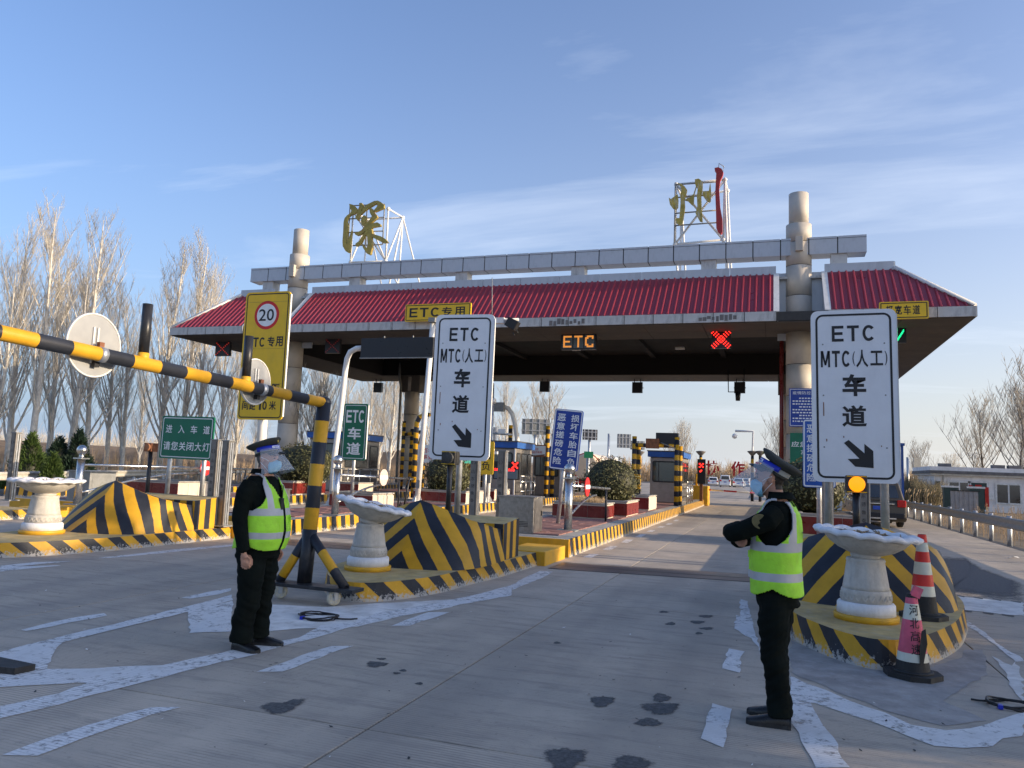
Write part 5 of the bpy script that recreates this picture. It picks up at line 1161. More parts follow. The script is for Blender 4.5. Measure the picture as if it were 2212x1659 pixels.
MB().cyl(AY(1066, 936, 33), AY(1108, 939, 33), .05, n=8).build('arm', 'galv', o, True); MB().box(AY(1085, 932, 33), (.35, .2, .2)).build('camera', 'white_tube', o, True); MB().ball(AY(1066, 866, 33), .14, 10).build('dome_camera', 'white_tube', o, True)
o, P3 = gantry('lane_pole', 'thin grey swing arm prop pole beside the rear column', ((872, 1090), (885, 1030)), 20.5, .03, 'black_paint')

# striped portal frames at the booths
def striped(o, pts, r=.1, n=14): MB().tube(pts, r, n).build('striped_tube', 'hazard_tube', o, True)
def portal(label, xl, xr, Y, top, inner=True, beam=True):
    o = T('guard_frame', label, 'guard frame', ((xl+xr)/2, Y, MZ), 0, 'striped guard frames round the booths')
    for x in (xl, xr):
        striped(o, [(x, Y, MZ), (x, Y, top)])
        striped(o, [(x+.04, Y+.9, MZ), (x+.04, Y+.9, top-.35)])
    if beam: striped(o, [(xl, Y, top-.38), (xr, Y, top-.38)], .09)
    return o
o = portal('striped guard frame in front of the booth by the round shrub', -5.75, -3.92, 33.6, 3.25)
MB().box((-4.95, 33.5, 2.95), (.55, .25, .42)).build('control_box', 'rust', o, True); MB().box((-4.35, 33.75, 3.18), (.95, .35, .5)).build('display_panel', 'led_board', o, True); MB().cyl((-4.6, 33.5, 3.0), (-3.95, 33.4, 2.75), .025, n=6).build('stay', 'galv_dull', o, True)
o = portal('striped guard frame carrying a red lettered banner', -12.2, -10.3, 35.7, 3.75, beam=False)
a = AY(1119, 961, 35.4); b = AY(1179, 986, 35.4); wd, ht = b.x-a.x, a.z-b.z
bn = T('banner_sign', 'cream banner with two lines of red characters on the striped frame', 'banner', ((a.x+b.x)/2, 35.4, b.z))
MB().box((0, .04, ht/2), (wd, .06, ht)).build('panel', 'banner', bn); tx = MB(); put_row(tx, '凝心聚力学党史', -wd*.33, ht*.56, wd*.56, ht*.2, .002, .006, .1); put_row(tx, '改革奋进开新局', -wd*.2, ht*.27, wd*.56, ht*.2, .002, .006, .1); tx.build('lettering', 'letter_scarlet', bn)
MB().prism([(-wd*.46, 0, ht*.08), (0, 0, ht*.02), (wd*.46, 0, ht*.2), (wd*.46, 0, ht*.06), (-wd*.46, 0, ht*.02)], (0, .005, 0)).build('ribbon', 'rust', bn); fr_ = frame(MB(), -wd/2-.03, wd/2+.03, -.03, ht+.03, .03, .0, .05); fr_.build('frame', 'rust', bn)
MB().box((-wd*.43, .004, ht*.5), (.06, .006, .25)).build('green_leaf', 'sign_green', bn)
o = portal('striped guard frame at the far corner of the grey booth', -18.4, -17.2, 36.5, 3.9, beam=False)
MB().tube([(-18.3, 36.5, 3.2), (-17.2, 36.5, 3.4)], .09, 10).build('striped_tube', 'hazard_tube', o, True); MB().tube([(-18.0, 36.4, .4), (-17.3, 36.4, 3.2)], .09, 10).build('striped_tube', 'hazard_tube', o, True)
o = T('guard_frame', 'striped bent tube guard beside the rear column', 'guard frame', AY(893, 1050, 28)); p0 = WL[o.name]; 
striped(o, [(p0.x, 28, MZ), (p0.x, 28, 3.3), (p0.x+.12, 28, 3.55), (p0.x+.4, 28, 3.65), (p0.x+1.6, 28, 3.6)], .1)

# toll booths
def booth(label, x0, x1, y0, y1, h, blue=True, text=None):
    o = T('toll_booth', label, 'toll booth', ((x0+x1)/2, (y0+y1)/2, MZ)); W, L = x1-x0, y1-y0
    MB().box((0, 0, h/2), (W, L, h)).build('body', 'booth_steel', o, bevel=.05)
    MB().box((0, 0, h+.13), (W+.22, L+.22, .26)).build('roof_fascia', 'booth_blue', o); MB().box((0, 0, h+.28), (W+.28, L+.28, .05)).build('roof', 'booth_dark', o)
    def win(face, c, wz, ww, wh):
        if face == 'f':
            w_ = plate(MB(), c-ww/2, c+ww/2, wz, wz+wh, .08, -L/2-.02, .03).build('window', 'glass_green', o); fr = MB(); frame(fr, c-ww/2-.05, c+ww/2+.05, wz-.05, wz+wh+.05, .1, -L/2-.025, .06); fr.build('window_frame', 'cable', w_)
        else:
            m = MB(); plate(m, c-ww/2, c+ww/2, wz, wz+wh, .06, 0, .03); m.v = [Vector((W/2+.02-v.y, v.x, v.z)) for v in m.v]; w_ = m.build('window', 'glass_dark', o); m = MB(); frame(m, c-ww/2-.04, c+ww/2+.04, wz-.04, wz+wh+.04, .08, 0, .05); m.v = [Vector((W/2+.026-v.y, v.x, v.z)) for v in m.v]; m.build('window_frame', 'cable', w_)
    win('f', 0, h*.47, W*.78, h*.42)
    MB().box((-W*.22, -L/2-.028, h*.68), (.03, .02, h*.42)).build('mullion', 'cable', o)
    for c, ww in ((-L*.33, L*.18), (0, L*.3), (L*.33, L*.2)): win('s', c, h*.47, ww, h*.42)
    MB().box((W/2+.012, 0, h*.22), (.02, L*.9, h*.36)).build('side_panel', 'booth_dark', o)
    rl = MB()
    for z in (.35, .75, 1.0): rl.cyl((W/2+.25, -L*.45, z), (W/2+.25, L*.4, z), .022, n=8)
    for y in (-.45, -.15, .15, .4): rl.cyl((W/2+.25, L*y, 0), (W/2+.25, L*y, 1.0), .022, n=8)
    rl.build('handrail', 'steel', o)
    if text:
        tx = MB(); put_row(tx, text, -L*.25, h+.04, L*.4, .18, 0, .004, .2); tx.v = [Vector((W/2+.113-v.y, v.x, v.z)) for v in tx.v]; tx.build('lettering', 'text_white', o)
    MB().box((W/2-.02, -L/2-.01, h*.5), (.06, .04, h)).build('corner_trim', 'white_tube', o)
    return o
booth('toll booth with blue roof edge beside the round shrub', -5.5, -4.05, 36.6, 39.6, 2.12)
booth('toll booth with wide window behind the red lettered banner', -11.6, -10.1, 37.6, 40.6, 2.2)
booth('grey toll booth with blue lettered roof edge behind the narrow green sign', -19.9, -18.2, 30.2, 33.6, 2.35, text='一路同行')
booth('toll booth glimpsed behind the tall white pole', -12.1, -10.6, 31.8, 34.2, 2.2)
bb = AY(931, 1010, 31.5); o = T('banner_sign', 'white banner with red characters above the booth beside the tall white pole', 'banner', (AY(935, 1000, 31.5).x, 31.5, AY(935, 1000, 31.5).z)); MB().box((0, 0, .4), (1.5, .06, .8)).build('panel', 'banner', o); tx = MB(); put_row(tx, '百年奋斗', -.5, .44, 1.0, .2, -.035, .006, .1); put_row(tx, '事业献高', -.5, .16, 1.0, .2, -.035, .006, .1); tx.build('lettering', 'letter_scarlet', o)
for x in (-.65, .65): MB().cyl((x, .06, -2.3), (x, .06, .7), .04, n=8).build('post', 'galv_dull', o)
# fee display with red cross
a = AY(1068, 996, 30.5); b = AY(1122, 1037, 30.5); o = T('led_sign', 'black fee display with small red cross beside the light curtain post', 'led sign', ((a.x+b.x)/2, 30.5, MZ)); z0 = b.z-MZ; ht = a.z-b.z; wd = b.x-a.x
MB().box((0, 0, z0+ht/2), (wd, .2, ht)).build('housing', 'led_board', o); MB().box((0, -.11, z0+ht*.3), (wd*.9, .02, ht*.5)).build('screen', 'led_face', o)
d = MB()
for k in range(5):
    t = -.8+.4*k
    for s in (1, -1): d.cyl((wd*.34+t*.13, -.105, z0+ht*.8+s*t*.13), (wd*.34+t*.13, -.12, z0+ht*.8+s*t*.13), .035, n=8)
for k in range(9):
    for r_ in range(2): d.box((-wd*.42+wd*.09*k, -.122, z0+ht*(.58-.08*r_)), (wd*.06, .006, ht*.045))
d.build('red_leds', 'led_red', o); MB().cyl((0, 0, 0), (0, 0, z0), .06, n=10).build('post', 'galv_dull', o)
o = T('led_sign', 'small red lit lane display on a post beyond the booth', 'led sign', (AY(1512+18, 1010, 42).x-.35, 42, MZ)); MB().box((0, 0, 1.55), (.42, .2, 1.3)).build('housing', 'led_board', o)
d = MB()
for (x, z) in ((-.08, 1.95), (.08, 1.95), (0, 1.87), (-.08, 1.79), (.08, 1.79), (0, 1.6), (-.05, 1.55)): d.box((x, -.105, z), (.08, .02, .07))
d.build('red_leds', 'led_red', o); MB().box((0, 0, .45), (.16, .16, .9)).build('post', 'rust', o)
o = T('lane_cabinet', 'yellow concrete block with a red barrier arm beyond the booth', 'barrier gate', (-3.95, 45.2, 0)); MB().box((0, 0, .55), (1.0, 1.2, 1.1)).build('block', 'yellow_paint', o, bevel=.05); MB().cyl((-.2, 0, 1.1), (-.2, 0, 1.75), .07, n=10).build('post', 'yellow_paint', o)
arm = MB(); arm.cyl((-.1, 0, .9), (4.6, .3, .78), .045, n=8); arm.build('barrier_arm', 'barrier_stripes', o)

# ------------------------------------------------------------------ cones and cable coils
def cone(label, loc, h, bands, sc=1., lean=0., text=None, stumped=False):
    o = T('traffic_cone', label, 'traffic cone', loc, .3)
    b = MB(); s = .23*sc
    oct_ = [(s*1.0*math.cos(R_(a)), s*1.0*math.sin(R_(a))) for a in (20, 70, 110, 160, 200, 250, 290, 340)]
    b.prism([(x*1.05, y*1.05, .045) for x, y in oct_], (0, 0, -.045)); b.lathe([(.17*sc, .044), (.165*sc, .06), (.15*sc, .065)], 28); bo = b.build('base', 'rubber', o)
    r0, r1 = .145*sc, .042*sc
    for (z0, z1, mt) in bands:
        ra, rb = r0+(r1-r0)*z0/h, r0+(r1-r0)*z1/h
        m = MB(); m.lathe([(ra, z0*1.0+.05), (rb, z1*1.0+.05)], 30, cap=False); m.build('band', mt, o)
    m = MB(); m.lathe([(r1, h+.05), (r1*.6, h+.052)], 24, cap=True); m.build('tip', 'rubber', o)
    if text:
        tx = MB()
        for k, ch in enumerate(text):
            z = h*.80-k*.105; r = r0+(r1-r0)*z/h+.004
            vs, fs = glyph(ch, .008); i = tx.add([(math.sin((a-.5)*.075/r+.0)*(r-(.09*(b_-.5)*.11)), -math.cos((a-.5)*.075/r)*(r+.0-(.09*(b_-.5))*.12), .05+z+(b_-.5)*.085) for a, b_ in vs])
            for f in fs: tx.face([i+q for q in f])
        tx.build('lettering', 'sign_black', o)
    o.rotation_euler = (0, lean, .12); return o
cone('red and white banded traffic cone standing on the right island', G(1995, 1335, .26), .80, ((0, .18, 'rubber'), (.18, .28, 'cone_white'), (.28, .395, 'cone_red'), (.395, .52, 'cone_white'), (.52, .625, 'cone_red'), (.625, .72, 'cone_white'), (.72, .80, 'cone_red')), .95)
cn = cone('faded pink traffic cone with a torn sleeve at the foot of the right island', G(1972, 1462), .64, ((0, .09, 'rubber'), (.09, .16, 'cone_white'), (.16, .43, 'cone_pink'), (.43, .56, 'cone_white'), (.56, .61, 'cone_pink'), (.61, .64, 'rubber')), .95, -.0, '河北高速')
tr_ = MB(); tr_.prism([(.05, -.128, .14), (.085, -.118, .30), (.075, -.11, .42), (.045, -.115, .40), (.02, -.13, .26), (.02, -.138, .14)], (0, .01, 0)); tr_.build('torn_hole', 'rubber', cn)
mt_ = MB(); mt_.box((.035, -.02, .71), (.07, .05, .09), rot=Matrix.Rotation(.4, 3, 'Y')); mt_.build('tape_flap', 'cone_pink', cn)
def coil(label, c, r, seed):
    o = T('cable_coil', label, 'cable', c); rr = random.Random(seed)
    for k in range(3):
        pts = [Vector(((r+rr.uniform(-.012, .012)+k*.008)*math.cos(a), (r*.9+rr.uniform(-.012, .012))*math.sin(a), .013+.011*k+.01*math.sin(a*2+k))) for a in [2*math.pi*j/30 for j in range(31)]]
        MB().tube(pts, .008, 6, caps=False).build('loop', 'cable', o)
    MB().tube([(r, 0, .02), (r+.06, .03, .015), (r+.14, .07, .014), (r+.2, .1, .02)], .008, 6).build('loose_end', 'cable', o); MB().tube([(-r, .02, .02), (-r-.05, .03, .014), (-r-.1, .05, .012)], .008, 6).build('loose_end', 'cable', o)
    MB().box((-r*.6, -r*.75, .02), (.03, .05, .03)).build('tie', 'shield_blue', o)
coil('black cable coil lying in front of the wheeled stand', G(690, 1336), .19, 1)
coil('black cable coil lying on the chalky apron by the right island', G(2180, 1527), .14, 2)
bag = T('rubber_block', 'black wedge of a rubber stand foot on the road edge', 'stand foot', G(8, 1452)); MB().prism([(-.35, -.1, .05), (.14, -.03, .05), (.16, .12, .05), (-.35, .16, .05)], (0, 0, -.05)).build('foot', 'rubber', bag)
for k, (px, py) in enumerate(((3990, 2200),)):
    p = G(px*.5486, py*.5486); o = T('litter', 'small scrap of white paper on the right lane', 'litter', p); m = MB(); m.prism([(-.12, 0, .01), (0, -.03, .05), (.12, .01, .02), (.1, .07, .04), (-.05, .08, .02)], (0, 0, .012)); m.build('paper', 'litter', o)

# ================================================================== PEOPLE
def loft(mb, rings, n=28, m=0):
    """rings: (cx, cy, cz, half_x, half_y) stacked horizontally"""
    st = []
    for (cx, cy, cz, a, b) in rings:
        st.append(mb.add([(cx+a*math.copysign(abs(math.cos(t))**.85, math.cos(t)), cy+b*math.copysign(abs(math.sin(t))**.85, math.sin(t)), cz) for t in [2*math.pi*k/n for k in range(n)]]))
    for i in range(len(rings)-1):
        for k in range(n): q = (k+1) % n; mb.face((st[i]+k, st[i]+q, st[i+1]+q, st[i+1]+k), None, m, True)
    mb.face([st[0]+k for k in reversed(range(n))], None, m); mb.face([st[-1]+k for k in range(n)], None, m)
def interp(rings, z):
    for a, b in zip(rings, rings[1:]):
        if a[2] <= z <= b[2]:
            t = (z-a[2])/(b[2]-a[2]); return [a[i]+(b[i]-a[i])*t for i in range(5)]
    return list(rings[0] if z < rings[0][2] else rings[-1])
def hand(mb, wrist, down, fwd, side, k=.84):
    """palm and five bent fingers; down: finger direction, fwd: thumb side, side: palm normal"""
    w_ = Vector(wrist); d = Vector(down).normalized(); f_ = Vector(fwd).normalized(); s_ = Vector(side).normalized()
    rot = Matrix((f_, s_, d)).transposed(); d = d*k; f_ = f_*k; s_ = s_*k
    mb.tube([w_-d*.03, w_+d*.005, w_+d*.03], [.030*k, .027*k, .028*k], 12)
    mb.box(w_+d*.058, (.070*k, .028*k, .082*k), rot=rot); mb.ball(w_+d*.03+f_*.015, .028*k, 10)
    for off, L, r in ((.030, .078, .0098), (.010, .086, .010), (-.010, .080, .0098), (-.030, .062, .0088)):
        p = w_+d*.09+f_*off; a = p+(d*.9+s_*.35)*L*.42; b = a+(d*.5+s_*.85)*L*.33; c = b+(d*-.05+s_*1.)*L*.27
        mb.tube([p-d*.02, p, a, b, c], [r*1.1*k, r*1.12*k, r*1.05*k, r*k, r*.8*k], 8)
    p = w_+d*.03+f_*.036; mb.tube([p-f_*.02, p+(f_*.6+d*.6)*.03, p+(f_*.35+d*.9)*.062+s_*.012, p+d*.085+s_*.022], [.015*k, .0135*k, .0115*k, .008*k], 8)
def remeshed(mb, voxel, smooth):
    me = mb.mesh('tmp', 'skin'); o = bpy.data.objects.new('tmp', me); COL.objects.link(o)
    r = o.modifiers.new('r', 'REMESH'); r.mode = 'VOXEL'; r.voxel_size = voxel; r.use_smooth_shade = True
    s = o.modifiers.new('s', 'SMOOTH'); s.factor = .5; s.iterations = smooth
    dg = bpy.context.evaluated_depsgraph_get(); out = bpy.data.meshes.new_from_object(o.evaluated_get(dg))
    bpy.data.objects.remove(o); bpy.data.meshes.remove(me); return out
def person(label, loc, rz, torso, arms, hands, legs, shoes, skin, hairm, head_yaw=0., cap_tilt=.30, belly=0., chartext=None, seed=1, head_fwd=.0):
    root = T('person', label, 'person', loc, rz)
    rr = random.Random(seed)
    mb = MB(); loft(mb, torso)
    for L in legs: mb.tube(*L, n=16)
    for A in arms: mb.tube(*A, n=14)
    # trouser folds and sleeve folds as soft rings
    for H_ in hands: hand(mb, *H_)
    hc = Vector((.02+head_fwd, 0, 1.625)); RZ = Matrix.Rotation(head_yaw, 3, 'Z')
    hd = MB()
    hd.ball((0, 0, .02), 1, 24, 0, (.098, .078, .105)); hd.ball((.018, 0, -.045), 1, 20, 0, (.076, .064, .075)); hd.ball((.04, 0, -.085), 1, 14, 0, (.042, .040, .035))
    hd.tube([(.09, 0, .01), (.112, 0, -.022), (.098, 0, -.036)], [.010, .017, .012], 10)
    for s_ in (-1, 1):
        hd.ball((-.008, s_*.082, -.012), 1, 12, 0, (.020, .009, .032)); hd.ball((.075, s_*.03, .022), 1, 10, 0, (.02, .024, .010))
    hd.v = [hc+RZ @ v for v in hd.v]
    i0 = len(mb.v); mb.v += hd.v
    for f_, u_, a_, b_ in zip(hd.f, hd.uv, hd.mi, hd.sm): mb.f.append(tuple(k+i0 for k in f_)); mb.uv.append(u_); mb.mi.append(a_); mb.sm.append(b_)
    mb.tube([(-.015, 0, 1.42), (.0+head_fwd*.5, 0, 1.50), (.005+head_fwd, 0, 1.57)], [.066, .06, .062], 16)
    me = remeshed(mb, .007, 4)
    me.materials.clear()
    for x in ('uniform', skin, hairm): me.materials.append(MATS[x])
    # cloth folds: gentle wrinkles on sleeves and trousers
    hw = [Vector(h[0]) for h in hands]
    from mathutils import noise as mn
    for v in me.vertices:
        c = v.co; near = min([(c-h).length for h in hw]) if hw else 9
        if c.z < 1.44 and near > .05 and c.z > .08:
            k = .017 if c.z < .8 else .010
            w1 = mn.noise(Vector((c.x*7+seed, c.y*7, c.z*11))); w2 = mn.noise(Vector((c.x*3, c.y*3+seed, c.z*26+c.x*18)))
            n = Vector((c.x, c.y-math.copysign(.1, c.y) if c.z < .8 else c.y, 0)); n = n.normalized() if n.length > 1e-4 else Vector((1, 0, 0))
            v.co = c+n*(k*w1+k*.6*w2)
    mi = []
    for p in me.polygons:
        c = p.center; near = min([(c-h-Vector(d_).normalized()*.07).length for h, d_ in [(Vector(H_[0]), H_[1]) for H_ in hands]]) if hands else 9
        loc_ = RZ.transposed() @ (c-hc)
        if c.z > 1.475 and c.x > -.2 and math.hypot(c.x-head_fwd*.6, c.y) < .125:
            hairy = (loc_.z > .055) or (loc_.x < -.035 and loc_.z > -.075) or (loc_.x < .015 and loc_.z > .0 and abs(loc_.y) < .074 and loc_.z > .02)
            mi.append(2 if hairy else 1)
        elif near < .08: mi.append(1)
        else: mi.append(0)
    me.polygons.foreach_set('material_index', mi); me.polygons.foreach_set('use_smooth', [True]*len(me.polygons)); me.update()
    body = put('body', me, root)
    # collar
    cl = MB(); st = []
    for (z, a, b, dx) in ((1.455, .095, .105, -.015), (1.50, .080, .085, -.012+head_fwd*.3), (1.535, .086, .088, -.02+head_fwd*.4), (1.49, .105, .115, -.02)):
        st.append(cl.add([(dx+a*math.cos(t), b*math.sin(t), z-(.05 if abs(t-math.pi) > 2.3 else 0)*(1 if z > 1.46 else .6)) for t in [R_(28)+R_(304)*k/26 for k in range(27)]]))
    for i in range(3):
        for k in range(26): cl.face((st[i]+k, st[i]+k+1, st[i+1]+k+1, st[i+1]+k), None, 0, True)
    c_ = cl.build('collar', 'uniform', root)
    # hi-vis vest: an open shell with arm holes, V neck and reflective tapes
    vb = MB(); n, rows = 132, 110; z0, z1 = .835, 1.505; idx = {}
    for r in range(rows+1):
        z = z0+(z1-z0)*r/rows; cx, cy, _, a, b = interp(torso, z); e = .022 if z < 1.40 else .014
        for k in range(n):
            t = 2*math.pi*k/n; x = cx+(a+e)*math.copysign(abs(math.cos(t))**.85, math.cos(t)); y = cy+(b+e)*math.copysign(abs(math.sin(t))**.85, math.sin(t))
            w1 = .005*mn.noise(Vector((x*9+seed, y*9, z*6))); lift = -.05*max(0, abs(math.sin(t))-.75)/.25 if r == 0 else 0
            idx[r, k] = vb.add([(x+w1*2, y+w1, z)])
    for r in range(rows):
        for k in range(n):
            t = 2*math.pi*(k+.5)/n; z = z0+(z1-z0)*(r+.5)/rows; cx, cy, _, a, b = interp(torso, z); y = b*math.sin(t); x = a*math.cos(t)
            ang = abs(abs(math.atan2(math.sin(t), math.cos(t)))-math.pi/2)
            if z > 1.18 and ang < R_(46)*min(1, (z-1.18)/.12)**.5 and abs(y) > .11: continue
            if z > 1.44 and abs(y) < .075: continue
            if z > 1.26 and x > 0 and abs(y) < (z-1.26)*.42: continue
            if x < 0 and z > 1.47: continue
            if z < .848+.05*max(0, 1-ang/.9)**2: continue
            m = 0
            if 1.14 < z < 1.20 or .945 < z < 1.0: m = 1
            if z > 1.2 and .088 < abs(y) < .145: m = 1
            if x > 0 and abs(y) < .010: m = 2
            vb.face((idx[r, k], idx[r, (k+1) % n], idx[r+1, (k+1) % n], idx[r+1, k]), None, m, True)
    v_ = vb.build('reflective_vest', ('vest_yellow', 'vest_tape', 'uniform'), root); so = v_.modifiers.new('s', 'SOLIDIFY'); so.thickness = .007; so.offset = 1
    for s_ in (-1, 1):
        cx, cy, _, a, b = interp(torso, 1.06); pk = MB(); pk.box((0, 0, 0), (.012, .13, .15)); pk.box((.008, 0, .055), (.008, .135, .05)); q = pk.build('pocket', 'vest_yellow', v_, bevel=.004); q.location = (cx+(a+.028)*.80, s_*(b*.60), 1.05); q.rotation_euler = (0, 0, s_*.62)
        tp = MB().box((0, 0, 0), (.016, .13, .05)).build('pocket_tape', 'vest_tape', v_); tp.location = (cx+(a+.028)*.81, s_*(b*.60), .975); tp.rotation_euler = (0, 0, s_*.62)
    if chartext:
        tx = MB(); put_char(tx, chartext, -.05, 1.22, .07, .075, 0, .004); q = tx.build('lettering', 'cap_cloth', v_); cx, cy, _, a, b = interp(torso, 1.25); q.rotation_euler = (0, 0, R_(-90)); q.location = (cx-a-.036, -.02, 0)
    else:
        tx = MB(); put_row(tx, '河北', -.04, 1.275, .06, .022, 0, .004); put_row(tx, '高速公路', -.055, 1.24, .09, .02, 0, .002); q = tx.build('lettering', 'sign_green', v_); cx, cy, _, a, b = interp(torso, 1.25); q.rotation_euler = (0, 0, R_(90+24)); q.location = (cx+a*.88+.034, .10, 0)
        rd = MB(); rd.box((0, 0, 0), (.03, .04, .10)); rd.cyl((0, .012, .05), (0, .012, .16), .005, n=6); q = rd.build('radio', 'cable', root, bevel=.004); q.location = (torso[5][0]+torso[5][3]+.03, -.03, 1.24)
        MB().tube([(.20, -.03, 1.2), (.215, -.045, 1.14), (.21, -.03, 1.10), (.205, -.015, 1.14), (.20, -.02, 1.2)], .004, 5).build('radio_strap', 'cable', root)
    # shoes
    for (sx, sy, yaw) in shoes:
        s_ = MB(); st = []
        prof = [(-.105, .036, .075), (-.09, .042, .085), (-.03, .040, .090), (.04, .045, .075), (.10, .050, .058), (.15, .046, .045), (.178, .026, .034)]
        for (x, hw_, h) in prof:
            st.append(s_.add([(x, hw_*math.cos(t), .022+max(0, h-.022)*math.sin(t)**.7 if math.sin(t) > 0 else .022) for t in [math.pi*k/12 for k in range(13)]]))
        for i in range(len(prof)-1):
            for k in range(12): s_.face((st[i]+k, st[i]+k+1, st[i+1]+k+1, st[i+1]+k), None, 0, True)
        s_.face([st[0]+k for k in range(13)]); s_.face([st[-1]+k for k in reversed(range(13))])
        so_ = s_.build('shoe', 'leather', root); so_.location = (sx, sy, 0); so_.rotation_euler = (0, 0, yaw)
        sl = MB(); pts = [(x, hw_*1.07) for x, hw_, h in prof]+[(x, -hw_*1.07) for x, hw_, h in reversed(prof)]; sl.prism([(x, y, .024) for x, y in pts], (0, 0, -.024)); sl.build('sole', 'rubber', so_)
    # cap
    def place(ob): ob.location = hc; ob.rotation_euler = (0, 0, head_yaw); return ob
    TY = Matrix.Rotation(-cap_tilt, 3, 'Y')
    cp_ = MB(); cp_.lathe([(.101, .052), (.104, .095)], 36, cap=False); cp_.v = [TY @ Vector((v.x*1.0, v.y*.86, v.z)) for v in cp_.v]; band = place(cp_.build('cap_band', 'cap_band', root))
    bk = MB(); bk.lathe([(.103, .040), (.1045, .058)], 36, cap=False); bk.lathe([(.105, .09), (.107, .10)], 36, cap=False); bk.v = [TY @ Vector((v.x, v.y*.86, v.z)) for v in bk.v]; place(bk.build('cap_lower_band', 'cap_cloth', root))
    cr_ = MB(); cr_.lathe([(.104, .094), (.135, .112), (.152, .128), (.150, .140), (.11, .152), (.0, .156)], 40, cap=False); cr_.v = [TY @ Vector((v.x*1.02-.01, v.y*.92, v.z+.16*max(0, v.x))) for v in cr_.v]; place(cr_.build('cap_crown', 'cap_cloth', root))
    vz = MB(); st = []
    for (r0, dz) in ((.098, .046), (.125, .032), (.150, .010)):
        st.append(vz.add([TY @ Vector((r0*math.cos(t)*1.0+(r0-.098)*.45, .088*math.sin(t)*(1-.1*(r0-.098)/.05), dz)) for t in [R_(-72)+R_(144)*k/20 for k in range(21)]]))
    for i in range(2):
        for k in range(20): vz.face((st[i]+k, st[i]+k+1, st[i+1]+k+1, st[i+1]+k), None, 0, True)
    vo = place(vz.build('cap_visor', 'leather', root)); sd_ = vo.modifiers.new('s', 'SOLIDIFY'); sd_.thickness = .004
    bd = MB(); bd.ball((.128, 0, .135), .014, 10, 0, (.5, 1, 1.3)); bd.v = [TY @ v for v in bd.v]; place(bd.build('cap_badge', 'gold', root))
    # face shield: blue head band and clear curved sheet
    fb = MB(); st = []
    for z in (.062, .10): st.append(fb.add([TY @ Vector((.112*math.cos(t), .098*math.sin(t), z)) for t in [R_(-105)+R_(210)*k/30 for k in range(31)]]))
    for k in range(30): fb.face((st[0]+k, st[0]+k+1, st[1]+k+1, st[1]+k), None, 0, True)
    fo = place(fb.build('shield_band', 'shield_blue', root)); q = fo.modifiers.new('s', 'SOLIDIFY'); q.thickness = .012; q.offset = 1
    lb = MB(); st = []
    for z in (.071, .092): st.append(lb.add([TY @ Vector((.126*math.cos(t), .111*math.sin(t), z)) for t in [R_(-38)+R_(76)*k/12 for k in range(13)]]))
    for k in range(12): lb.face((st[0]+k, st[0]+k+1, st[1]+k+1, st[1]+k), None, 0, True)
    place(lb.build('shield_label', 'shield_text', root))
    tx = MB(); put_row(tx, 'Face Shield', 0, 0, 1, 1, 0, .01, .12); tv = []
    for v in tx.v:
        t = R_(-32+64*v.x); tv.append(TY @ Vector((.1275*math.cos(t), .1125*math.sin(t), .075+.013*v.z)))
    tx.v = tv; place(tx.build('shield_lettering', 'shield_blue', root))
    cs = MB(); st = []
    for (z, ex) in ((.075, 0.), (.0, .028), (-.07, .062), (-.145, .098)):
        st.append(cs.add([TY @ Vector(((.128+ex)*math.cos(t)+.0, (.112+ex*.55)*math.sin(t), z)) for t in [R_(-88)+R_(176)*k/24 for k in range(25)]]))
    for i in range(3):
        for k in range(24): cs.face((st[i]+k, st[i]+k+1, st[i+1]+k+1, st[i+1]+k), None, 0, True)
    place(cs.build('shield_visor', 'shield_clear', root))
    # mask with ear loops
    mk = MB(); st = []
    for (z, fx, hw_) in ((-.012, .098, .036), (-.03, .128, .056), (-.05, .132, .066), (-.075, .128, .068), (-.10, .112, .060), (-.122, .088, .040)):
        row = []
        for k in range(17):
            u = -1+2*k/16; row.append((fx-(abs(u)**2.2)*(fx-.045)*.95, hw_*u*1.02, z+.006*math.cos(u*3)))
        st.append(mk.add(row))
    for i in range(len(st)-1):
        for k in range(16): mk.face((st[i]+k, st[i]+k+1, st[i+1]+k+1, st[i+1]+k), None, 0, True)
    mo = place(mk.build('face_mask', 'mask_blue', root)); q = mo.modifiers.new('s', 'SOLIDIFY'); q.thickness = .004
    pl = MB()
    for z in (-.045, -.063, -.081): pl.tube([(.134-(abs(u)**2.2)*.08, .066*u, z) for u in [-.9+1.8*k/10 for k in range(11)]], .0022, 5)
    pl.build('mask_pleat', 'mask_blue', mo)
    for s_ in (-1, 1):
        lp = MB(); lp.tube([(.05, s_*.062, -.02), (.02, s_*.08, .0), (-.015, s_*.091, .012)], .0022, 5); lp.tube([(.048, s_*.062, -.105), (.01, s_*.078, -.06), (-.018, s_*.09, -.03)], .0022, 5); lp.build('ear_loop', 'text_white', mo)
        ey = MB(); ey.ball((.083, s_*.031, .006), 1, 10, 0, (.010, .014, .005)); place(ey.build('eye', 'hair', root)); eb = MB(); eb.tube([(.090, s_*.016, .026), (.092, s_*.035, .030), (.080, s_*.052, .026)], [.004, .005, .003], 6); place(eb.build('eyebrow', 'hair', root))
    return root
TOR1 = [(-.01, 0, .77, .155, .190), (.0, 0, .84, .172, .205), (.02, 0, .92, .185, .212), (.032, 0, 1.02, .188, .212), (.03, 0, 1.12, .178, .210), (.015, 0, 1.24, .162, .213), (-.005, 0, 1.34, .142, .208), (-.015, 0, 1.41, .120, .192), (-.015, 0, 1.46, .092, .150), (-.01, 0, 1.50, .070, .085)]
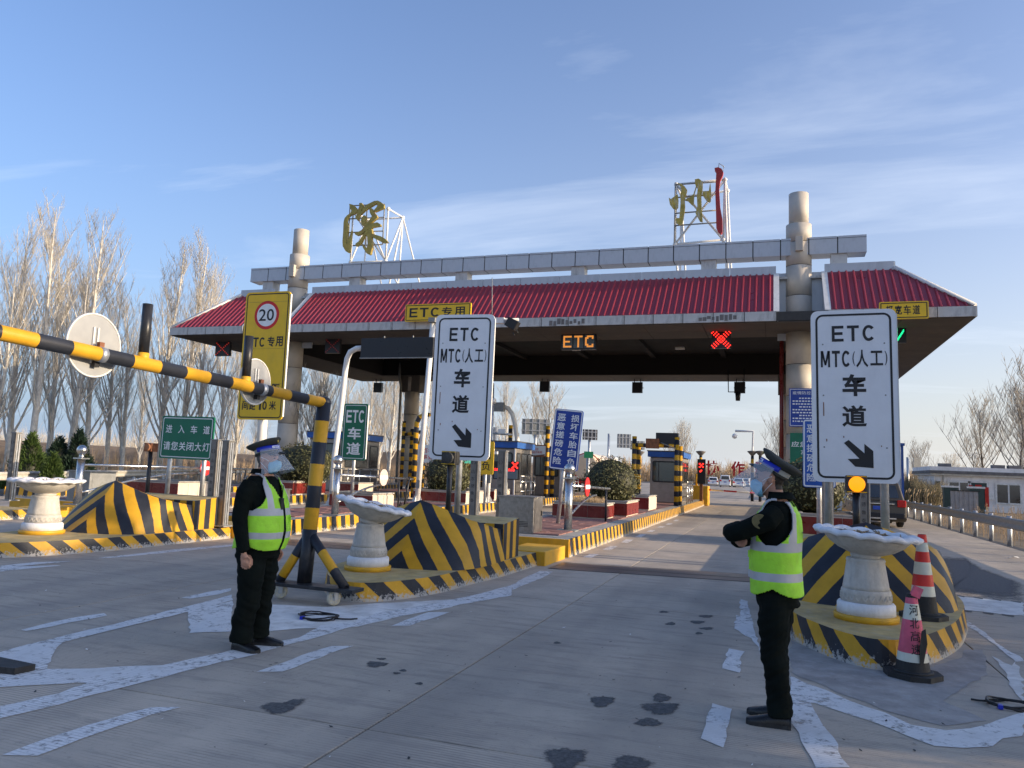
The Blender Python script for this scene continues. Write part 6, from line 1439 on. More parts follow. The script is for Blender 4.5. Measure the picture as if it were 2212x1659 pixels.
person('guard in green vest with hanging arms standing beside the wheeled height bar', (-4.27, 5.80, 0), R_(4), TOR1,
       [([(-.015, s*.185, 1.41), (-.02, s*.238, 1.33), (-.035, s*.268, 1.12), (.0, s*.272, .96), (.03, s*.265, .845)], [.070, .075, .068, .058, .052]) for s in (-1, 1)],
       [((.03, s*.265, .825), (.12, -s*.05, -1), (1, 0, .1), (0, -s, 0)) for s in (-1, 1)],
       [([(.0, s*.085, .86), (.0, s*.098, .70), (.01, s*.105, .48), (-.02, s*.115, .25), (-.03, s*.12, .07)], [.125, .122, .100, .095, .098]) for s in (-1, 1)],
       [(.0, -.125, R_(-14)), (.03, .125, R_(10))], 'skin', 'hair_grey', R_(4), .26, seed=1)
TOR2 = [(x, y, z, a*.95, b*.93) for x, y, z, a, b in [(-.01, 0, .77, .135, .175), (-.005, 0, .86, .148, .185), (.0, 0, .95, .142, .182), (.005, 0, 1.05, .138, .182), (.005, 0, 1.15, .142, .188), (.0, 0, 1.26, .142, .196), (-.01, 0, 1.35, .130, .196), (-.018, 0, 1.41, .110, .182), (-.02, 0, 1.46, .086, .142), (-.012, 0, 1.50, .066, .082)]]
person('guard in yellow vest with folded arms standing beside the right island', (.02, 5.68, 0), R_(172), TOR2,
       [([(-.015, .175, 1.40), (.02, .235, 1.35), (.18, .25, 1.27), (.26, .22, 1.245), (.285, .12, 1.25), (.27, -.06, 1.27)], [.066, .074, .064, .060, .057, .050]), ([(-.015, -.175, 1.40), (.02, -.235, 1.34), (.17, -.25, 1.23), (.24, -.22, 1.19), (.26, -.10, 1.18), (.25, .05, 1.185)], [.066, .074, .064, .060, .056, .050])],
       [((.265, -.075, 1.27), (-.25, -1, .0), (0, .2, 1), (-1, .1, 0)), ((.245, .065, 1.185), (-.3, 1, 0), (.0, .2, 1), (-1, -.1, 0))],
       [([(.0, .08, .86), (.0, .09, .70), (.01, .085, .48), (-.02, .08, .25), (-.035, .08, .07)], [.108, .104, .084, .076, .080]), ([(.0, -.08, .86), (.0, -.088, .70), (.02, -.085, .48), (.0, -.085, .25), (-.01, -.085, .07)], [.108, .104, .084, .076, .080])],
       [(.0, .09, R_(6)), (.03, -.10, R_(-8))], 'skin_dark', 'hair', R_(4), .52, chartext='大', seed=5, head_fwd=.02)
pt = bpy.data.objects.get('person.001')
if pt:
    ptch = MB(); ptch.prism([(.042*math.cos(a)*1.15, .0, .055*math.sin(a)) for a in [2*math.pi*k/20 for k in range(20)]], (0, .006, 0)); q = ptch.build('shoulder_patch', 'patch_olive', pt); q.location = (.06, .30, 1.34); q.rotation_euler = (R_(20), R_(-70), R_(180))

# ================================================================== BACKGROUND
def bare_tree_meshes(seed, H, spread=.28, limbs=26, low=.12, twigm='twig', barkm='bark_pale', upright=.85, dens=.85, tw_r=.0085):
    r = random.Random(seed); tr = MB(); cr = MB()
    def path(p, d, L, n, wob, up):
        pts = [Vector(p)]; d = Vector(d).normalized()
        for k in range(n):
            d = (d+Vector((r.uniform(-wob, wob), r.uniform(-wob, wob), up+r.uniform(-wob, wob)*.3))).normalized(); pts.append(pts[-1]+d*(L/n))
        return pts
    tp = path((0, 0, -.2), (r.uniform(-.05, .05), r.uniform(-.05, .05), 1), H*.97, 12, .05, .12); R0 = H*.0135
    tr.tube(tp, [R0*(1-.93*k/12)+.006 for k in range(13)], 8)
    def at(pts, t):
        x = t*(len(pts)-1); i = min(int(x), len(pts)-2); return pts[i].lerp(pts[i+1], x-i)
    for k in range(limbs):
        t = low+(0.93-low)*((k+r.random())/limbs); b = at(tp, t); a = r.uniform(0, 6.28)
        L = H*(spread*1.25)*(1-t)**.55*r.uniform(.7, 1.25)+H*.05; out = r.uniform(.4, .75)*(1.1-upright*.45)
        lp = path(b, (math.cos(a)*out, math.sin(a)*out, .75), L, 6, .12, .16*upright); rr0 = max(.014, R0*(1-t)*.42)
        cr.tube(lp, [rr0*(1-.85*q/6)+.004 for q in range(7)], 5, caps=False, m=0)
        for j in range(int((6+L*2.2)*dens)):
            u = r.uniform(.15, .98); sb = at(lp, u); a2 = r.uniform(0, 6.28); L2 = L*(.42-.22*u)*r.uniform(.6, 1.3)+.25
            sp_ = path(sb, (math.cos(a2)*.5, math.sin(a2)*.5, .85), L2, 4, .16, .12*upright)
            cr.tube(sp_, [tw_r*1.7*(1-.7*q/4) for q in range(5)], 3, caps=False, m=1)
            for q in range(int((3+L2*1.6)*dens)):
                v = r.uniform(.2, 1); s2 = at(sp_, v); a3 = r.uniform(0, 6.28); L3 = r.uniform(.25, .75)*min(1.3, .5+L2*.3)
                cr.tube(path(s2, (math.cos(a3)*.5, math.sin(a3)*.5, .85), L3, 2, .2, .1), [tw_r, tw_r*.8, tw_r*.4], 3, caps=False, m=1)
    return tr.mesh('trunk', barkm), cr.mesh('crown', (barkm, twigm))
def tree_proto(*a, **k): return bare_tree_meshes(*a, **k)
def plant_tree(name, label, meshes, loc, rz, sc, group):
    o = T(name, label, 'tree', loc, rz, group); o.scale = (sc[0], sc[0], sc[1]); put('trunk', meshes[0], o); put('crown', meshes[1], o); return o
PT_ = [tree_proto(11, 18, .26, 30), tree_proto(12, 18, .30, 28), tree_proto(13, 17, .24, 26, .2), tree_proto(15, 16, .33, 26, .1)]
r = random.Random(21)
# poplars by the left guardrail: (pixel x, top y, depth)
pop = [(-25, 560, 43), (15, 455, 46), (62, 385, 44), (100, 430, 50), (145, 440, 45), (185, 520, 47), (225, 560, 52), (262, 590, 49), (345, 500, 50), (385, 505, 54), (425, 545, 51), (470, 590, 56), (300, 760, 66), (505, 700, 62)]
LABP = ['bare white barked poplar rising above the left end of the guardrail', 'bare poplar of the dense row behind the disc sign on the height bar', 'bare poplar left of the canopy eave, behind the upright black stub']
for k, (px, py, D) in enumerate(pop):
    b = AD(px, 1012, D); tp = AD(px, py, D); h = tp.z
    lab = LABP[0] if px < 120 else (LABP[1] if px < 300 else LABP[2])
    plant_tree('poplar_tree', lab, PT_[k % 4], (b.x, b.y, -.1), r.uniform(0, 6.28), (h/17.5*.95, h/17.6), lab+', one of the row')
# poplars seen under the canopy
und = [(700, 790, 58), (742, 800, 66), (790, 800, 70), (838, 790, 74), (930, 800, 78), (985, 800, 82), (1035, 880, 88), (1020, 830, 84), (1090, 860, 92), (680, 770, 62), (560, 830, 64), (815, 810, 80), (880, 800, 86)]
for k, (px, py, D) in enumerate(und):
    b = AD(px, 1012, D); tp = AD(px, py-40, D)
    lab = 'bare poplar seen under the canopy soffit behind the booths' if px > 720 else 'bare poplar seen beside the left canopy column'
    plant_tree('poplar_tree', lab, PT_[(k+1) % 4], (b.x, b.y, -.1), r.uniform(0, 6.28), (tp.z/17.*1.1, tp.z/17.5), lab+' group')
BT = [tree_proto(31, 8, .5, 20, .1, upright=.5, barkm='bark_dark', dens=.9, tw_r=.01), tree_proto(32, 8, .55, 22, .08, upright=.45, barkm='bark_dark', dens=.9, tw_r=.01)]
bt = [(2195, 850, 62, 'tall bare tree at the end of the white house'), (2235, 810, 56, 'bare tree growing over the right part of the white house'), (2130, 870, 74, 'thin bare tree behind the white house roof'), (1985, 965, 100, 'bare tree beside the grey sign back beyond the guardrail'), (2060, 985, 100, 'bare tree behind the left end of the house roof'), (1685, 915, 105, 'round bare tree behind the guard with folded arms'), (1165, 842, 95, 'bare spreading tree behind the big sign back'), (1470, 925, 150, 'faint bare tree beyond the booth roof'), (1455, 950, 160, 'small faint bare tree beyond the booth roof'), (663, 830, 40, 'dark bare tree beside the left canopy column')]
for k, (px, py, D, lab) in enumerate(bt):
    b = AD(px, 1045, D); tp = AD(px, py, D); plant_tree('bare_tree', lab, BT[k % 2], (b.x, b.y, -.1), r.uniform(0, 6.28), (tp.z/8.2, tp.z/7.9), 'bare trees round the plaza')
# evergreens behind the left guardrail
def conifer(label, px, pyt, D, wpx, mt, seed, core='leaf_core'):
    b = AD(px, 1020, D); tp = AD(px, pyt, D); h = tp.z+.1; R0 = wpx*D/F_/2
    o = T('conifer', label, 'conifer', (b.x, b.y, -.1), 0, 'evergreens behind the left guardrail'); rr = random.Random(seed)
    MB().cyl((0, 0, 0), (0, 0, h*.5), .09, .04, 8).build('trunk', 'bark_dark', o)
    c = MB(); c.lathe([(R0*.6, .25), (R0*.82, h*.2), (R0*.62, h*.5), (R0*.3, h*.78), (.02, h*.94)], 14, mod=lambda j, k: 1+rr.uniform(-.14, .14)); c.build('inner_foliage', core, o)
    f_ = MB()
    for _ in range(5200):
        z = h*(1-math.sqrt(rr.random()))*.98+.15; rad = R0*(1.02-(z/h)**1.15)*rr.uniform(.72, 1.1)*(1+.16*math.sin(z*6+rr.random())); a = rr.uniform(0, 6.28)
        p = Vector((rad*math.cos(a), rad*math.sin(a), z)); d = Vector((math.cos(a)*.6, math.sin(a)*.6, rr.uniform(.2, 1.1))).normalized(); s = d.orthogonal().normalized(); s = Matrix.Rotation(rr.uniform(0, 6.28), 3, d) @ s; L = rr.uniform(.10, .24); w_ = .028
        f_.quad(p-s*w_, p+s*w_, p+d*L+s*w_*.3, p+d*L-s*w_*.3)
    f_.build('foliage', mt, o); return o
conifer('light green juniper bush behind the left guardrail', 62, 940, 31, 96, 'leaf_juniper', 1)
conifer('wide dark green juniper between the light one and the tallest', 122, 948, 33, 104, 'leaf_cedar', 2)
conifer('tallest dark evergreen behind the left guardrail', 164, 930, 33, 80, 'leaf_cedar', 3)
conifer('low green juniper at the foot of the dark evergreens', 112, 985, 29, 60, 'leaf_juniper', 4)

# guardrails
def guardrail(label, p0, p1, zt=.78, side=1, pitch=2.0, bm='galv_dull'):
    p0 = Vector(p0); p1 = Vector(p1); L = (p1-p0).length; d = (p1-p0)/L; nrm = Vector((-d.y, d.x, 0))*side
    o = T('guardrail', label, 'guardrail', p0)
    prof = [(.0, 0.), (.045, -.03), (.05, -.08), (.005, -.13), (.005, -.18), (.05, -.23), (.045, -.28), (0, -.31)]
    m = MB(); nseg = max(1, int(L/4)); st = []
    for k in range(nseg+1):
        c = p0+d*(L*k/nseg); st.append(m.add([c+nrm*a+Vector((0, 0, zt+z)) for a, z in prof]))
    for k in range(nseg):
        for j in range(len(prof)-1): m.face((st[k]+j, st[k+1]+j, st[k+1]+j+1, st[k]+j+1), None, 0, True)
    q = m.build('beam', bm, o, True); s_ = q.modifiers.new('s', 'SOLIDIFY'); s_.thickness = .006
    pm_ = MB().cyl((0, 0, -.2), (0, 0, zt+.03), .068, n=12).mesh('post', 'galv'); cp2 = MB().box((0, 0, 0), (.12, .12, .2)).mesh('spacer', 'galv_dull')
    for k in range(int(L/pitch)+1):
        c = p0+d*(pitch*k)-nrm*.16; w1 = put('post', pm_, o); w1.location = c-p0; w2 = put('spacer', cp2, o); w2.location = c-p0+nrm*.09+Vector((0, 0, zt-.16))
    return o
guardrail('grey steel guardrail with round posts along the right lane', (6.3, 12, 0), (6.3, 66, 0), .80, 1)
ga, gb, gc = AD(-60, 1018, 25.), AD(0, 1018, 27), AD(300, 1017, 39); dd = (gc-gb); dd.z = 0; dd.normalize()
guardrail('sunlit steel guardrail in front of the left evergreens', Vector((gb.x, gb.y, 0))-dd*8, Vector((gb.x, gb.y, 0))+dd*34, .82, -1, 4., 'galv_sunlit')
ob = T('delineator', 'small red reflector plate on the right guardrail', 'reflector', (6.25, 22.2, .8)); MB().box((0, 0, .12), (.28, .02, .2)).build('plate', 'cone_red', ob); MB().box((0, 0, .0), (.04, .02, .1)).build('stem', 'galv_dull', ob)
# bank and dry ground
bank = MB(); n = 30; st = []
for k in range(n+1):
    x = -150+k*9; hgt = 2.2+.8*math.sin(k*1.7)+.5*math.sin(k*.6); st.append(bank.add([(x, 78+.12*(x+40), -.2), (x, 84+.12*(x+40), hgt), (x, 130, hgt*.9), (x, 140, -.2)]))
for k in range(n):
    for j in range(3): bank.face((st[k]+j, st[k+1]+j, st[k+1]+j+1, st[k]+j+1), None, 0, True)
bank.v = [v if v.x < -34 else Vector((v.x, v.y, -.3)) for v in bank.v]
tag(bank.build('earth_bank', 'earth_brown'), 'low brown earth bank behind the poplars', 'bank', kind='structure')
# twig thickets (uncountable)
def thicket(name, label, x0, x1, y0, y1, h0, h1, n, mt, seed, r0=.02, fine=2):
    m = MB(); rr = random.Random(seed)
    for _ in range(n):
        x, y = rr.uniform(x0, x1), rr.uniform(y0, y1); h = rr.uniform(h0, h1)*(0.65+.35*math.sin(x*.9+seed)**2); dx, dy = rr.uniform(-.16, .16)*h, rr.uniform(-.16, .16)*h
        m.tube([(x, y, -.1), (x+dx*.4, y+dy*.4, h*.55), (x+dx, y+dy, h)], [r0, r0*.7, r0*.25], 3, caps=False)
        for q in range(fine):
            t = rr.uniform(.25, .8); bx2, by2, bz2 = x+dx*t, y+dy*t, h*t; m.tube([(bx2, by2, bz2), (bx2+rr.uniform(-.3, .3)*h*.5, by2+rr.uniform(-.3, .3)*h*.5, bz2+h*.3)], [r0*.6, r0*.2], 3, caps=False)
    tag(m.build(name, mt), label, 'bushes', kind='stuff')
thicket('far_woodland', 'pale brown band of far leafless woodland beyond the plaza', -60, 75, 185, 215, 3.5, 6.5, 5200, 'twig_tan', 1, .07)
thicket('far_woodland', 'leafless woodland band behind the poplar row', -150, -45, 105, 135, 3., 7., 2600, 'twig', 2, .05)
thicket('bramble_thicket', 'olive brown leafless bushes left of the white house', AY(1958, 1040, 66).x, AY(2014, 1040, 66).x, 60, 72, 1.2, 3.0, 900, 'twig_olive', 3, .018, 5)
thicket('bramble_thicket', 'dry brown brambles in front of the white house', 11.5, 30, 36, 54, .2, .9, 1800, 'twig_tan', 4, .010, 4)
thicket('bramble_thicket', 'low dead undergrowth along the right guardrail', 6.9, 12, 18, 46, .08, .35, 1300, 'twig_tan', 5, .008, 3)
thicket('bramble_thicket', 'leafless undergrowth behind the left guardrail', -60, -30, 28, 70, .5, 2.2, 1900, 'twig_tan', 6, .014, 4)
def reed(label, px, D, n, h, seed):
    b = AD(px, 1060, D); o = T('reed_clump', label, 'reeds', (b.x, b.y, -.1), 0, 'golden reeds beyond the guardrail'); tag(o, kind='stuff'); m = MB(); rr = random.Random(seed)
    for _ in range(n):
        x, y = rr.gauss(0, .5), rr.gauss(0, .4); hh = h*rr.uniform(.6, 1.1); tip = Vector((x+rr.uniform(-.2, .2), y, hh)); m.tube([(x, y, 0), tip], [.012, .006], 3, caps=False); m.tube([tip, tip+Vector((.04, 0, .14)), tip+Vector((.1, 0, .24))], [.02, .045, .006], 4, caps=False)
    m.build('stalks', 'reed', o)
for k, px in enumerate((1985, 2000, 2022, 2040, 2056)): reed('clump of golden reeds between the guardrail and the white house', px, 52+k, 14, 1.2, k)

# white house
hx0 = AY(2018, 1040, 64).x; hx1, hy0, hy1, hh = hx0+21, 64, 71, 2.5; DX = hx0-15.2
ho = T('white_house', 'single storey white house with flat roof beyond the right guardrail', 'house', ((hx0+hx1)/2, (hy0+hy1)/2, 0)); HC = WL[ho.name]
MB().box(((hx0+hx1)/2, (hy0+hy1)/2, hh/2-.1), (hx1-hx0, hy1-hy0, hh+.2)).build('wall', 'house_wall', ho, True)
rf = MB().box(((hx0+hx1)/2, (hy0+hy1)/2, hh+.13), (hx1-hx0+.7, hy1-hy0+.7, .22)).build('roof', 'house_dark', ho, True); MB().box(((hx0+hx1)/2, (hy0+hy1)/2, hh+.36), (hx1-hx0+.6, hy1-hy0+.6, .34)).build('roof_parapet', 'house_wall', rf, True); MB().box(((hx0+hx1)/2, (hy0+hy1)/2, hh-.03), (hx1-hx0+.5, hy1-hy0+.5, .12)).build('eave_band', 'house_white', rf, True)
for x in (AY(2040, 1000, 65).x, AY(2155, 1000, 65).x, AY(2190, 1000, 65).x): MB().box((x, hy0+1, hh+.66), (.8, .6, .26)).build('roof_vent', 'house_dark', rf, True)
def hwin(x, w_, z0, z1, name='window', mt='glass_dark'):
    q = MB().box((x, hy0-.01, (z0+z1)/2), (w_, .06, z1-z0)).build(name, mt, ho, True)
    fr = MB(); frame(fr, x-w_/2-.08, x+w_/2+.08, z0-.08, z1+.08, .02, hy0-.045, .12); fr.build('frame', 'house_white', q, True); return q
hX = lambda px: AY(px, 1050, hy0).x
hwin(hX(2072), 1.35, .85, 1.95); MB().box((hX(2072), hy0-.06, 1.4), (.08, .05, 1.1)).build('mullion', 'house_white', ho, True); hwin(hX(2113), 1.15, 0., 1.98, 'door', 'door_green'); hwin(hX(2178), 1.5, .55, 1.9); MB().box((hX(2178), hy0-.06, 1.2), (.1, .05, 1.35)).build('mullion', 'house_white', ho, True); MB().box((hX(2026), hy0-.03, 1.3), (.3, .06, 1.3)).build('window', 'glass_dark', ho, True)
MB().box((hX(2131), hy0-.05, .95), (.24, .04, 1.4)).build('red_scroll', 'red_paper', ho, True); MB().box((hX(2096), hy0-.05, 1.4), (.22, .04, .7)).build('red_scroll', 'red_paper', ho, True); MB().box((hX(2113), hy0-.06, 1.7), (.4, .03, .2)).build('red_paper', 'red_paper', ho, True); MB().box((hX(2140), hy0-.04, 1.0), (.4, .03, .45)).build('notice', 'house_white', ho, True)
MB().tube([(hX(2037), hy0-.1, 0), (hX(2037), hy0-.1, 2.4)], .04, 6).build('drainpipe', 'galv_dull', ho, True)
o = T('iron_fence', 'stained corrugated iron sheet fence in front of the white house', 'fence', (AY(2085, 1050, 54).x, 54, 0))
for k in range(12): MB().box((-.75+k*.125, .025*(k % 2), .62), (.12, .03, 1.45)).build('corrugated_strip', 'corr_iron', o)
MB().box((0, 0, 1.37), (1.6, .08, .05)).build('top_rail', 'cable', o)
for k, px in enumerate((2052, 2108)):
    o = T('gate_pillar', ('green gate pillar at the left of the iron sheet fence', 'green gate pillar at the right of the iron sheet fence')[k], 'pillar', (AY(px, 1050, 57).x, 57, 0)); MB().box((0, 0, .75), (.8, .5, 1.6)).build('shaft', 'door_green', o); MB().box((0, 0, 1.6), (.92, .62, .12)).build('cap', 'house_white', o)
o = T('mesh_fence', 'dark wire mesh fence running past the brambles', 'fence', (16, 34, 0))
for k in range(9): MB().cyl((-2+k*1.6, .12*k, -.2), (-2+k*1.6, .12*k, 1.3), .035, n=6).build('post', 'cable', o)
m = MB()
for k in range(40): x = -2+k*.32; m.box((x, .075*(x+2), .75), (.014, .014, 1.0))
for z in (.3, .6, .9, 1.2): m.tube([(-2, 0, z), (10.8, .96, z)], .012, 4)
m.build('wire_mesh', 'cable', o)
# pale blue kiosk right of the arrow sign
p = AY(1952, 1085, 47); o = T('kiosk', 'pale blue container kiosk with a dark blue corner post', 'kiosk', (3.6, 49.0, 0)); MB().box((.3, 0, 1.9), (3.4, 3, 3.7)).build('body', 'pale_blue_board', o); MB().box((2.08, -1.5, 1.9), (.12, .12, 3.9)).build('corner_post', 'blue_post', o); MB().box((.3, 0, 3.8), (3.8, 3.3, .14)).build('roof', 'blue_post', o)
o.location = (p.x-2.1, 48.6, 0)
o = T('yellow_post', 'yellow safety post beside the parked SUV', 'bollard', (5.75, 43, 0)); MB().cyl((0, 0, 0), (0, 0, 1.15), .16, n=14).build('post', 'yellow_paint', o); MB().lathe([(.16, 1.15), (.12, 1.22), (0, 1.24)], 14, cap=False).build('cap', 'yellow_paint', o)

# sign backs, light masts
def signback(label, px0, py0, px1, py1, D, mt='galv_dull', ribs=True, postx=.5, name='sign_board'):
    a = AD(px0, py0, D); b = AD(px1, py1, D); c = (a+b)/2; wd = (Vector((b.x-a.x, b.y-a.y, 0))).length; ht = a.z-b.z
    o = T(name, label, 'sign', (c.x, c.y, 0)); o.rotation_euler = (0, 0, YAW); z0 = b.z
    MB().box((0, 0, z0+ht/2), (wd, .1, ht)).build('panel', mt, o)
    if ribs:
        for k in range(4): MB().box((-wd/2+wd*(k+.5)/4, -.08, z0+ht/2), (.08, .06, ht)).build('stiffener', 'galv', o)
        for z in (.25, .75): MB().box((0, -.1, z0+ht*z), (wd*1.05, .05, .08)).build('stiffener', 'galv', o)
    MB().cyl((wd*(postx-.5), .3, -.2), (wd*(postx-.5), .3, z0+ht), .14, n=10).build('post', 'galv', o); return o
signback('large grey sign back with vertical stiffeners behind the leaning blue sign', 1128, 904, 1187, 940, 70)
signback('dark window like sign back right of the leaning blue sign', 1259, 927, 1290, 951, 75, 'booth_dark')
signback('tall corrugated grey sign back beyond the booth', 1334, 937, 1362, 968, 90, 'galv_dull', True, -.6)
signback('lower corrugated grey sign back beyond the booth', 1362, 952, 1392, 972, 90, 'galv_dull', True)
signback('small green sign back above the round shrub', 1262, 975, 1281, 990, 60, 'sign_green', False)
signback('grey sign back on a mast beyond the right guardrail', 1974, 988, 1988, 1020, 85, 'galv_dull', False, -.6)
signback('grey panel board behind the wrecker boom', 1050, 922, 1072, 965, 75, 'galv')
o, P3 = gantry('camera_pole', 'white pole with a long camera arm beyond the booth', ((1622, 1045), (1627, 932), (1588, 931)), 66, .1, zb=0)
MB().ball(AY(1587, 942, 66), .22, 10).build('dome_camera', 'white_tube', o, True)
for k, (px, lab) in enumerate(((1373+8, 'lamp post beyond the round shrub'), (1625, 'lamp post beside the white camera pole'), (1642, 'short lamp post behind the guard with folded arms'), (1513, 'lamp post with a floodlight beside the red lit display'))):
    Y = 58; b = AY(px, 1045, Y); o = T('lamp_post', 'black and white banded '+lab, 'lamp post', (b.x, Y, 0)); h = AY(px, 985, Y).z
    MB().tube([(0, 0, 0), (0, 0, h)], .11, 10).build('post', 'lamp_bands', o); MB().lathe([(.08, h), (.34, h+.28), (.36, h+.34), (.1, h+.38)], 14).build('lamp_head', 'house_dark', o)

# ------------------------------------------------------------------ vehicles
def car(name, label, loc, rz, L=4.6, W=1.8, H=1.6, paint='car_white', suv=True, group=None, clear=.22, van=False):
    o = T(name, label, 'car', loc, rz, group)
    hz = H*.58
    if van: low = [(-L/2, clear+.1), (-L/2+.02, hz), (L/2-.9, hz), (L/2-.1, hz*.82), (L/2, clear+.15), (L/2-.1, clear), (-L/2+.1, clear)]
    else: low = [(-L/2, clear+.15), (-L/2+.04, hz*.8), (-L/2+.12, hz), (L/2-1.25, hz), (L/2-.25, hz*.85), (L/2, hz*.62), (L/2, clear+.12), (L/2-.1, clear), (-L/2+.1, clear)]
    m = MB(); m.prism([(x, -W/2, z) for x, z in low], (0, W, 0)); m.build('body', paint, o, bevel=.07)
    top = [(-L/2+.10, hz-.02), (-L/2+(.12 if van else .38), H-.08), (-L/2+(.3 if van else .7), H), (L/2-(1.9 if not van else 1.3), H-.01), (L/2-(1.2 if not van else .6), hz-.02)]
    m = MB(); k = len(top); i = m.add([(x, -W/2+.05+(.16 if z > hz else 0), z) for x, z in top]); j = m.add([(x, W/2-.05-(.16 if z > hz else 0), z) for x, z in top]); m.face(range(i, i+k)); m.face([j+q for q in reversed(range(k))])
    for q in range(k): s = (q+1) % k; m.face((i+s, i+q, j+q, j+s))
    gh = m.build('cabin', paint, o, bevel=.05)
    t = MB(); dx = (top[1][0]-top[0][0])/(top[1][1]-top[0][1])
    z0, z1 = hz+.10, H-.16; x0 = top[0][0]+dx*(z0-top[0][1])-.022; x1 = top[0][0]+dx*(z1-top[0][1])-.022
    t.quad((x0, -W/2+.24, z0), (x1, -W/2+.34, z1), (x1, W/2-.34, z1), (x0, W/2-.24, z0)); t.build('rear_window', 'glass_dark', o)
    for s_ in (-1, 1):
        m = MB(); yb, yt = s_*(W/2-.085), s_*(W/2-.2); m.quad((-L/2+.75, yb+s_*.02, hz+.06), (-L/2+.95, yt+s_*.025, H-.14), (L/2-1.95, yt+s_*.025, H-.14), (L/2-1.5, yb+s_*.02, hz+.06)); m.build('side_window', 'glass_dark', o)
        MB().box((-L/2+.05, s_*(W/2-.18), hz-.1), (.16, .30, .26)).build('tail_light', 'tail_red', o, bevel=.03); MB().box((L/2-.12, s_*(W/2-.25), hz*.74), (.2, .36, .14)).build('headlight', 'text_white', o, bevel=.03)
        MB().box((L/2-1.75, s_*(W/2+.08), hz+.12), (.16, .16, .13)).build('mirror', paint, o, bevel=.03)
        for x in (-L*.30, L*.31):
            wl_ = MB(); wl_.lathe([(.18, -.1), (.31, -.105), (.335, -.07), (.335, .07), (.31, .105), (.18, .1)], 22); q = wl_.build('wheel', 'tyre', o); q.rotation_euler = (R_(90), 0, 0); q.location = (x, s_*(W/2-.12), .335); rm = MB(); rm.lathe([(0, -.108), (.18, -.104), (.2, 0), (.18, .104), (0, .108)], 16, cap=False); rm.build('rim', 'chrome', q)
    MB().box((-L/2-.01, 0, clear+.22), (.12, W*.92, .2)).build('rear_bumper', paint if paint == 'car_white' else 'cable', o, bevel=.03); MB().box((-L/2-.02, 0, hz*.72), (.03, .44, .14)).build('number_plate', 'plate_blue', o); MB().box((-L/2-.0, 0, hz*.88), (.05, W*.55, .035)).build('chrome_strip', 'chrome', o); MB().box((-L/2-.06, 0, clear+.12), (.03, W*.6, .05)).build('bumper_trim', 'chrome', o)
    return o
car('suv', 'dark bronze SUV driving away through the right lane', (3.75, 34.3, 0), R_(90), 4.7, 1.86, 1.72, 'car_bronze')
for k, (px, rz, van, lab) in enumerate(((1540, 95, False, 'white hatchback with a red tail lamp parked beyond the barrier arm'), (1567, 92, True, 'white van parked between two white cars beyond the barrier arm'), (1597, 88, False, 'white SUV parked right of the white van'), (1614, 80, False, 'white car half hidden behind the white SUV'))):
    Y = (150, 140, 142, 165)[k]; b = AY(px, 1040, Y); car('parked_car', lab, (b.x, Y, 0), R_(rz), 4.6, 1.85, 2.0 if van else 1.62, 'car_white', True, 'white cars parked beyond the toll lanes', .2, van)
o = T('roadside_letters', 'row of red standing characters on the far fence', 'letters', (AY(1560, 1020, 160).x, 160, 0)); tx = MB()
for px, ch in ((1525, '协'), (1579, '作'), (1632, '同')):
    x = AY(px, 1020, 160).x-o.location.x; tx = MB(); put_char(tx, ch, x, 2.0, 2.6, 2.9, 0, .03); tx.build('character', 'letter_scarlet', o); MB().cyl((x+1.3, .1, 0), (x+1.3, .1, 2.1), .06, n=6).build('post', 'galv_dull', o)
# yellow recovery truck behind the arrow sign
def truck_wheels(o, xs_, W, r=.5):
    for x in xs_:
        for s_ in (-1, 1): wl_ = MB(); wl_.lathe([(.2, -.14), (r*.93, -.15), (r, -.1), (r, .1), (r*.93, .15), (.2, .14)], 20); q = wl_.build('wheel', 'tyre', o); q.rotation_euler = (R_(90), 0, 0); q.location = (x, s_*(W/2-.16), r); rm = MB(); rm.lathe([(0, -.14), (.22, -.13), (.22, .13), (0, .14)], 14, cap=False); rm.build('rim', 'galv', q)
p = AY(1062, 1045, 46); o = T('recovery_truck', 'yellow recovery truck with lifted boom behind the fee display', 'truck', (p.x-.5, 46, 0), R_(92)); 
MB().box((0, 0, 1.0), (7, 2.2, .3)).build('chassis', 'cable', o); MB().box((2.6, 0, 1.9), (1.9, 2.3, 1.9)).build('cab', 'truck_yellow', o, bevel=.12); MB().box((-.8, 0, 1.45), (4.6, 2.3, .8)).build('deck_box', 'truck_yellow', o, bevel=.05); MB().box((-3.1, 0, .95), (.3, 2.2, .3)).build('rear_bar', 'truck_yellow', o)
for s_ in (-1, 1): MB().tube([(-.5, s_*.35, 1.9), (-2.9, s_*.35, 3.9), (-3.1, s_*.35, 3.6)], .14, 4).build('boom', 'truck_yellow', o)
MB().box((-2.9, 0, 3.85), (.2, .9, .2)).build('boom_head', 'cable', o); MB().box((1.6, 0, 2.95), (.3, 1.6, .16)).build('light_bar', 'tail_red', o); MB().box((-3.27, .75, 1.25), (.06, .5, .2)).build('blue_lamp', 'led_blue', o); truck_wheels(o, (2.3, -1.4, -2.5), 2.3)
o = T('warning_sign', 'narrow yellow sign with black characters hung beside the recovery truck', 'sign', AY(1047, 1035, 22)); o.location.z = MZ; z0 = AY(1047, 1025, 22).z-MZ; plate(MB(), -.22, .26, z0, z0+1.0, .05, 0, .03).build('panel', 'sign_yellow', o); tx = MB(); put_char(tx, '自', -.12, z0+.46, .28, .26, -.004, .01); put_char(tx, '负', -.12, z0+.12, .28, .28, -.004, .01); put_char(tx, '果', -.12, z0+.78, .28, .2, -.004, .01); tx.build('lettering', 'sign_black', o); MB().cyl((0, .06, 0), (0, .06, z0+.6), .04, n=8).build('post', 'galv', o)
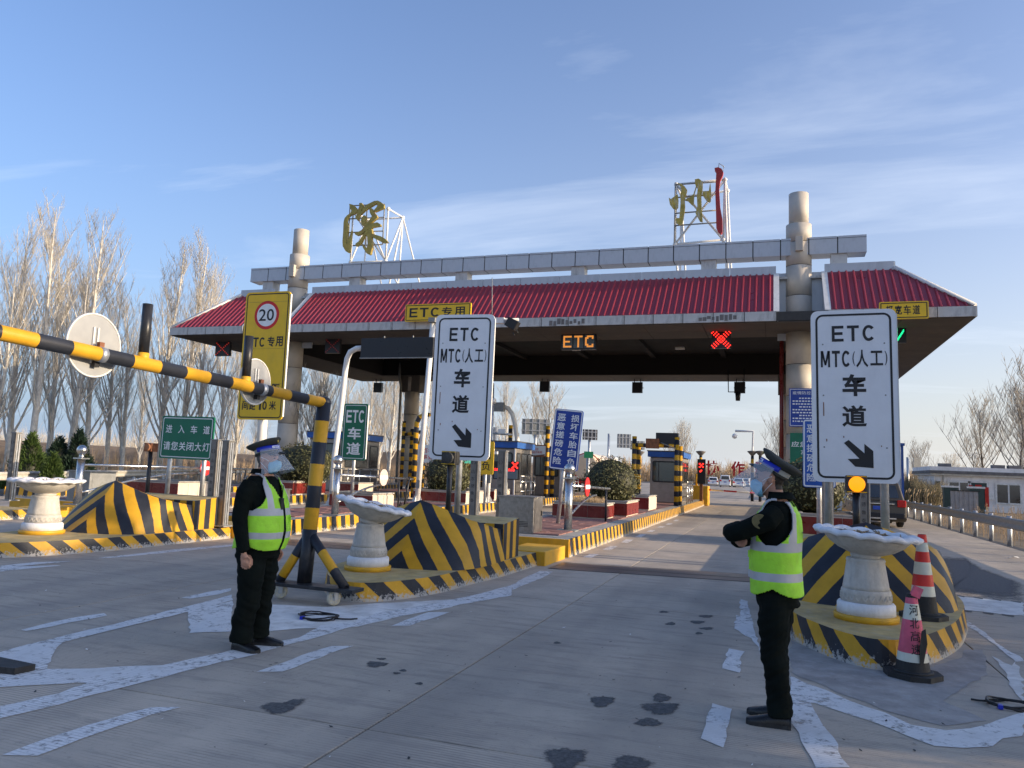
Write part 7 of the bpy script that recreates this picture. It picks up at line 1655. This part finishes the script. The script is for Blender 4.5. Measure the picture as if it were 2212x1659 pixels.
p = AY(1300, 1045, 62); o = T('tanker_truck', 'cream tanker truck standing behind the round shrub', 'truck', (p.x-1.0, 64, 0), R_(92)); MB().tube([(-4.2, 0, 2.0), (-4.0, 0, 2.0), (2.2, 0, 2.0), (2.4, 0, 2.0)], [.9, 1.12, 1.12, .9], 24).build('tank', 'tank_cream', o); MB().box((3.6, 0, 1.8), (1.8, 2.4, 2.4)).build('cab', 'truck_white', o, bevel=.15); MB().box((0, 0, .85), (8.5, 2.1, .25)).build('chassis', 'cable', o); MB().box((-4.3, 0, .8), (.2, 2.3, .2)).build('rear_bar', 'letter_scarlet', o); MB().tube([(-4.05, 0, 2.0), (-3.95, 0, 2.0)], 1.14, 24).build('red_band', 'letter_scarlet', o); truck_wheels(o, (3.4, -1.8, -3.0), 2.4)
p = AY(930, 985, 60); o = T('lorry', 'green boxed lorry behind the striped bent tube', 'truck', (p.x+2.2, 62, 0), R_(92)); MB().box((0, 0, 2.4), (7, 2.4, 3.0)).build('cargo_box', 'truck_green', o, bevel=.04); MB().box((4.4, 0, 1.8), (1.7, 2.3, 2.4)).build('cab', 'truck_white', o, bevel=.12); MB().box((0, 0, .8), (7, 2.0, .25)).build('chassis', 'cable', o); truck_wheels(o, (4.2, -1.8, -2.8), 2.4)
o = T('fire_extinguisher', 'red wheeled fire extinguisher on the island beside the tall pole', 'fire extinguisher', (AY(914, 1060, 26.5).x, 27.8, MZ)); MB().lathe([(.18, .1), (.2, .2), (.2, .75), (.12, .9), (.05, .95)], 16).build('tank', 'plastic_red', o); MB().cyl((-.2, .1, .12), (.2, .1, .12), .12, n=14).build('wheels', 'tyre', o); MB().tube([(0, .1, .9), (0, .25, 1.05)], .02, 6).build('handle', 'cable', o)

# ------------------------------------------------------------------ trees off to the right that shade the plaza
def shade_tree(x, y, R0, zb, zt, seed, lab):
    o = T('evergreen_tree', lab, 'tree', (x, y, -.1), 0, 'broad evergreens right of the plaza'); MB().tube([(0, 0, 0), (.1, 0, zb+1.2)], [.24, .16], 10).build('trunk', 'bark_dark', o)
    rr = random.Random(seed); c = MB(); hz = (zt-zb)/2
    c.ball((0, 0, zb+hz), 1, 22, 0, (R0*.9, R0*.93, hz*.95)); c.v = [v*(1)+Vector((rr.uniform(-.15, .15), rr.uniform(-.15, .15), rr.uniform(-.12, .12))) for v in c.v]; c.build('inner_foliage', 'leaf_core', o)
    f_ = MB(); leaf_ball(f_, (0, 0, zb+hz), (R0, R0, hz), 2600, .12, seed, inner=.85); f_.build('crown', 'leaf_cedar', o)
for k, (x, y, R0, zb, zt) in enumerate(((14, 12.0, 2.6, 2.3, 6.3), (14.2, 8.2, 2.9, 2.35, 7.2), (14, 3.4, 3.0, 2.3, 7.3), (14.4, 15.6, 1.3, 2.4, 3.5))):
    shade_tree(x, y, R0, zb, zt, 40+k, 'broad dense evergreen beside the plaza, off to the right of the cones')

# scraps of leaf and grit on the concrete
m = MB(); rr = random.Random(77)
for _ in range(420):
    x, y = rr.uniform(-9, 5), 2.5+abs(rr.gauss(0, 6)); s = rr.uniform(.006, .022); a = rr.uniform(0, 6.28); ca, sa = math.cos(a)*s, math.sin(a)*s
    m.quad((x-ca, y-sa, .006), (x+sa*.5, y-ca*.5, .008), (x+ca, y+sa, .006+rr.uniform(0, .008)), (x-sa*.5, y+ca*.5, .007), 0 if rr.random() < .75 else 1)
tag(m.build('road_grit', ('cable', 'litter')), 'tiny dark scraps of leaf and grit scattered over the concrete', 'grit', kind='stuff')
